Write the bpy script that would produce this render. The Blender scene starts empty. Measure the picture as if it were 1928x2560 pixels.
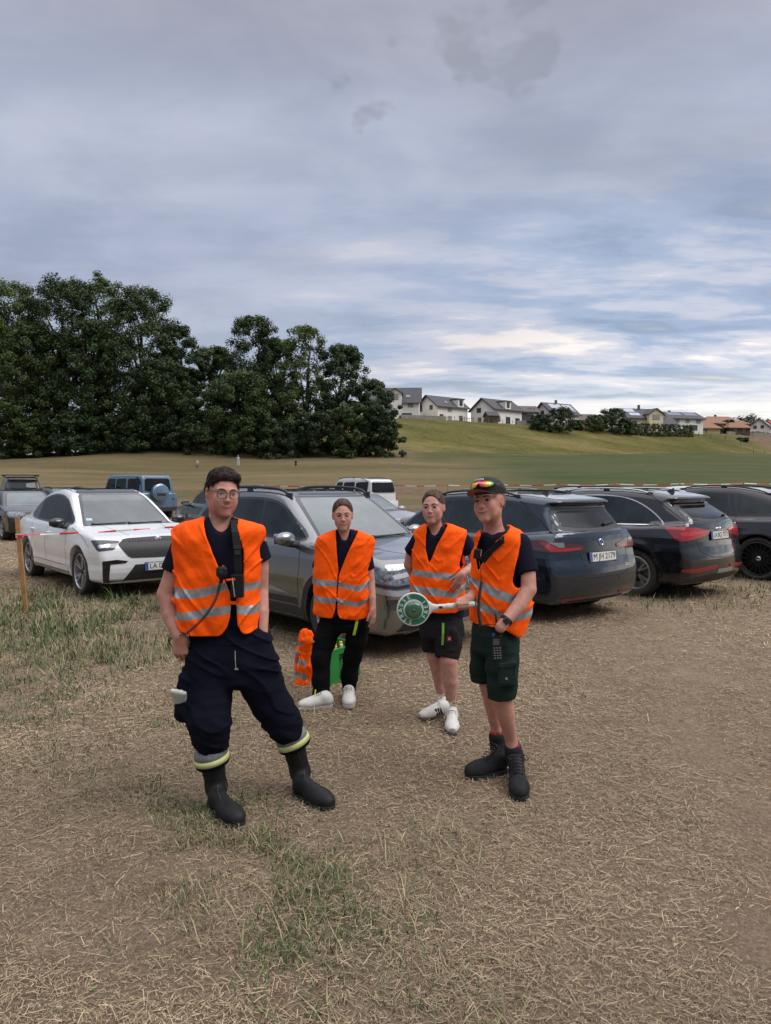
import bpy, bmesh, math, random
import numpy as np
from mathutils import Vector, Matrix
from mathutils.geometry import delaunay_2d_cdt

# ------------------------------------------------------------------ camera, world, sun
S = bpy.context.scene
F_PX, CAM_H, HZ = 1706.0, 1.683, 1210.0           # focal length in photo pixels, lens height, horizon row
PITCH = math.atan((1280 - HZ) / F_PX)
cam_d = bpy.data.cameras.new('camera'); cam = bpy.data.objects.new('camera', cam_d)
S.collection.objects.link(cam); S.camera = cam
cam_d.sensor_fit = 'HORIZONTAL'; cam_d.sensor_width = 36.0; cam_d.lens = 36.0 * F_PX / 1928.0
cam_d.clip_start = 0.05; cam_d.clip_end = 6000
cam.location = (0, 0, CAM_H); cam.rotation_euler = (math.radians(90) - PITCH, 0, 0)

S.view_settings.view_transform = 'Standard'; S.view_settings.look = 'None'
S.view_settings.gamma = 1.0; S.view_settings.use_curve_mapping = False
S.view_settings.exposure = 0.5

SUN_EL, SUN_AZ = math.radians(52), math.radians(105)   # azimuth clockwise from +Y
sun_d = bpy.data.lights.new('sun', 'SUN'); sun_d.energy = 1.5; sun_d.angle = math.radians(40)
sun_d.color = (1.0, 0.95, 0.90)
sun = bpy.data.objects.new('sun', sun_d); S.collection.objects.link(sun)
sdir = Vector((math.sin(SUN_AZ) * math.cos(SUN_EL), math.cos(SUN_AZ) * math.cos(SUN_EL), math.sin(SUN_EL)))
sun.rotation_euler = sdir.to_track_quat('Z', 'Y').to_euler()

def build_world():
    w = bpy.data.worlds.new('World'); S.world = w; w.use_nodes = True
    nt = w.node_tree; N = nt.nodes; L = nt.links; N.clear()
    def nd(t, **k):
        n = N.new(t)
        for a, b in k.items(): setattr(n, a, b)
        return n
    def math_(op, a, b=None, c=None, clamp=False):
        n = nd('ShaderNodeMath', operation=op, use_clamp=clamp)
        for i, v in enumerate((a, b, c)):
            if v is None: continue
            if isinstance(v, (int, float)): n.inputs[i].default_value = v
            else: L.new(v, n.inputs[i])
        return n.outputs[0]
    def ramp(fac, stops, interp='EASE'):
        n = nd('ShaderNodeValToRGB'); n.color_ramp.interpolation = interp
        el = n.color_ramp.elements
        while len(el) < len(stops): el.new(0.5)
        for e, (p, c) in zip(el, stops):
            e.position = p; e.color = (*c, 1) if len(c) == 3 else c
        L.new(fac, n.inputs[0]); return n.outputs[0]
    def mix(f, a, b, mode='MIX'):
        n = nd('ShaderNodeMix', data_type='RGBA', blend_type=mode)
        for s, v in ((n.inputs[0], f), (n.inputs[6], a), (n.inputs[7], b)):
            if isinstance(v, (int, float)): s.default_value = v
            elif isinstance(v, tuple): s.default_value = (*v, 1)
            else: L.new(v, s)
        return n.outputs[2]
    tc = nd('ShaderNodeTexCoord').outputs['Generated']
    sep = nd('ShaderNodeSeparateXYZ'); L.new(tc, sep.inputs[0])
    dx, dy, dz = sep.outputs
    zc = math_('MAXIMUM', dz, 0.0)
    den = math_('ADD', zc, 0.11)
    cx = math_('DIVIDE', dx, den); cy = math_('DIVIDE', dy, den)
    comb = nd('ShaderNodeCombineXYZ'); L.new(cx, comb.inputs[0]); L.new(cy, comb.inputs[1])
    def noise(vec, scale, detail, rough, sx=1, sy=1, off=(0, 0, 0), dist=0.0):
        m = nd('ShaderNodeMapping'); m.inputs['Scale'].default_value = (sx, sy, 1); m.inputs['Location'].default_value = off
        L.new(vec, m.inputs[0])
        n = nd('ShaderNodeTexNoise'); n.inputs['Scale'].default_value = scale; n.inputs['Detail'].default_value = detail
        n.inputs['Roughness'].default_value = rough; n.inputs['Distortion'].default_value = dist
        L.new(m.outputs[0], n.inputs['Vector']); return n.outputs['Fac']
    pc = comb.outputs[0]
    n1 = noise(pc, 0.55, 3, 0.5, 1.0, 1.5, (3.1, 1.7, 0), 0.3)      # broad banks
    n2 = noise(pc, 1.5, 7, 0.60, 0.7, 1.5, (7.3, 2.2, 0), 0.12)     # streaks
    n3 = noise(pc, 2.2, 5, 0.55, 1.2, 1.6, (1.4, 9.0, 0), 0.2)
    # elevation colour of the cloud deck (display-linear), brightened overhead as added fill light
    base = ramp(zc, [(0.0, (0.80, 0.78, 0.78)), (0.07, (0.66, 0.70, 0.78)), (0.16, (0.40, 0.46, 0.58)), (0.30, (0.385, 0.440, 0.585)),
                     (0.44, (0.43, 0.48, 0.61)), (0.56, (0.375, 0.395, 0.49)), (0.70, (1.35, 1.38, 1.48)), (1.0, (1.85, 1.87, 1.97))])
    b2 = ramp(n1, [(0.34, (0.84, 0.83, 0.83)), (0.52, (1.0, 1.0, 1.0)), (0.68, (1.18, 1.14, 1.09))])
    c = mix(1.0, base, b2, 'MULTIPLY')
    b3 = ramp(n3, [(0.3, (0.88, 0.89, 0.91)), (0.7, (1.10, 1.08, 1.06))])
    c = mix(1.0, c, b3, 'MULTIPLY')
    # brighter streaked lower right part of the sky with blue gaps
    az = math_('MULTIPLY_ADD', dx, 1.7, 0.50, clamp=True)
    low = ramp(zc, [(0.0, (1, 1, 1)), (0.14, (0.95,) * 3), (0.28, (0.62,) * 3), (0.44, (0, 0, 0))])
    streak_amt = math_('MULTIPLY', az, low)
    sky = nd('ShaderNodeTexSky', sky_type='NISHITA'); sky.sun_disc = False
    sky.sun_elevation = math.radians(12); sky.sun_rotation = math.radians(40); sky.air_density = 1.0; sky.dust_density = 2.0
    skc = mix(1.0, sky.outputs[0], (0.05, 0.052, 0.055), 'MULTIPLY')
    skc = mix(0.72, skc, (0.27, 0.42, 0.62))
    st = ramp(n2, [(0.36, (0.25, 0.36, 0.56)), (0.455, (0.42, 0.53, 0.73)), (0.55, (0.70, 0.73, 0.84)), (0.66, (1.18, 1.08, 1.0))])
    gap = ramp(n2, [(0.30, (1, 1, 1)), (0.44, (0, 0, 0))])
    st = mix(gap, st, skc)
    c = mix(math_('MULTIPLY', streak_amt, 1.0), c, st)
    # bright band above the horizon, strongest to the right
    band = ramp(zc, [(0.0, (1, 1, 1)), (0.075, (0.95,) * 3), (0.125, (0.28,) * 3), (0.17, (0, 0, 0))])
    bn = ramp(n2, [(0.34, (0.45,) * 3), (0.48, (1, 1, 1))])
    bf = math_('MULTIPLY', band, math_('MULTIPLY_ADD', dx, 2.2, 0.80, clamp=True))
    bf = math_('MULTIPLY', bf, bn)
    c = mix(bf, c, (1.26, 1.18, 1.05))
    # small dark cloud high up
    dk = noise(pc, 5.5, 3, 0.5, 1.0, 1.0, (0.0, 0.0, 0))
    dist = nd('ShaderNodeVectorMath', operation='DISTANCE'); L.new(pc, dist.inputs[0])
    dist.inputs[1].default_value = (0.125, 1.32, 0)
    dd = math_('ADD', dist.outputs['Value'], math_('MULTIPLY_ADD', dk, 1.25, -0.60))
    dm = ramp(dd, [(0.0, (1, 1, 1)), (0.13, (0, 0, 0))])
    c = mix(math_('MULTIPLY', dm, 0.5), c, (0.27, 0.29, 0.35))
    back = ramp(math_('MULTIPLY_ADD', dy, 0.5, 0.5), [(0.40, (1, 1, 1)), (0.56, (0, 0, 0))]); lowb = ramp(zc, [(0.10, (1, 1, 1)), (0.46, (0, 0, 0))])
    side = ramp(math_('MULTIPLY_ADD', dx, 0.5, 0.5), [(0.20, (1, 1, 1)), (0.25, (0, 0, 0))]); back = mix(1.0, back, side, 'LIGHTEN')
    c = mix(math_('MULTIPLY', math_('MULTIPLY', back, lowb), 0.78), c, (0.10, 0.12, 0.14))  # low sky behind and left darkened, an added mask for dark car reflections
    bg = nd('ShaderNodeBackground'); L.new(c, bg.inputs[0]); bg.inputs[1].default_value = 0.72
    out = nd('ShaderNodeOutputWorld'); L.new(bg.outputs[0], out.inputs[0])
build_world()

# ------------------------------------------------------------------ pixel helpers used only to lay the place out
CP, SP = math.cos(PITCH), math.sin(PITCH)
def ray(px, py):
    a = (px - 964) / F_PX; b = (1280 - py) / F_PX
    return Vector((a, CP + b * SP, -SP + b * CP))
def P(px, py, d):
    """point on the photo ray at distance d along +Y"""
    r = ray(px, py); return Vector((r.x / r.y * d, d, CAM_H + r.z / r.y * d))
def G(px, py, z=0.0):
    r = ray(px, py); t = (z - CAM_H) / r.z; return Vector((r.x * t, r.y * t, z))

# ------------------------------------------------------------------ materials
_mats = {}
def M(name, col, rough=0.6, metal=0.0, var=0.0, scale=8.0, bump=0.0, bscale=60.0, coat=0.0, spec=0.5, col2=None, alpha=1.0, sheen=0.0, detail=4, bdist=0.01):
    if name in _mats: return _mats[name]
    m = bpy.data.materials.new(name); m.use_nodes = True; _mats[name] = m
    nt = m.node_tree; b = nt.nodes['Principled BSDF']
    b.inputs['Base Color'].default_value = (*col, 1); b.inputs['Roughness'].default_value = rough
    b.inputs['Metallic'].default_value = metal; b.inputs['Coat Weight'].default_value = coat
    b.inputs['Coat Roughness'].default_value = 0.03; b.inputs['Specular IOR Level'].default_value = spec
    b.inputs['Sheen Weight'].default_value = sheen
    if alpha < 1: b.inputs['Alpha'].default_value = alpha
    if var > 0 or col2 is not None or bump > 0:
        tc = nt.nodes.new('ShaderNodeTexCoord')
    if var > 0 or col2 is not None:
        n = nt.nodes.new('ShaderNodeTexNoise'); n.inputs['Scale'].default_value = scale; n.inputs['Detail'].default_value = detail
        n.inputs['Roughness'].default_value = 0.6
        nt.links.new(tc.outputs['Object'], n.inputs['Vector'])
        r = nt.nodes.new('ShaderNodeValToRGB'); r.color_ramp.elements[0].position = 0.32; r.color_ramp.elements[1].position = 0.68
        c2 = col2 if col2 is not None else tuple(min(1, c * (1 + var)) for c in col)
        c1 = col if col2 is not None else tuple(c * (1 - var) for c in col)
        r.color_ramp.elements[0].color = (*c1, 1); r.color_ramp.elements[1].color = (*c2, 1)
        nt.links.new(n.outputs['Fac'], r.inputs[0]); nt.links.new(r.outputs[0], b.inputs['Base Color'])
    if bump > 0:
        n = nt.nodes.new('ShaderNodeTexNoise'); n.inputs['Scale'].default_value = bscale; n.inputs['Detail'].default_value = 5
        nt.links.new(tc.outputs['Object'], n.inputs['Vector'])
        bp = nt.nodes.new('ShaderNodeBump'); bp.inputs['Strength'].default_value = bump; bp.inputs['Distance'].default_value = bdist
        nt.links.new(n.outputs['Fac'], bp.inputs['Height']); nt.links.new(bp.outputs[0], b.inputs['Normal'])
    return m

# ------------------------------------------------------------------ objects
def props(o, label=None, cat=None, group=None, kind=None):
    if label: o['label'] = label
    if cat: o['category'] = cat
    if group: o['group'] = group
    if kind: o['kind'] = kind
    return o
def link(o, parent=None):
    S.collection.objects.link(o)
    if parent is not None: o.parent = parent
    return o
def empty(name, loc=(0, 0, 0), rz=0.0, **k):
    o = bpy.data.objects.new(name, None); link(o); o.location = loc; o.rotation_euler = (0, 0, rz)
    o.empty_display_size = 0.2
    return props(o, **k)
def mesh(name, v, f, mat=None, parent=None, smooth=True, origin=None, normals=None, loc=None):
    """v Nx3, f list or NxK array; coordinates local to the parent (origin = world point to subtract)"""
    v = np.asarray(v, dtype=np.float64).reshape(-1, 3)
    if origin is not None: v = v - np.array(origin)
    me = bpy.data.meshes.new(name)
    if isinstance(f, np.ndarray):
        n, k = f.shape
        me.vertices.add(len(v)); me.vertices.foreach_set('co', v.astype(np.float32).ravel())
        me.loops.add(n * k); me.loops.foreach_set('vertex_index', f.astype(np.int32).ravel())
        me.polygons.add(n); me.polygons.foreach_set('loop_start', np.arange(0, n * k, k, dtype=np.int32))
        me.polygons.foreach_set('loop_total', np.full(n, k, dtype=np.int32))
        me.update(calc_edges=True)
    else:
        me.from_pydata([tuple(a) for a in v], [], f); me.update()
    if smooth: me.polygons.foreach_set('use_smooth', np.ones(len(me.polygons), dtype=bool))
    if normals is not None: me.normals_split_custom_set_from_vertices([tuple(a) for a in normals])
    if mat is not None:
        for mm in (mat if isinstance(mat, (list, tuple)) else [mat]): me.materials.append(mm)
    o = bpy.data.objects.new(name, me); link(o, parent)
    if loc is not None: o.location = loc
    return o
class MB:
    """collects simple solids into one mesh"""
    def __init__(s): s.v = []; s.f = []
    def add(s, v, f):
        n = len(s.v); s.v += [tuple(a) for a in v]; s.f += [tuple(i + n for i in q) for q in f]; return s
    def box(s, c, d, m=None, b=0.0):
        x, y, z = (a / 2 for a in d)
        vs = [Vector((sx * x, sy * y, sz * z)) for sx in (-1, 1) for sy in (-1, 1) for sz in (-1, 1)]
        if m is not None: vs = [m @ v for v in vs]
        vs = [v + Vector(c) for v in vs]
        return s.add(vs, [(0, 1, 3, 2), (4, 6, 7, 5), (0, 4, 5, 1), (2, 3, 7, 6), (0, 2, 6, 4), (1, 5, 7, 3)])
    def prism(s, poly, a, b, ax=1):
        """poly 2D extruded along axis ax from a to b; poly coords are the other two axes in order"""
        n = len(poly); vs = []
        for t in (a, b):
            for p in poly:
                q = list(p); q.insert(ax, t); vs.append(q)
        return s.add(vs, [tuple(range(n))[::-1], tuple(range(n, 2 * n))] + [(i, (i + 1) % n, (i + 1) % n + n, i + n) for i in range(n)])
    def tube(s, pts, r, n=8, cap=True):
        pts = [Vector(p) for p in pts]; rr = r if isinstance(r, (list, tuple)) else [r] * len(pts)
        base = len(s.v); up = Vector((0, 0, 1)); px = None
        for i, p in enumerate(pts):
            t = (pts[min(i + 1, len(pts) - 1)] - pts[max(i - 1, 0)]).normalized()
            if px is None:
                px = t.cross(up)
                if px.length < 1e-3: px = t.cross(Vector((1, 0, 0)))
            px = (px - t * px.dot(t)).normalized(); py = t.cross(px)
            for k in range(n):
                a = 2 * math.pi * k / n; s.v.append(tuple(p + (px * math.cos(a) + py * math.sin(a)) * rr[i]))
        for i in range(len(pts) - 1):
            for k in range(n):
                a = base + i * n + k; b = base + i * n + (k + 1) % n
                s.f.append((a, b, b + n, a + n))
        if cap:
            s.f.append(tuple(base + k for k in range(n))[::-1]); e = base + (len(pts) - 1) * n
            s.f.append(tuple(e + k for k in range(n)))
        return s
    def lathe(s, prof, c=(0, 0, 0), n=24, m=None):
        """prof: (r, h) pairs revolved about the local Z (then matrix m, then shift c)"""
        vs = []; k = len(prof)
        for i in range(n):
            a = 2 * math.pi * i / n
            for r, h in prof:
                q = Vector((r * math.cos(a), r * math.sin(a), h)); vs.append((m @ q if m is not None else q) + Vector(c))
        fs = []
        for i in range(n):
            j = (i + 1) % n
            for t in range(k - 1): fs.append((i * k + t, j * k + t, j * k + t + 1, i * k + t + 1))
        return s.add(vs, fs)
    def obj(s, name, mat, parent=None, smooth=False, origin=None, loc=None):
        return mesh(name, s.v, s.f, mat, parent, smooth, origin, loc=loc)
def bevel(o, w=0.005, seg=2):
    m = o.modifiers.new('bevel', 'BEVEL'); m.width = w; m.segments = seg; m.limit_method = 'ANGLE'; return o
def text_mesh(txt, size, ext=0.001):
    c = bpy.data.curves.new('txt', 'FONT'); c.body = txt; c.size = size; c.align_x = 'CENTER'; c.align_y = 'CENTER'; c.extrude = ext
    c.resolution_u = 2; o = bpy.data.objects.new('txt', c)
    me = bpy.data.meshes.new_from_object(o)
    v = [tuple(a.co) for a in me.vertices]; f = [tuple(p.vertices) for p in me.polygons]
    bpy.data.objects.remove(o); bpy.data.curves.remove(c); bpy.data.meshes.remove(me)
    return v, f

# ------------------------------------------------------------------ noise and distance fields
_rs = np.random.RandomState(5); _LAT = _rs.rand(32, 32, 32).astype(np.float32)
def vnoise(x, y, z, s=1.0, seed=0):
    """smooth value noise in -1..1"""
    x = x * s + seed * 7.31; y = y * s + seed * 3.17; z = z * s + seed * 1.93
    x, y, z = np.broadcast_arrays(x, y, z)
    xi = np.floor(x).astype(np.int32); yi = np.floor(y).astype(np.int32); zi = np.floor(z).astype(np.int32)
    fx = x - xi; fy = y - yi; fz = z - zi
    fx = fx * fx * (3 - 2 * fx); fy = fy * fy * (3 - 2 * fy); fz = fz * fz * (3 - 2 * fz)
    r = 0
    for i in (0, 1):
        for j in (0, 1):
            for k in (0, 1):
                r = r + _LAT[(xi + i) & 31, (yi + j) & 31, (zi + k) & 31] * (fx if i else 1 - fx) * (fy if j else 1 - fy) * (fz if k else 1 - fz)
    return r * 2 - 1
def smin(a, b, k):
    if k <= 0: return np.minimum(a, b)
    h = np.maximum(k - np.abs(a - b), 0) / k
    return np.minimum(a, b) - h * h * k * 0.25
def smax(a, b, k): return -smin(-a, -b, k)
def poly_sdf(pts, X, Y):
    pts = np.asarray(pts, float); n = len(pts); d = np.full(X.shape, 1e9); s = np.ones(X.shape)
    for i in range(n):
        a = pts[i]; b = pts[i - 1]; e = b - a
        wx = X - a[0]; wy = Y - a[1]
        t = np.clip((wx * e[0] + wy * e[1]) / (e @ e + 1e-12), 0, 1)
        bx = wx - e[0] * t; by = wy - e[1] * t; d = np.minimum(d, bx * bx + by * by)
        c1 = Y >= a[1]; c2 = Y < b[1]; c3 = e[0] * wy > e[1] * wx
        flip = (c1 & c2 & c3) | (~c1 & ~c2 & ~c3); s = np.where(flip, -s, s)
    return s * np.sqrt(d)
class Samp2:
    """polygon distance sampled on a grid, bilinear lookup"""
    def __init__(s, pts, res=0.01, pad=0.6):
        pts = np.asarray(pts, float); s.lo = pts.min(0) - pad; s.res = res
        n = np.ceil((pts.max(0) + pad - s.lo) / res).astype(int) + 2
        X, Y = np.meshgrid(s.lo[0] + np.arange(n[0]) * res, s.lo[1] + np.arange(n[1]) * res, indexing='ij')
        s.g = poly_sdf(pts, X, Y).astype(np.float32); s.n = n
    def __call__(s, x, y):
        a = np.clip((x - s.lo[0]) / s.res, 0, s.n[0] - 1.001); b = np.clip((y - s.lo[1]) / s.res, 0, s.n[1] - 1.001)
        i = a.astype(int); j = b.astype(int); a = a - i; b = b - j; g = s.g
        return (g[i, j] * (1 - a) + g[i + 1, j] * a) * (1 - b) + (g[i, j + 1] * (1 - a) + g[i + 1, j + 1] * a) * b
def chaikin(pts, n=2, closed=True, keep=0.25):
    pts = [np.array(p, float) for p in pts]
    for _ in range(n):
        q = []; m = len(pts)
        rng = range(m) if closed else range(m - 1)
        if not closed: q.append(pts[0])
        for i in rng:
            a, b = pts[i], pts[(i + 1) % m]; q.append(a * (1 - keep) + b * keep); q.append(a * keep + b * (1 - keep))
        if not closed: q.append(pts[-1])
        pts = q
    return pts
def surface(V, xs, ys, zs):
    """surface nets over a rectilinear grid; returns verts, quads"""
    V = V.astype(np.float32); Sg = V < 0
    c = np.zeros((V.shape[0] - 1, V.shape[1] - 1, V.shape[2] - 1), np.int8)
    for i in (0, 1):
        for j in (0, 1):
            for k in (0, 1):
                c += Sg[i:V.shape[0] - 1 + i, j:V.shape[1] - 1 + j, k:V.shape[2] - 1 + k]
    act = np.argwhere((c > 0) & (c < 8)); idx = np.full(c.shape, -1, np.int32)
    idx[act[:, 0], act[:, 1], act[:, 2]] = np.arange(len(act))
    co = (xs, ys, zs); I = act
    cor = {}
    for i in (0, 1):
        for j in (0, 1):
            for k in (0, 1): cor[i, j, k] = V[I[:, 0] + i, I[:, 1] + j, I[:, 2] + k]
    acc = np.zeros((len(I), 3)); cnt = np.zeros(len(I))
    for ax in range(3):
        for p in (0, 1):
            for q in (0, 1):
                a = [0, 0, 0]; o = [t for t in range(3) if t != ax]; a[o[0]] = p; a[o[1]] = q; b = list(a); b[ax] = 1
                va, vb = cor[tuple(a)], cor[tuple(b)]; m = (va < 0) != (vb < 0)
                t = np.where(m, va / np.where(m, va - vb, 1), 0)
                pos = np.zeros((len(I), 3)); pos[:, o[0]] = p; pos[:, o[1]] = q; pos[:, ax] = t
                acc += pos * m[:, None]; cnt += m
    u = acc / np.maximum(cnt, 1)[:, None]
    v = np.stack([co[a][I[:, a]] * (1 - u[:, a]) + co[a][I[:, a] + 1] * u[:, a] for a in range(3)], 1)
    quads = []
    for ax in range(3):
        o = [(1, 2), (2, 0), (0, 1)][ax]
        sl0 = [slice(None)] * 3; sl1 = [slice(None)] * 3; sl0[ax] = slice(0, -1); sl1[ax] = slice(1, None)
        A = Sg[tuple(sl0)]; B = Sg[tuple(sl1)]; E = np.argwhere(A != B)
        E = E[(E[:, o[0]] > 0) & (E[:, o[1]] > 0) & (E[:, o[0]] < V.shape[o[0]] - 1) & (E[:, o[1]] < V.shape[o[1]] - 1)]
        ins = A[E[:, 0], E[:, 1], E[:, 2]]
        def cell(da, db):
            q = E.copy(); q[:, o[0]] -= da; q[:, o[1]] -= db; return idx[q[:, 0], q[:, 1], q[:, 2]]
        q = np.stack([cell(1, 1), cell(0, 1), cell(0, 0), cell(1, 0)], 1)
        q[~ins] = q[~ins][:, ::-1]; quads.append(q)
    return v, np.concatenate(quads)
class Field:
    """a distance field on a rectilinear grid built from blended primitives"""
    def __init__(s, lo, hi, h, fine=()):
        ax = []
        for a in range(3):
            t = [lo[a]]
            while t[-1] < hi[a]:
                st = h
                for fl, fh, hf in fine:
                    if fl[a] - h < t[-1] < fh[a]: st = min(st, hf)
                t.append(t[-1] + st)
            ax.append(np.array(t, np.float32))
        s.ax = ax; s.V = np.full([len(a) for a in ax], 0.5, np.float32)
    def _sl(s, lo, hi):
        r = []
        for a in range(3):
            i = np.searchsorted(s.ax[a], lo[a]); j = np.searchsorted(s.ax[a], hi[a]); r.append((max(i, 0), max(j, i)))
        return r
    def put(s, fn, lo, hi, k=0.01, op='add'):
        r = s._sl(lo, hi); sl = tuple(slice(i, j) for i, j in r)
        if any(j <= i for i, j in r): return
        x, y, z = (s.ax[a][r[a][0]:r[a][1]] for a in range(3))
        d = fn(x[:, None, None], y[None, :, None], z[None, None, :])
        v = s.V[sl]
        s.V[sl] = smin(v, d, k) if op == 'add' else (smax(v, -d, k) if op == 'sub' else smax(v, d, k))
    def cone(s, a, b, ra, rb, k=0.01, op='add', flat=None):
        """tapered capsule; flat=(axis unit vector, factor) squashes it along an axis"""
        a = np.array(a, float); b = np.array(b, float); R = max(ra, rb); fl = 1.0
        if flat is not None: R = R * max(1, flat[1])
        pad = R + max(k, 0.02) + 0.015
        lo = np.minimum(a, b) - pad; hi = np.maximum(a, b) + pad
        ab = b - a; L2 = float(ab @ ab) + 1e-12
        def fn(x, y, z):
            px, py, pz = x - a[0], y - a[1], z - a[2]
            t = np.clip((px * ab[0] + py * ab[1] + pz * ab[2]) / L2, 0, 1)
            qx, qy, qz = px - t * ab[0], py - t * ab[1], pz - t * ab[2]
            if flat is not None:
                n, f = flat; dn = qx * n[0] + qy * n[1] + qz * n[2]; g = (1 / f - 1) * dn
                qx, qy, qz = qx + g * n[0], qy + g * n[1], qz + g * n[2]
                return (np.sqrt(qx * qx + qy * qy + qz * qz) - (ra + (rb - ra) * t)) * min(1, f)
            return np.sqrt(qx * qx + qy * qy + qz * qz) - (ra + (rb - ra) * t)
        s.put(fn, lo, hi, k, op)
    def ell(s, c, r, m=None, k=0.01, op='add'):
        """ellipsoid, radii r, rotation matrix m (columns = axes)"""
        c = np.array(c, float); Rm = np.array(m if m is not None else np.eye(3), float); R = max(r) + max(k, 0.02) + 0.015
        def fn(x, y, z):
            px, py, pz = x - c[0], y - c[1], z - c[2]; q = 0; g = 0
            for i in range(3):
                u = (px * Rm[0, i] + py * Rm[1, i] + pz * Rm[2, i]); q = q + (u / r[i]) ** 2; g = g + (u / r[i] ** 2) ** 2
            q = np.sqrt(q); return q * (q - 1) / np.maximum(np.sqrt(g), 1e-4)
        s.put(fn, c - R, c + R, k, op)
    def chain(s, pts, rs, k=0.02, **kw):
        for i in range(len(pts) - 1): s.cone(pts[i], pts[i + 1], rs[i], rs[i + 1], k, **kw)
    def mesh(s): return surface(s.V, *s.ax)
    def obj(s, name, mat, parent, origin, smooth_it=0):
        v, f = s.mesh()
        if smooth_it: v = relax(v, f, smooth_it)
        return mesh(name, v, f, mat, parent, True, origin)
def relax(v, f, n):
    e = np.concatenate([f[:, [0, 1]], f[:, [1, 2]], f[:, [2, 3]], f[:, [3, 0]]])
    for _ in range(n):
        acc = np.zeros_like(v); cnt = np.zeros(len(v))
        for a in range(3): acc[:, a] = np.bincount(e[:, 0], v[e[:, 1], a], len(v)) + np.bincount(e[:, 1], v[e[:, 0], a], len(v))
        cnt = np.bincount(e[:, 0], minlength=len(v)) + np.bincount(e[:, 1], minlength=len(v))
        v = v * 0.5 + 0.5 * acc / cnt[:, None]
    return v
# ------------------------------------------------------------------ terrain
def sstep(a, b, x):
    t = np.clip((x - a) / (b - a), 0, 1); return t * t * (3 - 2 * t)
def base_h(y):
    return np.interp(y, [-60, 18, 30, 45, 65, 90, 117, 150, 185, 300, 900, 4000], [0, 0, .12, .55, 1.65, 3.7, 6.9, 7.1, 9.2, 11, 13, 13])
def line_d(x, y, a, b):
    a = np.array(a, float); b = np.array(b, float); t = (b - a) / np.linalg.norm(b - a)
    return -(t[1] * (x - a[0]) - t[0] * (y - a[1]))
def hgt(x, y):
    x = np.asarray(x, float); y = np.asarray(y, float)
    r = np.hypot(x, y); b = base_h(y)
    d1 = line_d(x, y, (3.7, 121), (98, 186)); d2 = -line_d(x, y, (1.5, 168), (141, 236))
    t = np.clip(d1 / np.maximum(d1 + np.maximum(d2, 0), 1e-3), 0, 1); t = np.where(d1 <= 0, 0, np.where(d2 <= 0, 1, t))
    t = 0.75 * t + 0.25 * sstep(0, 1, t)
    lf = sstep(-60, -8, x)
    h = b + (17.9 - b) * t * lf
    h = h + vnoise(x, y, 0.0, 0.05, 1) * 0.35 * sstep(30, 90, y) + vnoise(x, y, 0.0, 0.21, 3) * 0.10 * sstep(100, 130, y)
    near = 1 - sstep(18, 40, r)
    h = h + near * (vnoise(x, y, 0.0, 0.8, 2) * 0.012 + vnoise(x, y, 0.0, 3.1, 4) * 0.008) - 0.006
    return h
def TZ(x, y): return float(hgt(x, y))
def PT(px, d, row=None):
    """ground point at photo column px and distance d"""
    p = P(px, 1210, d); return Vector((p.x, d, TZ(p.x, d)))

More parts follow.
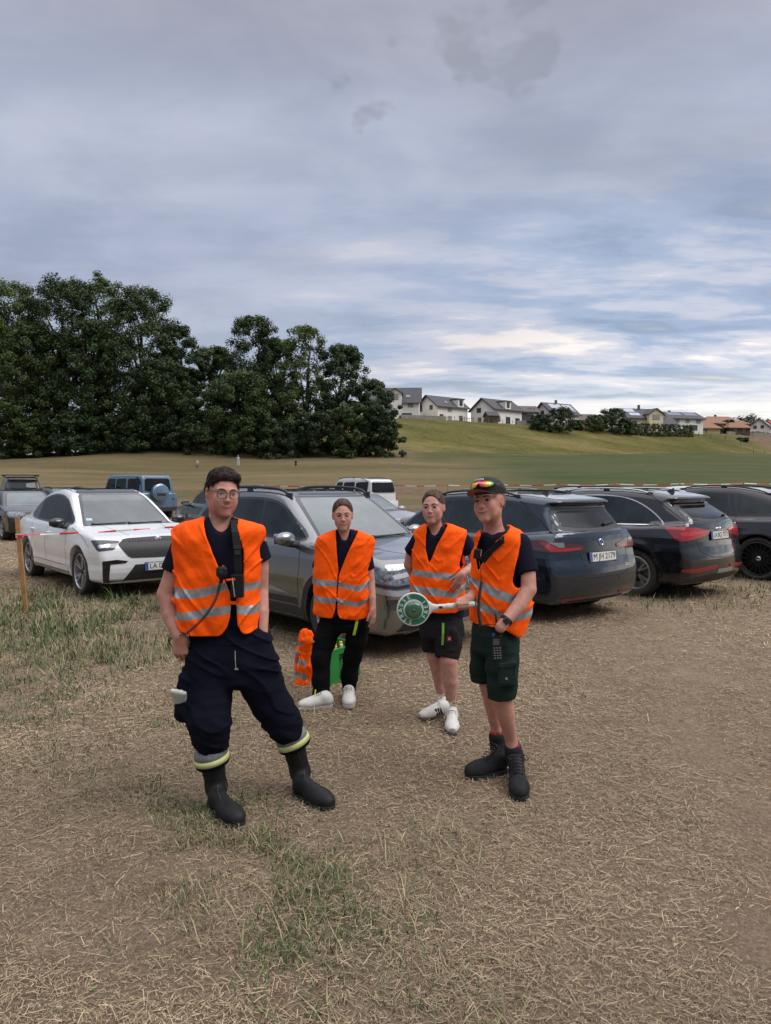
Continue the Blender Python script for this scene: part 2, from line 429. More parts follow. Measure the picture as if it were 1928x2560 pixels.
def ground_material():
    m = bpy.data.materials.new('field_ground'); m.use_nodes = True; nt = m.node_tree; N, L = nt.nodes, nt.links
    b = N['Principled BSDF']; b.inputs['Roughness'].default_value = 0.95; b.inputs['Specular IOR Level'].default_value = 0.1
    tc = N.new('ShaderNodeTexCoord')
    def noise(s, d=6, r=.6, vec=None, sc=(1, 1, 1)):
        mp = N.new('ShaderNodeMapping'); mp.inputs['Scale'].default_value = sc; L.new(tc.outputs['Object'], mp.inputs[0])
        n = N.new('ShaderNodeTexNoise'); n.inputs['Scale'].default_value = s; n.inputs['Detail'].default_value = d; n.inputs['Roughness'].default_value = r
        L.new(mp.outputs[0], n.inputs['Vector']); return n.outputs['Fac']
    def ramp(f, st):
        n = N.new('ShaderNodeValToRGB'); el = n.color_ramp.elements
        while len(el) < len(st): el.new(.5)
        for e, (p, c) in zip(el, st): e.position = p; e.color = (*c, 1)
        L.new(f, n.inputs[0]); return n.outputs[0]
    def mix(f, a, c):
        n = N.new('ShaderNodeMix'); n.data_type = 'RGBA'
        if isinstance(f, float): n.inputs[0].default_value = f
        else: L.new(f, n.inputs[0])
        L.new(a, n.inputs[6]); L.new(c, n.inputs[7]); return n.outputs[2]
    at = N.new('ShaderNodeVertexColor'); at.layer_name = 'zone'; sp = N.new('ShaderNodeSeparateColor'); L.new(at.outputs[0], sp.inputs[0])
    soil = ramp(noise(3.4, 10, .78), [(.32, (.165, .116, .076)), (.5, (.270, .200, .140)), (.68, (.39, .30, .212))])
    fine = ramp(noise(55, 8, .8), [(.38, (.085, .060, .040)), (.52, (.275, .204, .140)), (.64, (.43, .33, .232))])
    near = mix(.55, soil, fine)
    st1 = ramp(noise(.10, 8, .62, sc=(.35, 1.6, 1)), [(.36, (.070, .068, .028)), (.50, (.130, .105, .052)), (.62, (.200, .155, .084))])
    st2 = ramp(noise(1.6, 8, .75, sc=(.6, 2.2, 1)), [(.30, (.060, .050, .024)), (.5, (.135, .105, .056)), (.70, (.22, .165, .092))])
    stub = mix(.5, st1, st2)
    gr = ramp(noise(.25, 8, .7, sc=(.5, 1.4, 1)), [(.32, (.036, .056, .018)), (.55, (.056, .072, .026)), (.72, (.092, .094, .040))])
    me1 = ramp(noise(.055, 8, .66, sc=(.8, 1.6, 1)), [(.38, (.046, .054, .012)), (.5, (.100, .090, .024)), (.60, (.185, .145, .058))])
    me2 = ramp(noise(.8, 8, .8), [(.32, (.036, .044, .012)), (.5, (.10, .092, .028)), (.68, (.21, .165, .066))])
    mead = mix(.45, me1, me2)
    dirt = ramp(noise(.9, 8, .75), [(.35, (.085, .058, .038)), (.65, (.21, .14, .095))])
    c = mix(sp.outputs[0], near, stub); c = mix(sp.outputs[1], c, gr); c = mix(sp.outputs[2], c, mead)
    at2 = N.new('ShaderNodeVertexColor'); at2.layer_name = 'dirt'; c = mix(at2.outputs[0], c, dirt)
    L.new(c, b.inputs['Base Color'])
    bn = noise(26, 8, .75); bp = N.new('ShaderNodeBump'); bp.inputs['Strength'].default_value = 1.0; bp.inputs['Distance'].default_value = .035
    L.new(bn, bp.inputs['Height']); bn2 = noise(1.4, 8, .7); bp2 = N.new('ShaderNodeBump'); bp2.inputs['Strength'].default_value = .5; bp2.inputs['Distance'].default_value = .25
    L.new(bn2, bp2.inputs['Height']); L.new(bp.outputs[0], bp2.inputs['Normal']); L.new(bp2.outputs[0], b.inputs['Normal'])
    return m
def terrain():
    na = 620
    ang = np.concatenate([np.linspace(-math.radians(44), math.radians(44), 430, endpoint=False), np.linspace(math.radians(44), 2 * math.pi - math.radians(44), na - 430, endpoint=False)])
    rad = [0.3]
    while rad[-1] < 4200: rad.append(rad[-1] * (1.022 if rad[-1] < 320 else 1.12) + 0.01)
    rad = np.array(rad); A, R = np.meshgrid(ang, rad)
    x = np.sin(A) * R; y = np.cos(A) * R
    z = hgt(x, y); nr = len(rad)
    v = np.stack([x.ravel(), y.ravel(), z.ravel()], 1); v = np.concatenate([[[0, 0, -.006]], v])
    i, j = np.meshgrid(np.arange(nr - 1), np.arange(na), indexing='ij'); j2 = (j + 1) % na
    q = np.stack([1 + i * na + j, 1 + i * na + j2, 1 + (i + 1) * na + j2, 1 + (i + 1) * na + j], -1).reshape(-1, 4)[:, ::-1]
    # close the centre
    o = mesh('ground', v, q, ground_material(), None, True); props(o, kind='structure')
    x, y = v[:, 0], v[:, 1]; wob = vnoise(x, y, 0, .08, 5) * 3.5 + vnoise(x, y, 0, .4, 6) * 1.2
    far = sstep(20, 36, y + wob * 1.2)
    green = sstep(-5.0, 13.0, x - (7.0 + (y - 45) * .02) + wob * 1.3) * sstep(26, 40, y + wob * .9) * (.86 + .14 * vnoise(x, y, 0, .12, 31))
    green = np.maximum(green, sstep(0, 4, x - 2 + wob) * sstep(96, 104, y) * .6)
    d1 = line_d(x, y, (3.7, 121), (98, 186)) + wob * .4; mead = sstep(-1.5, 2.0, d1) * sstep(-4, 2, x + wob)
    edge = sstep(110, 113, y + wob * .3) * (1 - sstep(-3, 3, x)) * .8
    mead = np.maximum(mead, edge)
    ca = o.data.color_attributes.new('zone', 'FLOAT_COLOR', 'POINT'); ca.data.foreach_set('color', np.stack([far, green, mead, np.ones_like(x)], 1).astype(np.float32).ravel())
    dm = np.exp(-((y - 53 + wob) / 5.5) ** 2) * sstep(-9, -4, x + wob * .6) * (1 - sstep(6, 12, x + wob)) * .75
    dm = np.maximum(dm, np.exp(-((x - 3.5) / 1.3) ** 2 - ((y - 121) / 7) ** 2))
    dm = np.maximum(dm, sstep(0, 4, x - 118 + (y - 200) * .25 + wob) * sstep(200, 206, y) * .9)
    ca = o.data.color_attributes.new('dirt', 'FLOAT_COLOR', 'POINT'); ca.data.foreach_set('color', np.stack([dm, dm, dm, np.ones_like(x)], 1).astype(np.float32).ravel())

# ------------------------------------------------------------------ straw and grass
def colour_material(name, rough=.8, spec=.2, trans=0.0):
    m = bpy.data.materials.new(name); m.use_nodes = True; nt = m.node_tree; b = nt.nodes['Principled BSDF']
    a = nt.nodes.new('ShaderNodeVertexColor'); a.layer_name = 'Col'; nt.links.new(a.outputs[0], b.inputs['Base Color'])
    b.inputs['Roughness'].default_value = rough; b.inputs['Specular IOR Level'].default_value = spec
    if trans: b.inputs['Transmission Weight'].default_value = 0
    return m
def face_cols(o, cols, per):
    """cols: N x 3, one per piece, piece has `per` vertices"""
    c = np.repeat(cols, per, axis=0); c = np.concatenate([c, np.ones((len(c), 1))], 1)
    ca = o.data.color_attributes.new('Col', 'FLOAT_COLOR', 'POINT'); ca.data.foreach_set('color', c.astype(np.float32).ravel())
GRASS_SEEDS = [  # photo column, row, spread (m), weight: where grass grows in the straw
    (60, 1545, .9, 1.0), (200, 1530, .9, 1.5), (330, 1545, .8, 1.5), (110, 1500, 1.0, 1.2), (300, 1640, .35, .9), (340, 1600, .5, .9), (60, 1640, .5, .8), (150, 1700, .4, .6), (40, 1700, .4, .6),
    (380, 1935, .26, .9), (300, 1850, .30, .8), (220, 1780, .35, .7), (120, 1730, .4, .7), (60, 1800, .35, .4), (455, 2010, .24, .6), (520, 2060, .2, .5), (580, 2080, .18, .8), (640, 2170, .22, .9), (700, 2210, .22, .9), (760, 2250, .25, .8), (620, 2260, .22, .7), (820, 2330, .25, .6), (880, 2400, .25, .5), (700, 2400, .25, .4),
    (560, 2020, .12, .5), (420, 1990, .2, .3), (240, 1790, .4, .4), (600, 2130, .2, .5), (150, 1590, .6, .8), (1700, 1470, 1.2, .35), (1850, 1450, 1.0, .7), (1650, 1490, .8, .3), (1920, 1440, .8, .6), (700, 1560, .6, .3), (650, 1700, .4, .12), (1620, 1500, .8, .4)]
def straw():
    rs = np.random.RandomState(11)
    n = 560000
    # distance distribution: keeps pieces dense near the lens
    u = rs.rand(n); d = 1.6 * (34 / 1.6) ** (u ** 1.0)
    w = rs.rand(n) < np.clip((d / 5.0) ** 0.55, .30, 1) * .999
    a = rs.uniform(-.80, .80, n); x = a * d; y = d
    patch = vnoise(x, y, 0, .75, 7) * .6 + vnoise(x, y, 0, 2.3, 8) * .5 + vnoise(x, y, 0, 6.0, 9) * .25
    bare = sstep(.2, 1.0, (x - .15 * y - .1) / (1 + .1 * y)) * .30 + sstep(0, 1, (-x - .10 * y) / (1 + .2 * y)) * (y < 3.4) * .08
    trk = np.exp(-((x - (1.35 + .33 * (y - 2))) / (.16 + .035 * y)) ** 2) + .8 * np.exp(-((x - (.2 + .42 * (y - 2))) / (.12 + .03 * y)) ** 2) * (y > 4.2) + .4 * np.exp(-((x + 1.0 + .02 * y) / .30) ** 2) * (y < 3.2)
    keep = w & (patch > -.50 + bare * .9 + trk * .42 + rs.uniform(-.45, .45, n)); x, y, d, patch = x[keep], y[keep], d[keep], patch[keep]; n = len(x)
    z = hgt(x, y) + rs.rand(n) ** 2 * .018 + np.clip(patch, 0, 1) * rs.rand(n) * .02 + .003
    big = rs.rand(n) < .11
    ln = np.where(big, np.clip(rs.lognormal(-3.0, .40, n), .025, .15), np.clip(rs.lognormal(-3.95, .45, n), .006, .05)) * np.clip(d / 7, .85, 2.4)
    wd = np.where(big, rs.uniform(.0008, .0017, n), rs.uniform(.0005, .0014, n)) * np.clip(d / 3.4, .85, 5)
    yaw = rs.uniform(0, math.pi, n) + 0; pit = rs.normal(0, .16, n)
    dx, dy, dz = np.cos(yaw) * np.cos(pit), np.sin(yaw) * np.cos(pit), np.sin(pit)
    sx, sy = -np.sin(yaw), np.cos(yaw); bend = rs.normal(0, .03, n) * ln; lift = rs.rand(n) * .05 * ln
    c = np.stack([x, y, z], 1); D = np.stack([dx, dy, dz], 1) * (ln / 2)[:, None]; W = np.stack([sx, sy, rs.normal(0, .35, n)], 1) * wd[:, None]
    m = c + np.stack([sx * bend, sy * bend, lift], 1)
    V = np.stack([c - D - W, c - D + W, m - W, m + W, c + D - W, c + D + W], 1)
    V[:, :, 2] = np.maximum(V[:, :, 2], (z - .004)[:, None])
    i = np.arange(n)[:, None] * 6; Fq = np.concatenate([i + np.array([[0, 2, 3, 1]]), i + np.array([[2, 4, 5, 3]])])
    o = mesh('straw_litter', V.reshape(-1, 3), Fq, colour_material('straw', .7, .25), None, False); props(o, kind='stuff')
    t = (rs.rand(n) * (1 - .35 * big))[:, None]; t2 = rs.rand(n)[:, None]
    col = np.where(t < .42, np.array([[.50, .385, .25]]), np.where(t < .78, np.array([[.36, .27, .172]]), np.array([[.20, .145, .092]]))) * (.68 + .55 * t2)
    dull = .8 + .2 * vnoise(x, y, 0, 1.1, 12)[:, None]
    face_cols(o, np.clip(col * dull, 0, .75), 6)
def grass():
    rs = np.random.RandomState(21); X = []; Y = []; Hh = []; T = []
    for px, py, sp, wt in GRASS_SEEDS:
        g = G(px, py); n = int((3900 if sp < .5 else 2600) * wt * max(.5, sp) * (1 if g.y > 5 else .95))
        x = g.x + rs.normal(0, sp * 1.15, n); y = g.y + rs.normal(0, sp * .85, n)
        k = (vnoise(x, y, 0, 5.0 if sp < .5 else 2.6, 13) + .6 * vnoise(x, y, 0, 11, 14)) > rs.uniform(-.5, .9, n); x, y = x[k], y[k]
        tall = .078 if g.y > 6.5 and g.x < 0 else (.060 if g.y > 6.5 else .030)
        X.append(x); Y.append(y); Hh.append(rs.lognormal(0, .4, len(x)) * tall); T.append(np.full(len(x), 1.0))
    # dry blades everywhere in the foreground left of centre
    n = 26000; d = 1.8 * (14 / 1.8) ** rs.rand(n); a = rs.uniform(-.6, .30, n); x = a * d; y = d
    k = (vnoise(x, y, 0, 1.1, 15) + .7 * vnoise(x, y, 0, 3.3, 16)) > rs.uniform(-.1, 1.0, n) + (a > -.05) * .25; X.append(x[k]); Y.append(y[k]); Hh.append(rs.lognormal(0, .4, k.sum()) * .040); T.append(np.full(k.sum(), 0.0))
    x = np.concatenate(X); y = np.concatenate(Y); h = np.concatenate(Hh); tt = np.concatenate(T); n = len(x)
    ok = y > 1.3; x, y, h, tt = x[ok], y[ok], h[ok], tt[ok]; n = len(x)
    z = hgt(x, y) - .004; yaw = rs.uniform(0, 2 * math.pi, n); ln = rs.normal(.75, .45, n) + (1 - tt) * .6
    w = rs.uniform(.0013, .0026, n) * np.clip(y / 3.5, 1, 3.0)
    sx, sy = -np.sin(yaw) * w, np.cos(yaw) * w; lx, ly = np.cos(yaw) * ln * h, np.sin(yaw) * ln * h
    Z = np.zeros(n)
    V = np.stack([np.stack([x - sx, y - sy, z], 1), np.stack([x + sx, y + sy, z], 1),
                  np.stack([x - sx * .8 + lx * .35, y - sy * .8 + ly * .35, z + h * .55], 1), np.stack([x + sx * .8 + lx * .35, y + sy * .8 + ly * .35, z + h * .55], 1),
                  np.stack([x + lx - sx * .15, y + ly - sy * .15, z + h * .95], 1), np.stack([x + lx + sx * .15, y + ly + sy * .15, z + h * .95], 1)], 1)
    i = np.arange(n)[:, None] * 6; Fq = np.concatenate([i + np.array([[0, 1, 3, 2]]), i + np.array([[2, 3, 5, 4]])])
    o = mesh('grass', V.reshape(-1, 3), Fq, colour_material('grass_blades', .6, .3), None, False); props(o, kind='stuff')
    t = rs.rand(n)[:, None]
    dryp = np.clip(.33 + .45 * vnoise(x, y, 0, 1.7, 17), .15, .85)[:, None] + (1 - tt)[:, None] * .55
    col = np.where(t > dryp, np.array([[.060, .104, .030]]), np.array([[.27, .225, .125]])) * (.6 + .8 * rs.rand(n)[:, None])
    face_cols(o, col, 6)

# ------------------------------------------------------------------ trees
BARK = M('bark', (.045, .036, .028), .9, bump=.5, bscale=12)
_leafm = {}
def leaf_mat():
    if 'l' not in _leafm: _leafm['l'] = colour_material('leaves', .62, .3)
    return _leafm['l']
def foliage(name, centers, radii, per, size, col, seed, parent, origin, squash=.8, varc=.35):
    rs = np.random.RandomState(seed); n = len(centers) * per
    ci = np.repeat(np.arange(len(centers)), per); d = rs.normal(0, 1, (n, 3)); d /= np.linalg.norm(d, axis=1, keepdims=True)
    rr = radii[ci] * rs.rand(n) ** .42
    p = centers[ci] + d * rr[:, None] * np.array([1, 1, squash])
    nn = d + rs.normal(0, .42, (n, 3)) + np.array([0, 0, .30]); nn /= np.linalg.norm(nn, axis=1, keepdims=True)
    t = np.cross(nn, rs.normal(0, 1, (n, 3))); t /= np.maximum(np.linalg.norm(t, axis=1, keepdims=True), 1e-6); b = np.cross(nn, t)
    s = size * rs.uniform(.55, 1.3, n)[:, None]
    V = np.stack([p - t * s * .5, p + b * s * .32, p + t * s * .5 - nn * s * .1, p - b * s * .32], 1)
    Fq = np.arange(n * 4).reshape(-1, 4)
    o = mesh(name, V.reshape(-1, 3), Fq, leaf_mat(), parent, False, origin)
    cc = np.array(col)[None] * (1 + varc * rs.normal(0, .55, (len(centers), 1)))[ci] * rs.uniform(.65, 1.35, (n, 1))
    cc = cc * (1 + np.array([[.5, .12, 0]]) * (rs.rand(n, 1) < .10))
    face_cols(o, np.clip(cc, .004, 1), 4); return o
def tree(name, label, px, row_top, wpx, d, col, seed, cat='tree', group=None, n=60, per=150, size=.42, low=.10, trunk=True, shape='round', sparse=1.0, base=None, crown_name='crown'):
    rs = np.random.RandomState(seed); b = base if base is not None else PT(px, d); d = b.y
    top = P(px, row_top, d).z; H = top - b.z; Rw = wpx / F_PX * d / 2 * (1.12 if n > 80 else 1)
    r = empty(name, b, label=label, cat=cat, group=group)
    cen = []; rad = []
    # main limbs spread the crown into uneven lobes
    nl = 7; lobes = []
    for i in range(nl):
        a = rs.uniform(0, 2 * math.pi); hh = rs.uniform(.35, .9); k = math.sqrt(max(0, 1 - ((hh - .5) / .56) ** 2)) if shape == 'round' else (1 - hh * .6)
        lobes.append(np.array([math.cos(a) * Rw * .62 * k, math.sin(a) * Rw * .62 * k, H * hh]))
    lobes.append(np.array([rs.normal(0, Rw * .15), 0, H * .93]))
    while len(cen) < n:
        hh = rs.rand() ** .9 * (1 - low) + low
        k = max(0, 1 - abs((hh - .42) / .60) ** 2.6) ** .5 if shape == 'round' else (1.0 if shape == 'bush' else 1 - hh * .6)
        if hh < .5 and shape == 'round': k = max(k, .86)
        a = rs.uniform(0, 2 * math.pi); q = rs.rand() ** .40 * Rw * k
        c = np.array([math.cos(a) * q, math.sin(a) * q, hh * H])
        m = min(np.linalg.norm((c - l) / np.array([1, 1, 1.1])) for l in lobes)
        if m > Rw * (1.0 * sparse) and hh > .55 and rs.rand() < .55: continue
        rr = Rw * rs.uniform(.15, .27)
        if c[2] + rr * .8 > H * 1.01: c[2] = H * 1.01 - rr * .8
        cen.append(c); rad.append(rr)
    cen = np.array(cen); rad = np.array(rad)
    foliage(crown_name, cen + np.array(b), rad, per, size, col, seed, r, b)
    if trunk:
        mb = MB(); rt = H * .018 + .05
        mb.tube([(0, 0, -.3), (0, 0, H * .12), (rs.normal(0, .3), rs.normal(0, .3), H * .4), (rs.normal(0, .5), rs.normal(0, .5), H * .75), tuple(lobes[-1] * .95)], [rt * 1.3, rt, rt * .8, rt * .4, .03], 8)
        for l in lobes[:-1]:
            z0 = max(.12 * H, l[2] * rs.uniform(.35, .6)); m1 = l * np.array([.45, .45, 0]) + np.array([0, 0, z0 + (l[2] - z0) * .6])
            mb.tube([(0, 0, z0), tuple(m1), tuple(l)], [rt * .5, rt * .32, .03], 6)
        mb.obj('trunk', BARK, r, True)
    return r
G_DK = (.032, .057, .017); G_MD = (.046, .076, .019); G_LT = (.066, .102, .023); G_BL = (.032, .058, .022)
def trees():
    gr = 'trees of the wood edge left of the houses'
    L = [(-70, 715, 200, 116, G_MD, 'leafy tree cut off by the left edge of the photo', 1.0), (35, 706, 165, 115, G_LT, 'lighter green tree nearest the left edge with a rounded top', 1.0),
         (165, 697, 190, 113, G_DK, 'dark broad tree left of the tallest tree', 1.0), (258, 681, 130, 119, G_LT, 'tallest tree of the wood edge with a lighter open top', .9),
         (362, 722, 180, 114, G_MD, 'broad mid green tree just right of the tallest tree', 1.0), (448, 815, 110, 112, G_DK, 'dark tree sloping down to the gap in the wood edge', 1.0),
         (535, 868, 120, 118, G_MD, 'low tree in the gap of the wood edge', 1.0), (638, 793, 140, 115, G_DK, 'dark tree with a ragged top right of the gap', .85),
         (765, 818, 135, 112, G_LT, 'lighter thin tree with sky showing through its crown', .72), (700, 850, 110, 117, G_DK, 'dark tree squeezed between the ragged one and the thin one', 1.0),
         (852, 864, 130, 113, G_BL, 'dark dense round tree nearest to the houses', 1.05), (925, 950, 110, 111, G_BL, 'short dark tree at the right end of the wood edge', 1.1), (225, 800, 150, 110, G_DK, 'lower dark tree standing in front of the tallest tree', 1.0), (90, 820, 150, 110, G_MD, 'lower green tree in front of the left trees', 1.0),
         (400, 900, 150, 109, G_DK, 'lower dark tree behind the far child in the grey skirt', 1.0), (600, 930, 150, 109, G_MD, 'lower mid green tree behind the far child in white', 1.0)]
    for i, (px, rt, w, d, c, lb, sp) in enumerate(L):
        tree('tree', lb, px, rt, w, d, c, 100 + i, group=gr, n=int(190 * (w / 150)) + 20, per=170 if sp > .8 else 80, size=.34, low=.02, sparse=sp)
    gb = 'bushes along the foot of the wood'; rs = np.random.RandomState(3)
    lbs = ['leftmost dark bush at the foot of the wood', 'bush under the rounded light tree', 'wide bush under the dark broad tree', 'bush under the tallest tree', 'bush under the broad mid green tree', 'bush left of the far child in the grey skirt',
           'bush behind the far child in white', 'bush at the foot of the ragged dark tree', 'bush behind the far child in black', 'low bush under the thin light tree', 'bush under the round dark tree', 'bright bush at the corner where the grassy slope begins']
    for i, px in enumerate([20, 105, 190, 275, 360, 440, 515, 625, 705, 785, 870, 965]):
        d = 108 + rs.uniform(-1, 1.5); top = [1035, 1045, 1050, 1040, 1030, 1040, 1060, 1040, 1050, 1030, 1010, 1015][i]
        tree('bush', lbs[i], px, top, 110 if px < 960 else 95, d, [G_DK, G_MD, G_BL][i % 3], 200 + i, 'bush', gb, n=80, per=130, size=.34, low=.0, trunk=False, shape='bush', crown_name='foliage')
    # trees and hedges among the houses
    g2 = 'garden trees between the houses'
    for i, (px, rt, w, d, c, lb) in enumerate([(1352, 1035, 62, 176, G_DK, 'garden tree in front of the white house with solar panels, left half'), (1400, 1018, 72, 178, G_DK, 'tallest garden tree, in front of the white house with solar panels'),
            (1490, 1036, 60, 186, G_MD, 'garden tree left of the yellow house'), (1528, 1020, 74, 188, G_DK, 'broad garden tree overlapping the yellow house'), (1562, 1046, 40, 188, G_DK, 'small garden tree at the left end of the long hedge'),
            (1783, 1058, 44, 225, G_DK, 'garden tree left of the round one below the orange roofs'), (1818, 1049, 36, 228, G_DK, 'round topped garden tree below the orange roofs'), (1856, 1094, 26, 212, G_DK, 'lone dark shrub on the slope below the right hedge'), (1440, 1050, 40, 186, G_MD, 'small garden tree beside the flat hipped house')]):
        tree('tree' if w > 30 else 'shrub', lb, px, rt, w, d, c, 300 + i, 'tree' if w > 30 else 'shrub', g2, n=70, per=70, size=.42, low=.0, shape='bush' if w < 30 else 'round', crown_name='crown')
    def hedge(lb, x0, x1, d0, d1, top0, top1, th, seed, col=G_DK):
        rs = np.random.RandomState(seed); a = PT(x0, d0); b = PT(x1, d1); r = empty('hedge', a, label=lb, cat='hedge')
        n = int((b - a).length / .8) + 2; cen = []; rad = []
        for i in range(n):
            t = i / (n - 1); p = a.lerp(b, t); zb = TZ(p.x, p.y); zt = P(x0 + (x1 - x0) * t, top0 + (top1 - top0) * t, p.y).z; k = max(1, int((zt - zb) / .8))
            for j in range(k + 1): cen.append((p.x + rs.normal(0, .25), p.y + rs.normal(0, .2), zb + .3 + (zt - zb - .6) * j / k + rs.normal(0, .12))); rad.append(th * rs.uniform(.9, 1.35))
        foliage('foliage', np.array(cen), np.array(rad), 60, .34, col, seed, r, a)
    hedge('low dark hedge below the first white house, right of the wood', 1002, 1112, 172, 178, 1037, 1050, .55, 401)
    hedge('long clipped dark hedge between the yellow house and the orange roofed house', 1566, 1726, 190, 204, 1057, 1064, .6, 402)
    hedge('low hedge at the far right in front of the white gabled house', 1822, 1926, 226, 236, 1076, 1082, .5, 403)
    for i, (px, lb) in enumerate([(1034, 'small pointed conifer beside the second white house'), (1047, 'second small pointed conifer, nearer the second white house')]):
        tree('conifer', lb, px, 1028, 10, 181, G_DK, 420 + i, 'tree', 'small conifers by the second white house', n=12, per=50, size=.3, low=0, shape='cone')
    # distant wood behind the orange roofs: one mass
    rs = np.random.RandomState(9); cen = []; rad = []
    for i in range(150):
        px = rs.uniform(1822, 1990); d = rs.uniform(330, 380); p = P(px, 1210, d); top = P(px, 1032 + 10 * abs((px - 1868) / 45) ** 1.5 if px < 1900 else 1043, d).z
        cen.append((p.x, d, rs.uniform(16, max(17, top - 2)))); rad.append(3.0)
    o = foliage('distant_wood', np.array(cen), np.array(rad), 90, 1.2, (.035, .055, .028), 77, None, None); props(o, kind='stuff')

# ------------------------------------------------------------------ houses
WHITE = M('render_white', (.84, .81, .76), .9, var=.05, scale=.6)
CREAM = M('render_cream', (.72, .62, .42), .9, var=.05, scale=.6)
BEIGE = M('render_beige', (.50, .36, .24), .9, var=.06, scale=.6)
DGREY = M('cladding_grey', (.10, .105, .11), .85)
ROOFG = M('roof_slate', (.060, .060, .068), .75, var=.25, scale=3, bump=.4, bscale=6, bdist=.1)
ROOFB = M('roof_brown', (.105, .085, .075), .8, var=.2, scale=3)
ROOFO = M('roof_orange', (.24, .125, .075), .85, var=.2, scale=3)
ROOFR = M('roof_red', (.26, .075, .05), .85, var=.2, scale=3)
FRAME = M('frame_dark', (.03, .028, .028), .5)
PANE = M('house_pane', (.05, .06, .07), .05, spec=.9, coat=.6)
SHUT = M('roller_shutter', (.33, .32, .30), .7)
SOLAR = M('solar_panel', (.22, .26, .34), .12, .5, coat=1.0)
WOODB = M('wood_brown', (.13, .075, .045), .8)
TRIM = M('barge_board', (.07, .05, .04), .7)
RAILM = M('railing', (.20, .20, .20), .5, .4)
def house(label, px, d, rot, w, dp, eave, ridge, wall, roof, wins=(), over=.55, hip=0.0, chimney=None, dormer=None, solar=(), balcony=None, door=None, base=None, cat='house', name='house', barge=True, z0=None, skylight=()):
    p = PT(px, d) if base is None else base
    if z0 is not None: p.z = z0
    r = empty(name, p, math.radians(rot), label=label, cat=cat, group='houses on the ridge' if name == 'house' else None)
    hw, hd = w / 2, dp / 2
    mb = MB(); vs = [(-hw, -hd, -1.5), (hw, -hd, -1.5), (hw, hd, -1.5), (-hw, hd, -1.5), (-hw, -hd, eave), (hw, -hd, eave), (hw, hd, eave), (-hw, hd, eave)]
    fs = [(0, 1, 5, 4), (1, 2, 6, 5), (2, 3, 7, 6), (3, 0, 4, 7)]
    if hip == 0:
        vs += [(-hw, 0, ridge - .12), (hw, 0, ridge - .12)]; fs += [(4, 8, 7), (5, 6, 9)]
    mb.add(vs, fs); mb.obj('wall', wall, r)
    # roof slabs
    sl = (ridge - eave) / hd; e = eave - over * sl; th = .22; mb = MB()
    x1 = hw + over; y1 = hd + over; rx = x1 - (hip * (x1) if hip else 0)
    for sg in (-1, 1):
        q = [(-x1, sg * y1, e), (x1, sg * y1, e), (rx, 0, ridge), (-rx, 0, ridge)]; q2 = [(a, b, c + th) for a, b, c in q]
        f = [(0, 1, 2, 3), (7, 6, 5, 4), (0, 4, 5, 1), (1, 5, 6, 2), (3, 7, 4, 0)]; mb.add(q + q2, f if sg < 0 else [k[::-1] for k in f])
    if hip:
        for sg in (-1, 1): mb.add([(sg * x1, -y1, e + th), (sg * x1, y1, e + th), (sg * rx, 0, ridge + th)], [(0, 1, 2)])
    rf = mb.obj('roof', roof, r)
    if barge and not hip:
        for sg in (-1, 1):
            mb = MB()
            for s2 in (-1, 1):
                a = Vector((sg * (x1 + .02), s2 * (y1 + .02), e + th / 2)); b = Vector((sg * (x1 + .02), 0, ridge + th / 2)); t = (b - a)
                mb.add([a + Vector((0, 0, -.2)), a + Vector((0, 0, .14)), b + Vector((0, 0, .14)), b + Vector((0, 0, -.2)), a + Vector((sg * .06, 0, -.2)), a + Vector((sg * .06, 0, .14)), b + Vector((sg * .06, 0, .14)), b + Vector((sg * .06, 0, -.2))],
                       [(0, 1, 2, 3), (7, 6, 5, 4), (1, 5, 6, 2), (0, 3, 7, 4)])
            mb.obj('barge_board', TRIM, rf)
    for wi in wins:      # (face, u, z, width, height, kind)
        face, u, z, ww, hh = wi[:5]; kind = wi[5] if len(wi) > 5 else 'g'
        def place(mbx, off, a, b, c, dth):    # a panel lying on a facade
            if face == 'f': mbx.box((u + a, -hd - off, z + b), (c[0], dth, c[1]))
            elif face == 'b': mbx.box((u + a, hd + off, z + b), (c[0], dth, c[1]))
            elif face == 'l': mbx.box((-hw - off, u + a, z + b), (dth, c[0], c[1]))
            else: mbx.box((hw + off, u + a, z + b), (dth, c[0], c[1]))
        mb = MB(); t = .09
        place(mb, .03, -ww / 2 + t / 2, 0, (t, hh), .10); place(mb, .03, ww / 2 - t / 2, 0, (t, hh), .10); place(mb, .03, 0, hh / 2 - t / 2, (ww - 2 * t, t), .10); place(mb, .03, 0, -hh / 2 + t / 2, (ww - 2 * t, t), .10)
        if ww > 1.3: place(mb, .025, 0, 0, (t, hh - 2 * t), .08)
        f = mb.obj('window', FRAME if kind != 's' else SHUT, r)
        mb = MB(); place(mb, .012, 0, 0, (ww - 2 * t, hh - 2 * t), .03); mb.obj('shutter' if kind == 's' else 'pane', SHUT if kind == 's' else PANE, f)
    if chimney:
        x, y, hgt_ = chimney; zb = ridge - abs(y) * sl; mb = MB().box((x, y, zb + hgt_ / 2 - .3), (.55, .55, hgt_ + .6)); mb.box((x, y, zb + hgt_ + .04), (.68, .68, .08)); mb.obj('chimney', DGREY, rf)
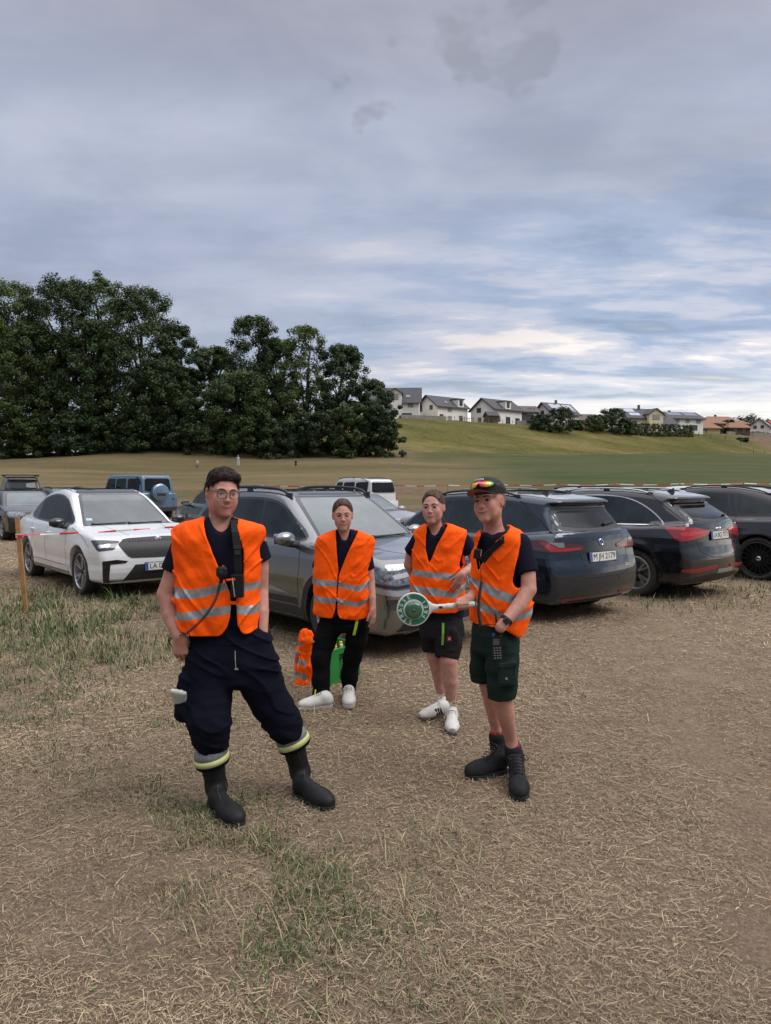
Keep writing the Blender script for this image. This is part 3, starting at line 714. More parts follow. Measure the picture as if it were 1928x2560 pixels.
    for (sx, t0, t1, ww, side) in solar:   # along the slope fraction from the eave
        sg = -1 if side == 'f' else 1
        def sp_(t): return (sg * hd * (1 - t), eave + (ridge - eave) * t + th + .10)
        (ya, za), (yb, zb) = sp_(t0), sp_(t1); mb = MB()
        mb.add([(sx - ww / 2, ya, za), (sx + ww / 2, ya, za), (sx + ww / 2, yb, zb), (sx - ww / 2, yb, zb), (sx - ww / 2, ya, za - .06), (sx + ww / 2, ya, za - .06), (sx + ww / 2, yb, zb - .06), (sx - ww / 2, yb, zb - .06)],
               [(0, 1, 2, 3), (0, 4, 5, 1), (1, 5, 6, 2), (2, 6, 7, 3), (3, 7, 4, 0)] if sg < 0 else [(3, 2, 1, 0), (1, 5, 4, 0), (2, 6, 5, 1), (3, 7, 6, 2), (0, 4, 7, 3)])
        mb.obj('solar_panel', SOLAR, rf)
    for (sx, t, ww) in skylight:
        y = -hd * (1 - t); z = eave + (ridge - eave) * t + th + .04; ang = math.atan(sl)
        mb = MB().box((sx, y, z), (ww, 1.1, .1), Matrix.Rotation(ang, 3, 'X')); mb.obj('skylight', PANE, rf)
    if dormer:
        x, ww, dh, front, gab = dormer   # x centre, width, height above eave, how far it stands out, gabled
        zt = eave + dh; mb = MB(); yb = -hd * .25; yf = -hd - front
        prof = [(x - ww / 2, eave - .2 if front < .3 else -1.5), (x + ww / 2, eave - .2 if front < .3 else -1.5), (x + ww / 2, zt)] + ([(x, zt + ww * .32)] if gab else []) + [(x - ww / 2, zt)]
        mb.prism(prof, yf, yb, 1); dm = mb.obj('dormer', wall, r)
        mb = MB()
        if gab:
            for sg in (-1, 1):
                a = (x + sg * (ww / 2 + .35), zt - .22); b = (x, zt + ww * .32 + .02); mb.prism([a, b, (b[0], b[1] + .18), (a[0], a[1] + .18)], yf - .4, yb, 1)
        else: mb.prism([(x - ww / 2 - .25, zt + .003), (x + ww / 2 + .25, zt + .003), (x + ww / 2 + .25, zt + .2), (x - ww / 2 - .25, zt + .2)], yf - .25, yb, 1)
        mb.obj('dormer_roof', roof, dm)
        mb = MB().box((x, yf - .03, zt - .95), (ww * .5, .1, 1.5)); wd = mb.obj('dormer_window', SHUT if gab else FRAME, dm)
        MB().box((x, yf - .09, zt - .95), (ww * .5 - .2, .03, 1.3)).obj('pane', SHUT if gab else PANE, wd)
    if balcony:
        x, z, ww = balcony; mb = MB().box((x, -hd - .75, z), (ww, 1.5, .18)); bl = mb.obj('balcony', DGREY, r); mb = MB(); mb.tube([(x - ww / 2, -hd - 1.48, z + 1.05), (x + ww / 2, -hd - 1.48, z + 1.05)], .05, 5)
        for i in range(9): xx = x - ww / 2 + .03 + i * (ww - .06) / 8; mb.tube([(xx, -hd - 1.48, z + .09), (xx, -hd - 1.48, z + 1.05)], .03, 4)
        mb.obj('railing', RAILM, bl)
        mb = MB()
        for xx in (x - ww / 2 + .2, x + ww / 2 - .2): mb.box((xx, -hd - 1.35, (z - .1 - 1.5) / 2), (.14, .14, z - .1 + 1.5))
        mb.obj('balcony_post', DGREY, bl)
    if door: x, ww, hh = door; MB().box((x, -hd - .03, hh / 2), (ww, .1, hh)).obj('door', FRAME, r)
    return r
def houses():
    house('white house with a gabled dormer, nearest to the wood', 985, 182, -4, 13.5, 9.5, 5.0, 9.1, WHITE, ROOFG, [('f', -3.8, 4.2, 1.5, 1.2), ('f', 4.6, 4.2, 1.4, 1.2, 's'), ('f', -3.6, 1.2, 1.2, 1.8), ('f', 3.4, 1.2, 3.0, 1.9), ('f', 0, 1.2, 1.4, 1.9)],
          dormer=(.6, 3.4, 2.2, .8, True), chimney=(-3.4, -1.2, 1.2), skylight=[(-3.2, .45, 1.1), (3.9, .35, 1.1)])
    house('white house with a balcony on its left corner side, second from the wood', 1105, 190, 38, 11.2, 8.6, 4.5, 7.5, WHITE, ROOFG, [('l', -1.7, 4.2, 1.2, 1.2), ('l', 2.5, 4.0, 1.2, 1.2), ('f', -4.2, 1.2, 1.3, 2.1), ('f', -1.2, .9, 1.5, 2.0, 's'), ('f', -1.2, 3.5, 1.5, .9, 's'), ('f', 3.0, 1.3, 1.3, 1.9)],
          dormer=(2.9, 2.2, 2.2, .15, False), balcony=(3.6, .5, 5.2), chimney=(-.5, 1.0, .9), skylight=[(-1.2, .35, .9)])
    house('white house right of the one with the long balcony, third from the wood', 1240, 192, 38, 11.2, 8.8, 4.3, 7.3, WHITE, ROOFG, [('l', 1.3, 4.2, 1.6, 1.3), ('l', 1.0, 1.5, 1.2, 1.4), ('f', -3.9, 1.5, 1.4, 1.4), ('f', -.1, 1.2, 1.7, 2.2), ('f', 3.8, 1.1, 1.7, 2.1)],
          dormer=(-.2, 2.2, 2.2, .15, False), balcony=(4.2, .3, 4.4))
    house('narrow dark grey clad house behind the third white house', 1312, 200, 8, 5.2, 8, 4.4, 6.3, DGREY, ROOFB, [('f', 0.3, 4.6, 2.4, 2.0, 's'), ('l', 0, 3, 2, 1.5)], hip=0)
    house('white gabled house with solar panels behind the garden trees', 1388, 203, 30, 10.5, 8.2, 4.0, 7.3, WHITE, ROOFG, [('l', 0, 4.4, 1.3, 1.3), ('f', -2, 1.6, 1.6, 1.5), ('f', 2.5, 1.6, 1.6, 1.5)], solar=[(-1.6, .2, .85, 4.6, 'f'), (3.2, .2, .85, 3.6, 'f')], chimney=(0, 0, 1.0))
    house('low white house with a hipped brown roof behind the small garden trees', 1460, 215, 6, 9.5, 8, 3.6, 5.6, WHITE, ROOFB, [('f', -2.6, 2.9, 1.3, .9), ('f', 1, 2.9, 1.3, .9), ('f', -2.4, 1.0, 1.6, 1.6)], hip=.35)
    house('yellow house with solar panels and a gabled front', 1588, 207, 12, 11.5, 9.5, 3.3, 6.3, CREAM, ROOFG, [('l', 0, 4, 1.2, 1.3), ('f', -3.6, 1.4, 1.8, 1.8), ('f', 3.9, 1.4, 1.2, 1.6)], dormer=(2.6, 4.6, 1.1, 1.6, True), solar=[(-3.4, .55, .92, 3.4, 'f'), (-2.6, .15, .45, 3.4, 'f')], chimney=(.6, -.4, 1.4))
    house('white house with two rows of solar panels, left of the orange roofs', 1690, 215, 14, 12, 9, 4.0, 6.2, WHITE, ROOFG, [('f', -3.2, 3.1, 1.4, 1.1, 's'), ('f', .4, 3.1, 1.4, 1.0, 's'), ('f', 4.2, 3.1, 1.6, 1.1, 's'), ('f', 2.4, 1.2, 3, 1.6)], solar=[(-2.6, .35, .85, 5.0, 'f'), (3.1, .35, .85, 4.6, 'f')], chimney=(-2.6, .3, .7))
    house('low garage with a dark grey roof beside the solar house', 1648, 208, 14, 6.5, 6, 1.9, 4.1, WHITE, ROOFG, [], hip=0, name='garage', cat='garage')
    house('wide beige house with orange hipped roofs', 1792, 232, 8, 15.5, 10, 4.0, 6.5, BEIGE, ROOFO, [('f', -5.2, 3.0, 1.4, 1.1, 's'), ('f', -1.6, 3.0, 1.4, 1.1, 's'), ('f', 2.2, 3.0, 1.4, 1.1, 's'), ('f', 5.6, 3.0, 1.4, 1.1)], hip=.55, chimney=(-1.0, 0, .7), solar=[(4.6, .3, .6, 2.4, 'f')])
    house('low beige extension under an orange roof left of the wide beige house', 1757, 224, 8, 7, 7, 1.9, 3.9, BEIGE, ROOFO, [('f', -1.8, .9, 1.2, 1.2)], hip=.5, name='extension', cat='extension')
    house('open terrace roof with orange tiles beside the wide beige house', 1836, 226, 8, 7.5, 4.5, 2.4, 3.9, M('shade_wood', (.10, .06, .04), .8), ROOFO, [('f', -1.5, 1.1, 1.5, 2.0), ('f', 1.5, 1.1, 1.5, 2.0)], hip=.5, name='terrace', cat='terrace')
    house('white gabled house with two small square windows at the far right', 1900, 240, 52, 9.0, 7.2, 2.9, 6.0, WHITE, ROOFG, [('l', -1.1, 3.2, 1.0, 1.1), ('l', 1.1, 3.2, 1.0, 1.1), ('f', 0, 1.2, 1.4, 1.4)], solar=[(1.5, .25, .7, 4, 'f')])
    house('red roofed house at the right edge of the photo', 1946, 262, 10, 10, 9, 4.2, 7.6, WHITE, ROOFR, [('f', -2, 2.6, 1.4, 1.3)])
    house('small red roofed building between the first two white houses', 1030, 205, 5, 8, 7, 4.6, 6.6, WHITE, ROOFR, [('f', 1, 3.4, 1.2, 1.2)], name='outbuilding', cat='outbuilding')
    for px, d, lb in ((1227, 184, 'small brown garden shed below the third white house'), (1345, 184, 'small brown garden shed right of the third white house')):
        house(lb, px, d, 18, 3.0, 2.6, 2.0, 3.0, WOODB, ROOFG, [('f', .7, 1.2, .5, .7)], over=.2, name='shed', cat='shed', door=(-.5, .9, 1.8))
    # low stone wall along the top of the slope, in two runs
    ST = M('wall_stone', (.24, .215, .19), .9, var=.3, scale=1.2, bump=.5, bscale=4, bdist=.1)
    for (x0, d0, x1, d1, lb) in ((1003, 168, 1112, 176, 'pale low retaining wall below the first white house'), (1290, 184, 1760, 214, 'long low stone wall along the top of the grassy slope'), (1815, 222, 1935, 232, 'low stone wall in front of the far right houses')):
        a, b = PT(x0, d0), PT(x1, d1); n = 24; mb = MB(); pts = [a.lerp(b, i / n) for i in range(n + 1)]; t = (b - a).normalized(); nn = Vector((-t.y, t.x, 0)) * .2
        vs = []
        for p in pts:
            z = TZ(p.x, p.y); vs += [(p.x - nn.x, p.y - nn.y, z - .5), (p.x - nn.x, p.y - nn.y, z + .85), (p.x + nn.x, p.y + nn.y, z + .85), (p.x + nn.x, p.y + nn.y, z - .5)]
        mb.add(vs, [(4 * i + k, 4 * i + 4 + k, 4 * i + 5 + k, 4 * i + 1 + k) for i in range(n) for k in range(3)] + [(0, 1, 2, 3), (4 * n + 3, 4 * n + 2, 4 * n + 1, 4 * n)])
        props(mb.obj('stone_wall', ST), lb, 'wall')
    r = empty('wire_fence', PT(1112, 177), label='thin wire fence in front of the second and third white houses', cat='fence')
    fence_run(r, [PT(px, 176 + (px - 1112) * .06) for px in range(1112, 1300, 12)], 1.2)
    r = empty('field_fence', PT(1740, 205), label='thin post fence on the slope at the far right', cat='fence')
    fence_run(r, [PT(1745, 205), PT(1775, 207), PT(1812, 208), PT(1850, 205), PT(1882, 196), PT(1910, 188), PT(1945, 182)], 1.5)
def fence_run(r, pts, h):
    o = r.location
    for p in pts: MB().tube([p - o + Vector((0, 0, -.3)), p - o + Vector((0, 0, h))], .06, 5).obj('post', RAILM if h < 1.4 else WOODB, r)
    mb = MB()
    for k in (.35, .65, .95):
        for a, b in zip(pts, pts[1:]): mb.tube([a - o + Vector((0, 0, h * k)), b - o + Vector((0, 0, h * k))], .015, 3, False)
    w = mb.obj('wire', RAILM, r)
# ------------------------------------------------------------------ cars
BLACKP = M('black_plastic', (0.022, 0.022, 0.024), 0.55, bump=0.15, bscale=300)
GLOSSB = M('gloss_black', (0.008, 0.008, 0.010), 0.12, coat=0.6)
RUBBER = M('tyre_rubber', (0.018, 0.018, 0.019), 0.85, bump=0.3, bscale=120, col2=(0.045, 0.038, 0.032), scale=6)
CHROME = M('chrome', (0.62, 0.63, 0.65), 0.16, 1.0)
ALLOY = M('alloy', (0.46, 0.46, 0.48), 0.32, 0.85)
DALLOY = M('dark_alloy', (0.03, 0.03, 0.033), 0.3, 0.6)
DGLASS = M('tinted_glass', (0.006, 0.008, 0.009), 0.03, spec=0.45, var=0.7, scale=3.0)
WGLASS = M('windscreen_glass', (0.060, 0.085, 0.096), 0.03, spec=0.8, coat=0.7, var=0.5, scale=1.6)
MGLASS = M('side_glass', (0.012, 0.019, 0.022), 0.03, spec=0.5, var=0.8, scale=2.4)
REDL = M('tail_red', (0.32, 0.006, 0.014), 0.12, coat=1.0)
DREDL = M('tail_smoked', (0.055, 0.006, 0.010), 0.12, coat=1.0)
REFL = M('bumper_reflector', (0.22, 0.008, 0.012), 0.25, coat=0.5)
LAMP = M('headlamp_glass', (0.15, 0.165, 0.18), 0.10, 0.4, var=0.9, scale=26, coat=.6)
DLAMP = M('headlamp_dark', (0.045, 0.05, 0.055), 0.08, 0.3, var=0.8, scale=20, coat=1.0)
PLATEW = M('plate_white', (0.62, 0.62, 0.60), 0.4)
PLATEB = M('plate_blue', (0.02, 0.08, 0.42), 0.4)
PLATEK = M('plate_ink', (0.01, 0.01, 0.01), 0.5)
SILV = M('silver_trim', (0.36, 0.37, 0.40), 0.3, 0.5, coat=0.4)
SEAM = M('panel_gap', (0.006, 0.006, 0.007), 0.8)
DISCM = M('brake_disc', (0.22, 0.21, 0.20), 0.4, 0.8)
def paint(name, col, rough=0.22, metal=0.35): return M('paint_' + name, col, rough, metal, coat=1.0, var=0.05, scale=1.5)

class Car:
    def __init__(s, name, loc, head, sp, mat, label, cat='car', group='parked cars', h=0.02):
        s.sp = sp; s.mat = mat
        s.root = empty(name, loc, math.radians(head), label=label, cat=cat, group=group)
        L2 = sp['L'] / 2; s.low = Samp2(chaikin(sp['low'], 1, keep=0.2)); s.top = Samp2(chaikin(sp['top'], 1, keep=0.2))
        s.Ra = sp['R'] + sp.get('gap', 0.045)
        xs = np.arange(-L2 - 0.15, L2 + 0.15, h, dtype=np.float32); ys = np.arange(-sp['W'] / 2 - 0.08, sp['W'] / 2 + 0.08 + h, h, dtype=np.float32)
        zs = np.arange(0.1, sp['H'] + 0.08, h, dtype=np.float32)
        V = s.f(xs[:, None, None], ys[None, :, None], zs[None, None, :])
        v, q = surface(V, xs, ys, zs)
        for _ in range(2):
            g, d = s.grad(v); v = v - g * np.clip(d, -h, h)[:, None] * 0.9
        g, d = s.grad(v)
        s.body = mesh('body', v, q, mat, s.root, True, normals=g)
    def f(s, x, y, z):
        sp = s.sp; ay = np.abs(y); W = sp['W'] / 2; L2 = sp['L'] / 2; belt = sp['belt']; H = sp['H']
        y2 = y * y
        xs = x + y2 * np.interp(x, [-L2, -L2 * 0.45, L2 * 0.3, L2], [-sp.get('kr', 0.12), 0, 0, sp.get('kf', 0.16)])
        pw = sp.get('plan', [(-1, -.075), (-.9, -.03), (-.7, 0), (.0, .0), (.6, 0), (.82, -.02), (.93, -.06), (1, -.12)])
        w = W + np.interp(x, [p[0] * L2 for p in pw], [p[1] for p in pw])
        dz = sp.get('dz', [(.15, -.09), (.28, -.035), (.42, -.02), (.5, -.022), (.62, -.004), (.70, 0), (.80, -.012), (.90, -.03), (belt, -.075), (belt + .1, -.13)])
        w = w + np.interp(z, [p[0] for p in dz], [p[1] for p in dz])
        rr = [np.sqrt((x - xa) ** 2 + (z - sp['R']) ** 2) - s.Ra for xa in (sp['xf'], sp['xr'])]
        r = np.minimum(rr[0], rr[1])
        w = w + sp.get('flare', 0.014) * np.exp(-(np.maximum(r, 0) / 0.09) ** 2)
        d = smax(s.low(xs, z), ay - w, sp.get('kl', 0.075))
        wb = sp.get('wb', W - 0.09); wr = sp.get('wr', W - 0.30)
        wg = np.interp(z, [belt - .05, belt + (H - belt) * .8, H], [wb, wr + .045, wr]) + np.interp(x, [-L2, -L2 * .45, L2 * .2, L2 * .5], [-.12, 0, 0, -.03])
        dt = smax(s.top(xs, z), (ay - wg) * 0.95, sp.get('kt', 0.10))
        d = smin(d, dt, 0.03)
        d = smax(d, -np.maximum(r, 0.52 - ay), 0.014)
        for fn in sp.get('extra', ()): d = fn(d, x, ay, z)
        return d
    def grad(s, p, e=0.006):
        F = lambda q: s.f(q[:, 0], q[:, 1], q[:, 2])
        g = np.stack([F(p + np.eye(3)[a] * e) - F(p - np.eye(3)[a] * e) for a in range(3)], 1) / (2 * e)
        n = np.linalg.norm(g, axis=1, keepdims=True); return g / np.maximum(n, 1e-6), F(p)
    def march(s, p, d):
        p = np.array(p, float); d = np.array(d, float); t = np.zeros(len(p)); best = np.full(len(p), 9.0); bt = t.copy()
        for _ in range(70):
            q = p + d * t[:, None]; v = s.f(q[:, 0], q[:, 1], q[:, 2]); m = np.abs(v) < best
            best[m] = np.abs(v)[m]; bt[m] = t[m]; t = t + np.clip(v * 0.8, -0.2, 0.3); t = np.minimum(t, 6)
        return p + d * bt[:, None]
    def frame(s, d):
        d = Vector(d).normalized(); up = Vector((0, 0, 1)) if abs(d.z) < 0.9 else Vector((1, 0, 0))
        u = up.cross(-d).normalized(); v = (-d).cross(u).normalized(); return d, u, v
    def decal(s, name, pts, d, mat, off=0.004, res=0.05, sm=1, keep=0.15, thick=0.012, mirror=False, parent=None, label=None):
        d, u, v = s.frame(d)
        p2 = np.array([(Vector(p).dot(u), Vector(p).dot(v)) for p in pts])
        if sm: p2 = np.array(chaikin(p2, sm, keep=keep))
        b = []
        for i in range(len(p2)):
            a, c = p2[i], p2[(i + 1) % len(p2)]; n = max(1, int(np.linalg.norm(c - a) / res)); b += [a + (c - a) * k / n for k in range(n)]
        b = np.array(b); lo, hi = b.min(0), b.max(0)
        gx, gy = np.meshgrid(np.arange(lo[0], hi[0], res), np.arange(lo[1], hi[1], res)); g = np.stack([gx.ravel(), gy.ravel()], 1)
        if len(g): g = g[poly_sdf(b, g[:, 0], g[:, 1]) < -res * 0.4]
        allp = [Vector(p) for p in b] + [Vector(p) for p in g]; n = len(b)
        r = delaunay_2d_cdt(allp, [(i, (i + 1) % n) for i in range(n)], [], 1, 1e-5)
        vs = np.array([tuple(q) for q in r[0]]); fs = [tuple(q) for q in r[2]]
        c = np.array(u)[None] * vs[:, :1] + np.array(v)[None] * vs[:, 1:] - np.array(d) * 3.0
        hit = s.march(c, np.array(d)); nr, _ = s.grad(hit)
        flip = (nr @ -np.array(d)) < 0.05; nr[flip] = -np.array(d)
        top = hit + nr * off; bot = hit - nr * thick
        cnt = {}
        for q in fs:
            for i in range(len(q)):
                e = (q[i], q[(i + 1) % len(q)]); cnt[e] = 1
        F = [q for q in fs]; m = len(vs)
        for (a, c2) in list(cnt):
            if (c2, a) not in cnt: F.append((c2, a, a + m, c2 + m))
        Vv = np.concatenate([top, bot]); nn = np.concatenate([nr, nr])
        out = []
        for sg in ((1, -1) if mirror else (1,)):
            V2 = Vv * np.array([1, sg, 1]); F2 = F if sg == 1 else [tuple(q[::-1]) for q in F]
            o = mesh(name, V2, F2, mat, parent or s.root, True, normals=nn * np.array([1, sg, 1])); out.append(o)
            if label: o['label'] = label
        return out if mirror else out[0]
    def strip(s, name, pts, d, w, mat, off=0.0025, closed=False, mirror=False, res=0.04, sm=0, parent=None, mb=None):
        d, u, v = s.frame(d)
        p2 = np.array([(Vector(p).dot(u), Vector(p).dot(v)) for p in pts])
        if sm: p2 = np.array(chaikin(p2, sm, closed=closed))
        b = []; m = len(p2)
        for i in range(m if closed else m - 1):
            a, c = p2[i], p2[(i + 1) % m]; n = max(1, int(np.linalg.norm(c - a) / res)); b += [a + (c - a) * k / n for k in range(n)]
        if not closed: b.append(p2[-1])
        b = np.array(b); n = len(b)
        t = (np.roll(b, -1, 0) - np.roll(b, 1, 0)) if closed else np.gradient(b, axis=0)
        t /= np.maximum(np.linalg.norm(t, axis=1, keepdims=True), 1e-9); nn = np.stack([-t[:, 1], t[:, 0]], 1)
        e = np.concatenate([b + nn * w / 2, b - nn * w / 2])
        c = np.array(u)[None] * e[:, :1] + np.array(v)[None] * e[:, 1:] - np.array(d) * 3.0
        hit = s.march(c, np.array(d)); nr, _ = s.grad(hit); flip = (nr @ -np.array(d)) < 0.05; nr[flip] = -np.array(d)
        top = hit + nr * off; low = hit - nr * 0.008
        V = np.concatenate([top, low]); F = []
        for i in range(n if closed else n - 1):
            j = (i + 1) % n; F += [(i, i + n, j + n, j), (i + 2 * n, i, j, j + 2 * n), (i + n, i + 3 * n, j + 3 * n, j + n)]
        if mb is not None:
            for sg in ((1, -1) if mirror else (1,)): mb.add(V * np.array([1, sg, 1]), F if sg == 1 else [q[::-1] for q in F])
            return
        out = []
        for sg in ((1, -1) if mirror else (1,)):
            out.append(mesh(name, V * np.array([1, sg, 1]), F if sg == 1 else [q[::-1] for q in F], mat, parent or s.root, False))
        return out
    def spot(s, p, d):
        d = Vector(d).normalized(); h = s.march([np.array(Vector(p) - d * 2)], np.array(d)); n, _ = s.grad(h)
        return Vector(h[0]), Vector(n[0])
    def onsurf(s, p, d, n=None, off=0.006):
        """matrix whose x is the viewer's right, y up, z outward, at the surface point"""
        h, nr = s.spot(p, d); n = Vector(n).normalized() if n is not None else nr
        x = Vector((0, 0, 1)).cross(n).normalized(); y = n.cross(x)
        m = Matrix((x, y, n)).transposed().to_4x4(); m.translation = h + n * off; return m
    def plate(s, p, d, txt, n=None, off=0.012):
        m = s.onsurf(p, d, n, off)
        mb = MB().box((0, 0, 0), (0.52, 0.11, 0.006)); o = mb.obj('licence_plate', PLATEW, s.root); o.matrix_local = m
        mb = MB().box((0, -0.004, -0.004), (0.545, 0.135, 0.006)); mb.obj('plate_frame', BLACKP, o)
        MB().box((-0.239, 0, 0.0035), (0.038, 0.106, 0.002)).obj('country_strip', PLATEB, o)
        if txt:
            v, f = text_mesh(txt, 0.105, 0.0008); v = [(a * (0.44 / max(1e-3, max(q[0] for q in v) * 2)) + 0.02, b, c + 0.0045) for a, b, c in v]
            mesh('plate_lettering', v, f, PLATEK, o, False)
        return o
    def wheels(s, style='star5', rimmat=None, front=True):
        sp = s.sp; R = sp['R']; w = 0.225; rr = sp.get('rim', 0.70) * R; y = sp['W'] / 2 - 0.02
        rim = rimmat or ALLOY
        prof = [(rr, -.08), (rr + .012, -.098), (R * .9, -.112), (R - .018, -.104), (R, -.08), (R, .08), (R - .018, .104), (R * .9, .112), (rr + .012, .098), (rr, .08)]
        for xa, st in ((sp['xf'], sp.get('steer', 0)), (sp['xr'], 0)):
            for sg in (1, -1):
                rot = Matrix.Rotation(math.radians(-90 * sg), 3, 'X')       # local +Z points outward
                t = MB().lathe(prof, n=40).obj('wheel', RUBBER, s.root, True)
                t.rotation_euler = (math.radians(-90 * sg), 0, math.radians(st)); t.location = (xa, sg * (y - w / 2), R)
                r = MB().lathe([(rr + .004, .092), (rr - .012, .098), (rr - .022, .085), (rr - .03, .02), (rr - .035, -.08)], n=40)
                r.lathe([(0, -.075), (rr * .3, -.07), (rr * .30, -.03), (rr - .02, -.02)], n=24)
                K = {'star5': 5, 'multi': 18, 'five2': 5, 'seven': 7}[style]
                for k in range(K):
                    for dt in ((-.16, .16) if style in ('five2', 'star5') else (0,)):
                        a = 2 * math.pi * k / K; a2 = a + dt * (1.0 if style == 'five2' else 0.55)
                        wd = {'star5': .034, 'multi': .012, 'five2': .017, 'seven': .04}[style]
                        p0 = Vector((math.cos(a + dt * .3) * .045, math.sin(a + dt * .3) * .045, 0)); p1 = Vector((math.cos(a2) * (rr - .014), math.sin(a2) * (rr - .014), 0))
                        tn = (p1 - p0).normalized(); nn = Vector((-tn.y, tn.x, 0))
                        z0, z1 = .062, .090
                        vs = [p0 + nn * wd * .9 + Vector((0, 0, z0)), p0 - nn * wd * .9 + Vector((0, 0, z0)), p1 - nn * wd * .7 + Vector((0, 0, z1)), p1 + nn * wd * .7 + Vector((0, 0, z1))]
                        vs += [q - Vector((0, 0, .045)) for q in vs]
                        r.add(vs, [(0, 1, 2, 3), (7, 6, 5, 4), (0, 4, 5, 1), (1, 5, 6, 2), (2, 6, 7, 3), (3, 7, 4, 0)])
                r.obj('rim', rim, t, False)
                MB().lathe([(0, .078), (.034, .076), (.045, .068), (.048, .04)], n=16).obj('hub_cap', DALLOY if style != 'multi' else CHROME, t, True)
                MB().lathe([(0, -.018), (.145, -.018), (.145, -.03), (0, -.03)], n=24).obj('brake_disc', DISCM, t, False)
        f2 = MB()
        for xa in (sp['xf'], sp['xr']):
            for sg in (1, -1): f2.box((xa, sg * .45, R + .05), (R * 1.9, .02, R * 1.7))
        f2.box((0, 0, .30), (sp['L'] * .7, 1.0, .14))
        f2.obj('underbody', SEAM, s.root)
    def arches(s, w=0.06, mat=None, sill=True, dr=0.02):
        sp = s.sp
        for xa, nm in ((sp['xf'], 'arch_trim'), (sp['xr'], 'arch_trim')):
            r = s.Ra + w / 2 + 0.004 + dr * 0; pts = [(xa + math.cos(a) * r, 0, sp['R'] + math.sin(a) * r) for a in np.linspace(-.42, math.pi + .42, 26)]
            s.strip(nm, pts, (0, -1, 0), w, mat or BLACKP, 0.009, mirror=True, res=0.03)
        if sill:
            x0, x1 = sp['xr'] + s.Ra + .01, sp['xf'] - s.Ra - .01
            s.decal('sill_trim', [(x0, 0, .24), (x1, 0, .24), (x1, 0, .37), (x0, 0, .37)], (0, -1, 0), mat or BLACKP, 0.008, res=.06, sm=0, mirror=True)
    def glass_side(s, dlo, splits, chrome=None, mat=None, surround=None, gap=0.022, top_edge=0.03):
        """dlo: polygon (x, z) of the daylight opening; splits: x positions (bottom, top) of pillars"""
        D = (0, -1, 0)
        s.decal('window_surround', [(x, 0, z) for x, z in dlo], D, surround or GLOSSB, 0.003, mirror=True, sm=2, keep=.2)
        poly = np.array(chaikin([np.array(p) for p in dlo], 2, keep=.2)); cen = poly.mean(0)
        # inset
        n = len(poly); ins = []
        for i in range(n):
            t = poly[(i + 1) % n] - poly[i - 1]; t = t / max(np.linalg.norm(t), 1e-9); nn = np.array([-t[1], t[0]])
            q = poly[i] + nn * top_edge
            if poly_sdf(poly, np.array([q[0]]), np.array([q[1]]))[0] > 0: q = poly[i] - nn * top_edge
            ins.append(q)
        ins = np.array(ins)
        def clip(P_, a, b, c):      # keep a*x+b*z<=c
            out = []
            for i in range(len(P_)):
                p, q = P_[i], P_[(i + 1) % len(P_)]; fp, fq = a * p[0] + b * p[1] - c, a * q[0] + b * q[1] - c
                if fp <= 0: out.append(p)
                if fp * fq < 0: out.append(p + (q - p) * fp / (fp - fq))
            return out
        sps = sorted(splits, key=lambda t: -t[0]); z0, z1 = poly[:, 1].min(), poly[:, 1].max()
        edges = [None] + list(sps) + [None]
        for i in range(len(edges) - 1):
            q = list(ins)
            if edges[i] is not None:
                xb, xt = edges[i]; k = (xt - xb) / (z1 - z0); q = clip(q, 1, -k, xb - k * z0 - gap)
            if q and edges[i + 1] is not None:
                xb, xt = edges[i + 1]; k = (xt - xb) / (z1 - z0); q = clip(q, -1, k, -(xb - k * z0 + gap))
            if len(q) >= 3: s.decal('side_window', [(x, 0, z) for x, z in q], D, mat or MGLASS, 0.0055, sm=0, mirror=True)
        if chrome is not None: s.strip('window_trim', [(x, 0, z) for x, z in dlo], D, 0.016, chrome, 0.007, closed=True, mirror=True, sm=2)
    def seams(s, lines, d=(0, -1, 0), mirror=True, w=0.007):
        mb = MB()
        for l in lines: s.strip('', l, d, w, None, 0.0012, mirror=mirror, mb=mb, sm=0)
        mb.obj('panel_gaps', SEAM, s.root)
    def handles(s, spots, mat=None):
        for x, z in spots:
            for sg in (1, -1):
                h, n = s.spot((x, 0, z), (0, -1, 0)); h = Vector((h.x, h.y * 1, h.z)); y = abs(h.y)
                pts = [(x + dx, sg * (y + dy), z + dx * .04) for dx, dy in ((-.10, -.004), (-.085, .028), (0, .036), (.085, .028), (.10, -.004))]
                MB().tube(pts, [.010, .014, .015, .014, .010], 8).obj('door_handle', mat or s.mat, s.root, True)
    def mirrors(s, x, z, mat=None, cap=None):
        for sg in (1, -1):
            h, n = s.spot((x, 0, z - .05), (0, -1, 0)); y = abs(h.y)
            F = Field((x - .16, -.02, z - .14), (x + .16, .36, z + .14), .009)
            F.ell((x, y * 0 + .19, z), (.075, .125, .078), k=.01)
            F.cone((x - .055, -.01, z), (x - .055, .4, z), .16, .16, .02, op='and') if False else None
            F.put(lambda a, b, c: (a - (x - .062)) * -1 + 0 * b + 0 * c, (x - .2, -.1, z - .2), (x - .02, .5, z + .2), .012, 'and')
            v, f = F.mesh(); v[:, 1] = sg * (v[:, 1] + y - .02)
            if sg < 0: f = f[:, ::-1]
            o = mesh('wing_mirror', v, f, cap or s.mat, s.root)
            MB().prism([(x - .0642, z - .055), (x - .0642, z + .055)] + [(x - .0662, z + .055), (x - .0662, z - .055)], sg * (y + .07), sg * (y + .27), 1).obj('mirror_glass', CHROME, o)
            lw = MB(); lw.tube([(x, sg * (y - .03), z - .075), (x, sg * (y + .08), z - .062), (x - .01, sg * (y + .2), z - .055)], [.035, .038, .02], 10)
            lw.obj('mirror_foot', BLACKP, o, True)
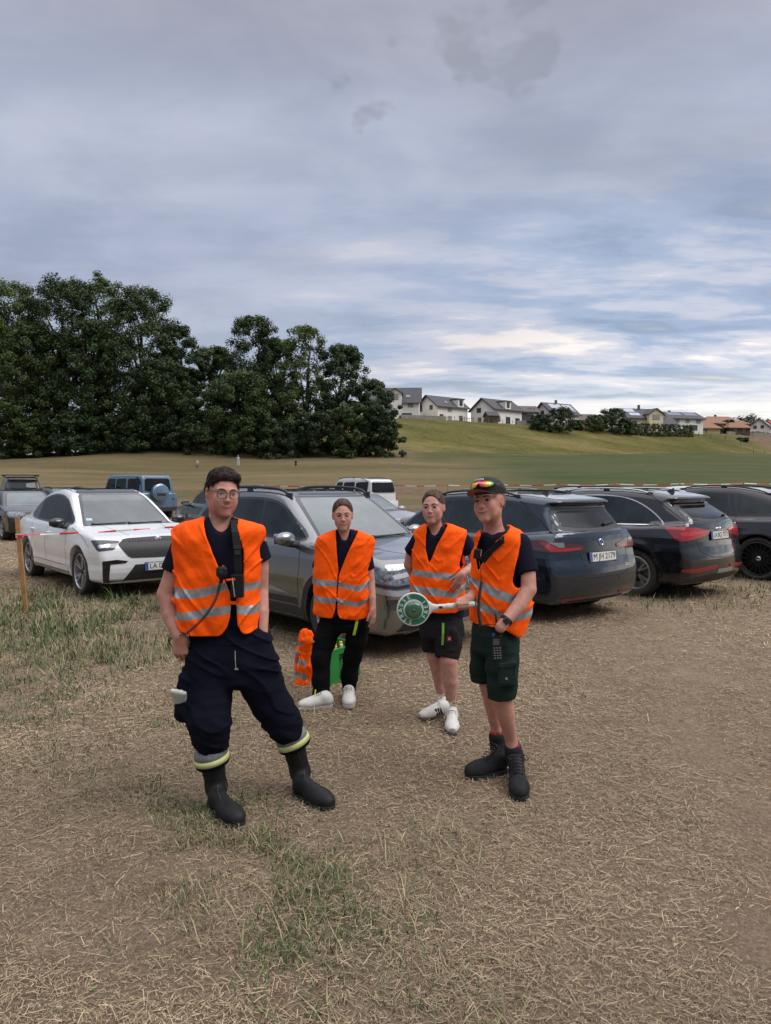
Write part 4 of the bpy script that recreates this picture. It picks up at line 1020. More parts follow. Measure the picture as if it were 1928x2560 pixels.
    def rails(s, x0, x1, y=None, mat=None, r=.014, lift=.045):
        y = y or s.sp.get('wr', .62) - .02
        for sg in (1, -1):
            pts = []
            for t in np.linspace(0, 1, 14):
                x = x0 + (x1 - x0) * t; h, n = s.spot((x, y, s.sp['H']), (0, 0, -1)); e = min(1, min(t, 1 - t) / .10)
                pts.append((x, sg * y, h.z + lift * e + (0.0)))
            MB().tube(pts, r, 8).obj('roof_rail', mat or BLACKP, s.root, True)
            mb = MB()
            for t in (0.0, .5, 1.0):
                x = x0 + (x1 - x0) * (0.03 + .94 * t); h, n = s.spot((x, y, s.sp['H']), (0, 0, -1)); mb.box((x, sg * y, h.z + lift * .4), (.10, .022, lift))
            mb.obj('rail_foot', BLACKP, s.root)
    def fin(s, x, h=.06):
        p, n = s.spot((x, 0, s.sp['H']), (0, 0, -1))
        MB().add([(x + .09, 0, p.z - .005), (x - .06, .022, p.z - .01), (x - .06, -.022, p.z - .01), (x - .055, 0, p.z + h), (x - .03, 0, p.z + h * .8)],
                 [(0, 1, 3, 4), (0, 4, 3, 2), (1, 2, 3), (0, 2, 1)]).obj('roof_antenna', BLACKP, s.root)
    def wiper(s, a, b, d, mat=None):
        pts = [s.onsurf(Vector(a).lerp(Vector(b), t), d, off=.018).translation for t in (0, .12, .5, 1)]
        MB().tube(pts, [.022, .013, .009, .006], 8).obj('wiper', mat or BLACKP, s.root, True)
    def interior(s, yd):
        pass

def prof_suv(L, H, hood=1.0, nose=.92, rear_top=-.80, rw=-.90, cowl=.45, wt=.10, belt=1.02, tail=1.0, bl=.22, spoiler=True, roofr=.06, top_front=None):
    a = L / 2
    low = [(a - .16, bl), (a - .05, bl + .05), (a, .42), (a, .60), (a - .03, .74), (a - .10, nose - .06), (a - .22, nose), (a * .72, hood - .02), (a * cowl + .02, hood + .06), (0, belt + .02), (-a * .6, belt + .03),
           (-a + .14, tail + .06), (-a + .09, tail - .02), (-a + .06, .80), (-a + .02, .68), (-a, .58), (-a, .42), (-a + .05, .30), (-a + .16, bl)]
    top = [(a * cowl + .10, hood - .04), (a * cowl, hood + .06), (a * wt + .05, H - .10), (a * wt - .12, H - .035), (-a * .12, H - .003), (-a * .35, H), (-a * .60, H - .035), (a * rear_top + .05, H - roofr - .03)]
    if spoiler: top += [(a * rear_top - .04, H - roofr - .055), (a * rear_top - .05, H - roofr - .09), (a * rear_top + .06, H - roofr - .13)]
    top += [(a * rw, tail + .12), (-a + .10, tail), (-a + .3, .9), (a * cowl, .9)]
    return low, top
def ztop(c, x, y=0): return c.spot((x, y, 1.2), (0, 0, -1))[0].z

def front_basic(c, glass=None, wip=True):
    sp = c.sp; a = sp['L'] / 2; H = sp['H']; hd = sp['hood']; cw = sp['cw'] * a; wt = sp['wt'] * a; wr = sp.get('wr', sp['W'] / 2 - .3); wb = sp.get('wb', sp['W'] / 2 - .09)
    D = (-.62, 0, -.78)
    b = wb - .125; t = wr - .06
    o = c.decal('windscreen_surround', [(cw + .075, y, hd + .035) for y in (-b, -b * .5, 0, b * .5, b)] + [(wt + .0, y, H - .062) for y in (t, t * .5, 0, -t * .5, -t)], D, GLOSSB, .004, sm=1, keep=.08)
    b -= .045; t -= .045
    c.decal('windscreen', [(cw + .02, y, hd + .075) for y in (-b, -b * .5, 0, b * .5, b)] + [(wt + .03, y, H - .09) for y in (t, t * .5, 0, -t * .5, -t)], D, glass or WGLASS, .0075, sm=1, keep=.08)
    if wip:
        c.wiper((cw + .06, -.60, hd + .05), (cw + .015, .0, hd + .085), D); c.wiper((cw + .07, -.02, hd + .05), (cw + .02, .58, hd + .085), D)

def rear_window(c, tail, zt, wbt, wtp, surround=True, mat=None, D=(1, 0, -.15), wiper=(.05, .5)):
    a = c.sp['L'] / 2; rt = c.sp['rt'] * a; rw = c.sp['rw'] * a
    P0 = lambda i: [(rw, y, tail + .13 - i) for y in (-wbt + i, -wbt * .5, 0, wbt * .5, wbt - i)]
    P0 = [(rw - .02, y, tail + .07 + .05 * (abs(y) / wbt) ** 2) for y in (-wbt, -wbt * .5, 0, wbt * .5, wbt)] + [(rt, y, zt) for y in (wtp, wtp * .5, 0, -wtp * .5, -wtp)]
    if surround: c.decal('rear_window_surround', P0, D, BLACKP, .002, sm=1, keep=.1)
    k = .83
    P1 = [(rw - .02, y * k, tail + .11 + .05 * (abs(y) / wbt) ** 2) for y in (-wbt, -wbt * .5, 0, wbt * .5, wbt)] + [(rt, y * k, zt - .02) for y in (wtp, wtp * .5, 0, -wtp * .5, -wtp)]
    c.decal('rear_window', P1, D, mat or DGLASS, .005, sm=1, keep=.1)
    if wiper: c.wiper((rw, wiper[0], tail + .14), (rw, wiper[1] * -1, tail + .17), D)

# ---------------------------------------------------------------- A: white coupe SUV
def car_white():
    low, top = prof_suv(4.65, 1.61, hood=.98, nose=.90, rear_top=-.80, rw=-.9, cowl=.44, wt=.10, tail=1.03, spoiler=False)
    a = 2.325
    top = [(a * .44 + .1, .94), (a * .44, 1.04), (.30, 1.50), (-.02, 1.585), (-.40, 1.61), (-.85, 1.57), (-1.35, 1.45), (-1.85, 1.25), (-2.20, 1.10), (-2.26, 1.02), (-2.0, .9), (1.0, .9)]
    sp = dict(L=4.65, W=1.88, H=1.61, xf=1.42, xr=-1.35, R=.355, low=low, top=top, belt=1.01, wr=.60, hood=.98, cw=.44, wt=.12, rt=-.8, rw=-.9, rim=.76)
    c = Car('parked_car', (-4.92, 11.97, 0), -48, sp, paint('white', (.76, .78, .80), .2, 0.0),
            'white coupe SUV with a black roof parked beside the wooden stake', 'car', h=.018)
    front_basic(c, M('windscreen_dark', (.045, .055, .06), .03, spec=.8, coat=.6, var=.5, scale=2.2))
    S_ = (0, -1, 0); D = (-1, 0, 0)
    c.decal('roof_panel', [(.24, y, 1.6) for y in (-.57, 0, .57)] + [(-1.5, y, 1.6) for y in (.52, 0, -.52)], (0, 0, -1), GLOSSB, .003, sm=1, keep=.1, res=.08)
    c.glass_side([(.98, 1.03), (.30, 1.41), (-.10, 1.50), (-.50, 1.52), (-.95, 1.47), (-1.45, 1.30), (-1.68, 1.17), (-1.60, 1.08), (-.8, 1.045), (.2, 1.02)], [(-.20, -.26)], None, DGLASS)
    # grille, lamps
    g = c.decal('grille', [(2.3, -.62, .80), (2.3, -.50, .875), (2.3, 0, .885), (2.3, .50, .875), (2.3, .62, .80), (2.3, .50, .63), (2.3, .44, .60), (2.3, 0, .59), (2.3, -.44, .60), (2.3, -.50, .63)], D, BLACKP, .008, sm=1, keep=.12)
    mb = MB()
    for i in range(25):
        y = -.53 + i * 1.06 / 24; h0, n0 = c.spot((2.3, y, .84), D); h1, n1 = c.spot((2.3, y, .64), D)
        if abs(y) > .47: continue
        mb.tube([h1 + n1 * .012, h0 + n0 * .012], .007, 4)
    mb.obj('grille_bar', BLACKP, g)
    c.decal('headlight', [(2.2, -.62, .80), (2.2, -.66, .73), (2.1, -.85, .71), (1.95, -.93, .86), (2.1, -.80, .865), (2.2, -.60, .845)], (-.8, .6, 0), DLAMP, .007, sm=1, keep=.1, res=.03, mirror=True)
    c.decal('headlight_unit', [(2.2, -.74, .77), (2.1, -.84, .75), (2.1, -.86, .80), (2.2, -.74, .81)], (-.8, .6, 0), CHROME, .010, sm=1, res=.03, mirror=True)
    c.decal('lower_intake', [(2.3, -.56, .27), (2.3, -.40, .50), (2.3, .40, .50), (2.3, .56, .27)], D, BLACKP, .007, sm=0)
    c.decal('bumper_trim', [(2.2, -.46, .56), (2.2, -.50, .53), (2.2, -.72, .52), (2.2, -.75, .28), (2.2, -.52, .27), (2.2, -.52, .25), (2.1, -.79, .255), (2.1, -.79, .57), (2.2, -.62, .585)], (-.9, .43, 0), GLOSSB, .007, sm=0, res=.03, mirror=True)
    c.decal('bumper_lip', [(2.3, -.72, .235), (2.3, -.72, .262), (2.3, .72, .262), (2.3, .72, .235)], D, c.mat, .012, sm=0)
    c.plate((2.4, 0, .46), D, 'LA D 2107', n=(1, 0, .05))
    m = c.onsurf((2.25, 0, .93), (-.7, 0, -.7)); mb = MB().lathe([(.038, 0), (.044, .004), (.048, 0)], n=24); mb.lathe([(0, .002), (.012, .002)], n=8); mb.add([(-.03, -.012, .003), (.018, -.004, .004), (.028, .014, .003), (-.005, .008, .004)], [(0, 1, 2, 3)])
    mb.obj('emblem', CHROME, c.root).matrix_local = m
    c.seams([[(.82, 0, .40), (.86, 0, .80), (.80, 0, 1.02)], [(-.24, 0, .40), (-.22, 0, 1.03)], [(-1.0, 0, .62), (-.95, 0, .80), (-1.25, 0, 1.05)], [(.82, 0, .40), (-.92, 0, .40)], [(1.86, 0, .76), (1.55, 0, .9), (.98, 0, 1.0)]])
    c.seams([[(2.16, -.62, .9), (2.19, 0, .9), (2.16, .62, .9)]], (-.8, 0, -.6), False)
    c.seams([[(1.05, -.50, 1), (2.0, -.36, .9)], [(1.05, .50, 1), (2.0, .36, .9)]], (0, 0, -1), False, .006)
    c.strip('sill_trim', [(x, 0, .30) for x in (.98, -.9)], S_, .03, GLOSSB, .006, mirror=True)
    c.handles([(-.08, .88), (-1.02, .90)]); c.mirrors(.74, 1.07, cap=GLOSSB); c.wheels('five2', ALLOY); c.fin(-1.0)
    o = MB().box((0, 0, 0), (.09, .06, .002)).obj('windscreen_sticker', M('sticker', (.35, .55, .6), .5), c.root); o.matrix_local = c.onsurf((.92, -.58, 1.13), (-.62, 0, -.78), off=.008)
    return c

# ---------------------------------------------------------------- B: grey SUV
GREY = None
def car_grey():
    low, top = prof_suv(4.42, 1.62, hood=1.02, nose=.97, rear_top=-.80, cowl=.42, wt=.11, tail=1.05, belt=1.03)
    sp = dict(L=4.42, W=1.85, H=1.62, xf=1.32, xr=-1.32, R=.35, low=low, top=top, belt=1.04, wr=.62, hood=1.02, cw=.42, wt=.12, rt=-.8, rw=-.9, flare=.02, kf=.13)
    c = Car('parked_car', (-.83, 8.42, 0), -46, sp, paint('grey', (.235, .240, .252), .24, .88),
            'grey SUV with roof rails parked right behind the girl at the green crate', 'car', h=.016)
    front_basic(c); D = (-1, 0, 0)
    c.decal('roof_panel', [(.20, y, 1.6) for y in (-.50, 0, .50)] + [(-1.2, y, 1.6) for y in (.50, 0, -.50)], (0, 0, -1), GLOSSB, .002, sm=1, keep=.1, res=.08)
    c.glass_side([(.93, 1.06), (.26, 1.46), (-.10, 1.525), (-.60, 1.53), (-1.20, 1.49), (-1.62, 1.34), (-1.66, 1.24), (-1.45, 1.13), (-.8, 1.10), (.2, 1.075)], [(-.10, -.16), (-1.06, -1.0)], None, MGLASS)
    c.arches(.06, BLACKP)
    c.decal('door_trim', [(.80, 0, .40), (-.78, 0, .40), (-.70, 0, .46), (.76, 0, .47)], (0, -1, 0), BLACKP, .006, sm=0, mirror=True)
    c.decal('door_blade', [(.62, 0, .50), (-.6, 0, .52), (-.2, 0, .57), (.35, 0, .555)], (0, -1, 0), SILV, .004, sm=0, mirror=True, thick=.004)
    # front face: slim headlamps, wide dark grille, lower intake, silver skid plate
    c.decal('headlight', [(2.2, -.50, .86), (2.2, -.52, .76), (2.1, -.80, .73), (1.95, -.93, .80), (1.92, -.94, .88), (2.1, -.78, .885)], (-.85, .52, 0), LAMP, .008, sm=1, keep=.1, res=.03, mirror=True)
    c.decal('headlight_unit', [(2.2, -.60, .80), (2.1, -.76, .775), (2.1, -.79, .82), (2.2, -.62, .84)], (-.85, .52, 0), SILV, .012, sm=1, res=.03, mirror=True)
    g = c.decal('grille', [(2.3, -.50, .88), (2.3, 0, .90), (2.3, .50, .88), (2.3, .52, .70), (2.3, .42, .60), (2.3, -.42, .60), (2.3, -.52, .70)], D, GLOSSB, .008, sm=1, keep=.1)
    mb = MB()
    for i in range(17):
        y = -.44 + i * .88 / 16; h0, n0 = c.spot((2.3, y, .86), D); h1, n1 = c.spot((2.3, y, .65), D); mb.tube([h1 + n1 * .013, h0 + n0 * .013], .008, 4)
    mb.obj('grille_bar', CHROME, g)
    c.strip('lamp_trim', [(2.2, -.50, .72), (2.1, -.74, .705), (1.95, -.93, .74)], (-.85, .52, 0), .03, GLOSSB, .01, mirror=True)
    c.strip('bumper_bar', [(2.2, -.45, .66), (2.1, -.74, .65), (1.96, -.92, .69)], (-.85, .52, 0), .05, SILV, .012, mirror=True)
    c.decal('fog_lamp', [(2.2, -.56, .60), (2.2, -.56, .50), (2.1, -.84, .50), (2.1, -.86, .60)], (-.85, .52, 0), DLAMP, .008, sm=1, keep=.1, res=.03, mirror=True)
    c.decal('lower_intake', [(2.3, -.72, .28), (2.3, -.60, .44), (2.3, .60, .44), (2.3, .72, .28)], D, BLACKP, .006, sm=0)
    c.decal('skid_plate', [(2.3, -.62, .225), (2.3, -.42, .31), (2.3, .42, .31), (2.3, .62, .225)], D, SILV, .014, sm=0)
    c.decal('bumper_skirt', [(2.3, -.80, .16), (2.3, -.80, .222), (2.3, .80, .222), (2.3, .80, .16)], D, BLACKP, .012, sm=0)
    c.plate((2.4, 0, .50), D, None, n=(1, 0, .03))
    c.seams([[(.78, 0, .38), (.82, 0, .80), (.76, 0, 1.06)], [(-.13, 0, .38), (-.13, 0, 1.08)], [(-.90, 0, .60), (-.86, 0, .82), (-1.12, 0, 1.1)], [(.78, 0, .38), (-.85, 0, .38)], [(1.80, 0, .80), (1.5, 0, .94), (.95, 0, 1.03)]])
    c.seams([[(2.13, -.6, .93), (2.16, 0, .95), (2.13, .6, .93)]], (-.8, 0, -.6), False)
    c.seams([[(.98, -.52, 1), (1.95, -.34, .9)], [(.98, .52, 1), (1.95, .34, .9)]], (0, 0, -1), False, .010)
    c.handles([(-.02, .93), (-.98, .95)]); c.mirrors(.70, 1.10); c.wheels('five2', ALLOY); c.rails(.28, -1.45, r=.018, lift=.05); c.fin(-1.35)
    o = MB().box((0, 0, 0), (.12, .045, .002)).obj('windscreen_sticker', M('sticker2', (.55, .62, .64), .5), c.root); o.matrix_local = c.onsurf((.90, -.58, 1.15), (-.62, 0, -.78), off=.008)
    return c

# ---------------------------------------------------------------- C: dark blue estate seen from behind
def car_blue():
    low, top = prof_suv(4.39, 1.58, hood=1.0, nose=.93, rear_top=-.84, cowl=.45, wt=.12, tail=1.05, belt=1.0, roofr=.05)
    sp = dict(L=4.39, W=1.83, H=1.58, xf=1.33, xr=-1.30, R=.335, low=low, top=top, belt=1.0, wr=.60, hood=1.0, cw=.45, wt=.12, rt=-.83, rw=-.93, kr=.16)
    c = Car('parked_car', (1.40, 10.13, 0), 127, sp, paint('petrol', (.024, .037, .058), .2, .75),
            'dark blue estate seen from behind, between the boy in the cap and the black SUV', 'car', h=.016)
    front_basic(c); D = (1, 0, 0)
    c.glass_side([(.95, 1.02), (.28, 1.42), (-.10, 1.49), (-.60, 1.50), (-1.15, 1.46), (-1.55, 1.36), (-1.72, 1.22), (-1.66, 1.13), (-1.2, 1.07), (-.5, 1.04), (.3, 1.02)], [(-.08, -.14), (-1.0, -.96)], None, MGLASS)
    rear_window(c, 1.03, 1.385, .67, .57, wiper=(-.22, .50))
    c.decal('tail_light', [(-2.15, .36, .93), (-2.15, .37, .885), (-2.05, .62, .87), (-1.9, .93, .875), (-1.7, .96, .96), (-1.75, .95, 1.0), (-1.95, .88, 1.015), (-2.1, .62, .985)], (.78, -.62, 0), DREDL, .010, sm=1, keep=.1, res=.03, mirror=True)
    c.decal('tail_light_bar', [(-2.15, .42, .915), (-2.15, .42, .892), (-2.05, .62, .880), (-1.97, .80, .882), (-1.93, .90, .985), (-1.97, .86, .985), (-2.03, .72, .915)], (.78, -.62, 0), REDL, .014, sm=0, res=.03, mirror=True)
    c.decal('reversing_lamp', [(-2.08, .66, .925), (-2.03, .72, .925), (-1.98, .82, .985), (-2.06, .66, .985)], (.78, -.62, 0), M('lamp_grey', (.16, .18, .18), .1, coat=1), .014, sm=0, res=.03, mirror=True)
    c.decal('plate_recess', [(-2.2, -.40, .88), (-2.2, -.36, .68), (-2.2, .36, .68), (-2.2, .40, .88)], D, M('paint_recess_shade', (.012, .018, .026), .25, .4, coat=1), .003, sm=1, keep=.08)  # recess is not modelled; its shade is painted as a darker body colour
    c.plate((-2.4, 0, .79), D, 'M JH 2179', n=(-1, 0, .10))
    m = c.onsurf((-2.3, 0, .965), D)
    mb = MB().lathe([(.030, .003), (.036, .006), (.043, .003), (.044, -.004)], n=24); mb.obj('emblem', CHROME, c.root).matrix_local = m
    e = MB();
    for q in (0, 2): e.add([(0, 0, .002)] + [(.030 * math.cos(q * math.pi / 2 + t * math.pi / 8), .030 * math.sin(q * math.pi / 2 + t * math.pi / 8), .002) for t in range(5)], [(0, 1, 2, 3, 4, 5)])
    e.obj('emblem_field', M('emblem_blue', (.05, .2, .5), .3), c.root).matrix_local = c.onsurf((-2.3, 0, .965), D, off=.008)
    v, f = text_mesh('225e', .05); o = mesh('badge', v, f, CHROME, c.root, False); o.matrix_local = c.onsurf((-2.3, -.52, .66), D)
    c.strip('bumper_crease', [(-2.2, .30, .50), (-2.15, .60, .56), (-1.9, .93, .62)], (.78, -.62, 0), .012, c.mat, .008, mirror=True)
    c.decal('bumper_reflector', [(-2.2, .40, .33), (-2.2, .40, .30), (-2.1, .72, .28), (-2.1, .73, .315)], (.85, -.5, 0), REFL, .008, sm=0, res=.03, mirror=True)
    c.decal('diffuser', [(-2.2, -.62, .19), (-2.2, -.55, .27), (-2.2, .55, .27), (-2.2, .62, .19)], D, BLACKP, .006, sm=0)
    c.seams([[(.78, 0, .36), (.82, 0, .78), (.78, 0, 1.02)], [(-.11, 0, .36), (-.11, 0, 1.04)], [(-.88, 0, .56), (-.84, 0, .80), (-1.05, 0, 1.06)], [(.78, 0, .36), (-.85, 0, .36)]])
    c.seams([[(-1.5, .70, 1.5), (-1.83, .72, 1.25), (-1.98, .72, 1.08), (-2.06, .64, .96), (-2.14, .60, .84), (-2.16, .55, .60), (-2.2, .40, .55), (-2.2, 0, .545)]], (.9, -.42, 0), True, .009)
    c.seams([[(-1.3, y, 1.6) for y in (-.58, 0, .58)]], (0, 0, -1), False)
    c.handles([(-.02, .90), (-.98, .92)]); c.mirrors(.74, 1.06); c.wheels('star5', ALLOY); c.rails(.2, -1.30, r=.014, lift=.035); c.fin(-1.22, .05)
    return c

# ---------------------------------------------------------------- D: black SUV seen from behind
def car_black():
    low, top = prof_suv(4.39, 1.60, hood=1.02, nose=.95, rear_top=-.78, rw=-.92, cowl=.44, wt=.12, tail=1.08, belt=1.02)
    sp = dict(L=4.39, W=1.84, H=1.60, xf=1.33, xr=-1.28, R=.355, low=low, top=top, belt=1.03, wr=.60, hood=1.02, cw=.44, wt=.12, rt=-.80, rw=-.93, kr=.16, flare=.022)
    c = Car('parked_car', (3.62, 11.75, 0), 129, sp, paint('black', (.008, .009, .013), .16, .2),
            'black SUV with bright red tail lights, right of the dark blue estate', 'car', h=.016)
    front_basic(c); D = (1, 0, 0)
    c.glass_side([(.93, 1.04), (.26, 1.43), (-.12, 1.50), (-.62, 1.51), (-1.05, 1.47), (-1.40, 1.31), (-1.66, 1.10), (-1.60, 1.075), (-.8, 1.065), (.2, 1.05)], [(-.10, -.14), (-.98, -.90)], CHROME, MGLASS)
    rear_window(c, 1.06, 1.385, .66, .56, wiper=(-.35, .60))
    c.decal('tail_light', [(-2.15, .33, 1.0), (-2.15, .34, .955), (-2.1, .60, .90), (-1.95, .88, .86), (-1.85, .94, 1.06), (-2.0, .80, 1.065), (-2.1, .56, 1.05)], (.78, -.62, 0), REDL, .012, sm=1, keep=.1, res=.03, mirror=True)
    c.decal('tail_light_unit', [(-2.15, .40, .99), (-2.1, .60, .955), (-1.98, .84, .93), (-1.96, .86, .99), (-2.1, .60, 1.01)], (.78, -.62, 0), M('tail_bright', (.50, .02, .03), .12, coat=1), .016, sm=1, res=.03, mirror=True)
    c.plate((-2.4, 0, .93), D, 'LA BQ 7777', n=(-1, 0, .12))
    m = c.onsurf((-2.3, 0, 1.075), (.9, 0, -.3)); mb = MB()
    for i in range(4):
        mb.lathe([(.026, 0), (.029, .004), (.033, 0)], c=((i - 1.5) * .044, 0, 0), n=20)
    mb.obj('emblem', CHROME, c.root).matrix_local = m
    c.decal('bumper_reflector', [(-2.2, .20, .50), (-2.2, .20, .46), (-2.15, .60, .42), (-1.98, .86, .43), (-2.0, .86, .47), (-2.15, .6, .48)], (.85, -.5, 0), REFL, .008, sm=0, res=.03, mirror=True)
    c.decal('bumper_step', [(-2.2, -.34, .44), (-2.2, -.34, .38), (-2.2, .16, .38), (-2.2, .16, .44)], D, SILV, .008, sm=0)
    c.decal('diffuser', [(-2.2, -.85, .22), (-2.2, -.80, .33), (-2.2, -.3, .38), (-2.2, .3, .38), (-2.2, .80, .33), (-2.2, .85, .22)], D, BLACKP, .006, sm=0)
    c.seams([[(.78, 0, .38), (.82, 0, .80), (.78, 0, 1.04)], [(-.12, 0, .38), (-.12, 0, 1.07)], [(-.88, 0, .60), (-.84, 0, .82), (-1.02, 0, 1.08)], [(.78, 0, .38), (-.85, 0, .38)], [(-1.66, 0, .92), (-.85, 0, .90), (.8, 0, .87)]])
    c.seams([[(-1.45, .64, 1.52), (-1.78, .68, 1.3), (-2.0, .68, 1.10), (-1.98, .84, 1.07)], [(-2.1, .62, .90), (-2.14, .56, .70), (-2.2, .3, .62), (-2.2, 0, .61)]], (.9, -.42, 0), True, .009)
    c.seams([[(-1.28, y, 1.6) for y in (-.58, 0, .58)]], (0, 0, -1), False)
    c.arches(.045, c.mat, sill=False)
    c.handles([(-.02, .92), (-.96, .94)]); c.mirrors(.74, 1.08); c.wheels('five2', ALLOY); c.rails(.2, -1.38, mat=CHROME, r=.013, lift=.04); c.fin(-1.35, .07)
    return c

# ---------------------------------------------------------------- E: large black SUV at the right edge
def car_edge():
    low, top = prof_suv(4.66, 1.65, hood=1.05, nose=.97, rear_top=-.78, rw=-.93, cowl=.42, wt=.10, tail=1.05, belt=1.04)
    a = 2.33
    top = [(a * .44 + .1, .98), (a * .44, 1.08), (.35, 1.50), (.05, 1.61), (-.4, 1.65), (-.9, 1.63), (-1.35, 1.55), (-1.75, 1.42), (-2.15, 1.16), (-2.24, 1.05), (-2.0, .9), (1.0, .9)]
    sp = dict(L=4.66, W=1.89, H=1.65, xf=1.43, xr=-1.40, R=.375, low=low, top=top, belt=1.06, wr=.61, hood=1.05, cw=.42, wt=.12, rt=-.8, rw=-.93, rim=.78)
    c = Car('parked_car', (6.28, 13.55, 0), 131, sp, paint('black2', (.012, .010, .014), .18, .25),
            'black SUV with dark many-spoked wheels, cut off by the right edge of the photo', 'car', h=.02)
    front_basic(c)
    c.glass_side([(.95, 1.09), (.28, 1.48), (-.10, 1.545), (-.60, 1.555), (-1.0, 1.52), (-1.5, 1.36), (-1.78, 1.21), (-1.70, 1.15), (-.8, 1.11), (.2, 1.09)], [(-.10, -.14), (-.90, -.78), (-1.02, -.88)], None, MGLASS)
    rear_window(c, 1.04, 1.44, .62, .50)
    c.decal('tail_light', [(-2.25, .36, .92), (-2.2, .62, .86), (-2.0, .93, .86), (-1.95, .94, .98), (-2.15, .75, 1.0)], (.78, -.62, 0), REDL, .010, sm=1, res=.03, mirror=True)
    c.plate((-2.4, 0, .8), (1, 0, 0), None, n=(-1, 0, .1))
    c.seams([[(.80, 0, .40), (.84, 0, .82), (.80, 0, 1.08)], [(-.12, 0, .40), (-.12, 0, 1.10)], [(-.92, 0, .62), (-.86, 0, .86), (-1.0, 0, 1.11)], [(.78, 0, .40), (-.88, 0, .40)], [(-1.0, 0, .98), (.8, 0, .96)]])
    c.handles([(-.0, .97), (-.92, .99)], CHROME); c.mirrors(.74, 1.12); c.wheels('multi', DALLOY); c.rails(.15, -1.5, r=.013, lift=.03)
    return c

# ---------------------------------------------------------------- simpler cars of the rows behind
def car_generic(name, loc, head, col, label, H=1.6, L=4.4, W=1.82, hood=1.0, suv=True, chrome=None, rails=None, h=.035, style='star5', rearglass=.60, rt=-.80, roofmat=None, tailmat=None, cat='car', plate=True, glass=None, wt=.11, rimmat=None, cowl=.44, rw=-.92, spoiler=True, detail=True, tail=1.04):
    low, top = prof_suv(L, H, hood=hood, nose=hood - .07, rear_top=rt, rw=rw, cowl=cowl, wt=wt, tail=tail, belt=hood + .01, spoiler=spoiler)
    a = L / 2
    sp = dict(L=L, W=W, H=H, xf=a * .62, xr=-a * .60, R=.34, low=low, top=top, belt=hood + .02, wr=W / 2 - .31, hood=hood, cw=cowl, wt=wt, rt=rt, rw=rw)
    c = Car(name, loc, head, sp, paint(label.replace(' ', '_')[:24], *col) if isinstance(col[0], tuple) else paint(label.replace(' ', '_')[:24], col), label, cat, 'parked cars', h=h)
    front_basic(c, wip=False)
    k = H - 1.6
    c.glass_side([(a * .43, hood + .04), (.27, 1.43 + k), (-.12, 1.50 + k), (-.62, 1.51 + k), (rt * a * .72, 1.46 + k), (rt * a * .98, 1.30 + k * .8), (rt * a * 1.02, hood + .16), (rt * a * .9, hood + .08), (-.2, hood + .05)], [(-.08, -.12), (-a * .46, -a * .43)], chrome, glass or MGLASS)
    rear_window(c, tail, 1.45 + k, .62, .54, wiper=None)
    c.decal('headlight', [(a, -.46, hood - .13), (a, -.48, hood - .25), (a - .1, -.80, hood - .28), (a - .25, -.9, hood - .14), (a - .12, -.78, hood - .10)], (-.85, .52, 0), LAMP, .008, sm=1, res=.04, mirror=True)
    c.decal('grille', [(a, -.42, hood - .10), (a, .42, hood - .10), (a, .36, hood - .38), (a, -.36, hood - .38)], (-1, 0, 0), GLOSSB, .008, sm=1)
    c.decal('lower_intake', [(a, -.62, .28), (a, -.55, .44), (a, .55, .44), (a, .62, .28)], (-1, 0, 0), BLACKP, .008, sm=0)
    c.decal('tail_light', [(-a, .48, .92), (-a, .50, .82), (-a + .2, .90, .82), (-a + .25, .90, 1.0), (-a + .1, .70, 1.0)], (.78, -.62, 0), tailmat or REDL, .010, sm=1, res=.04, mirror=True)
    if plate:
        c.plate((-a - .2, 0, .78), (1, 0, 0), None, n=(-1, 0, .1)); c.plate((a + .2, 0, .45), (-1, 0, 0), None, n=(1, 0, 0))
    c.seams([[(a * .36, 0, .38), (a * .38, 0, .78), (a * .36, 0, hood + .02)], [(-.10, 0, .38), (-.10, 0, hood + .05)], [(a * .36, 0, .38), (-a * .40, 0, .38)]])
    c.mirrors(a * .33, hood + .08); c.wheels(style, rimmat or ALLOY)
    if rails is not None: c.rails(.15, rt * a + .3, mat=rails, r=.014, lift=.045)
    return c

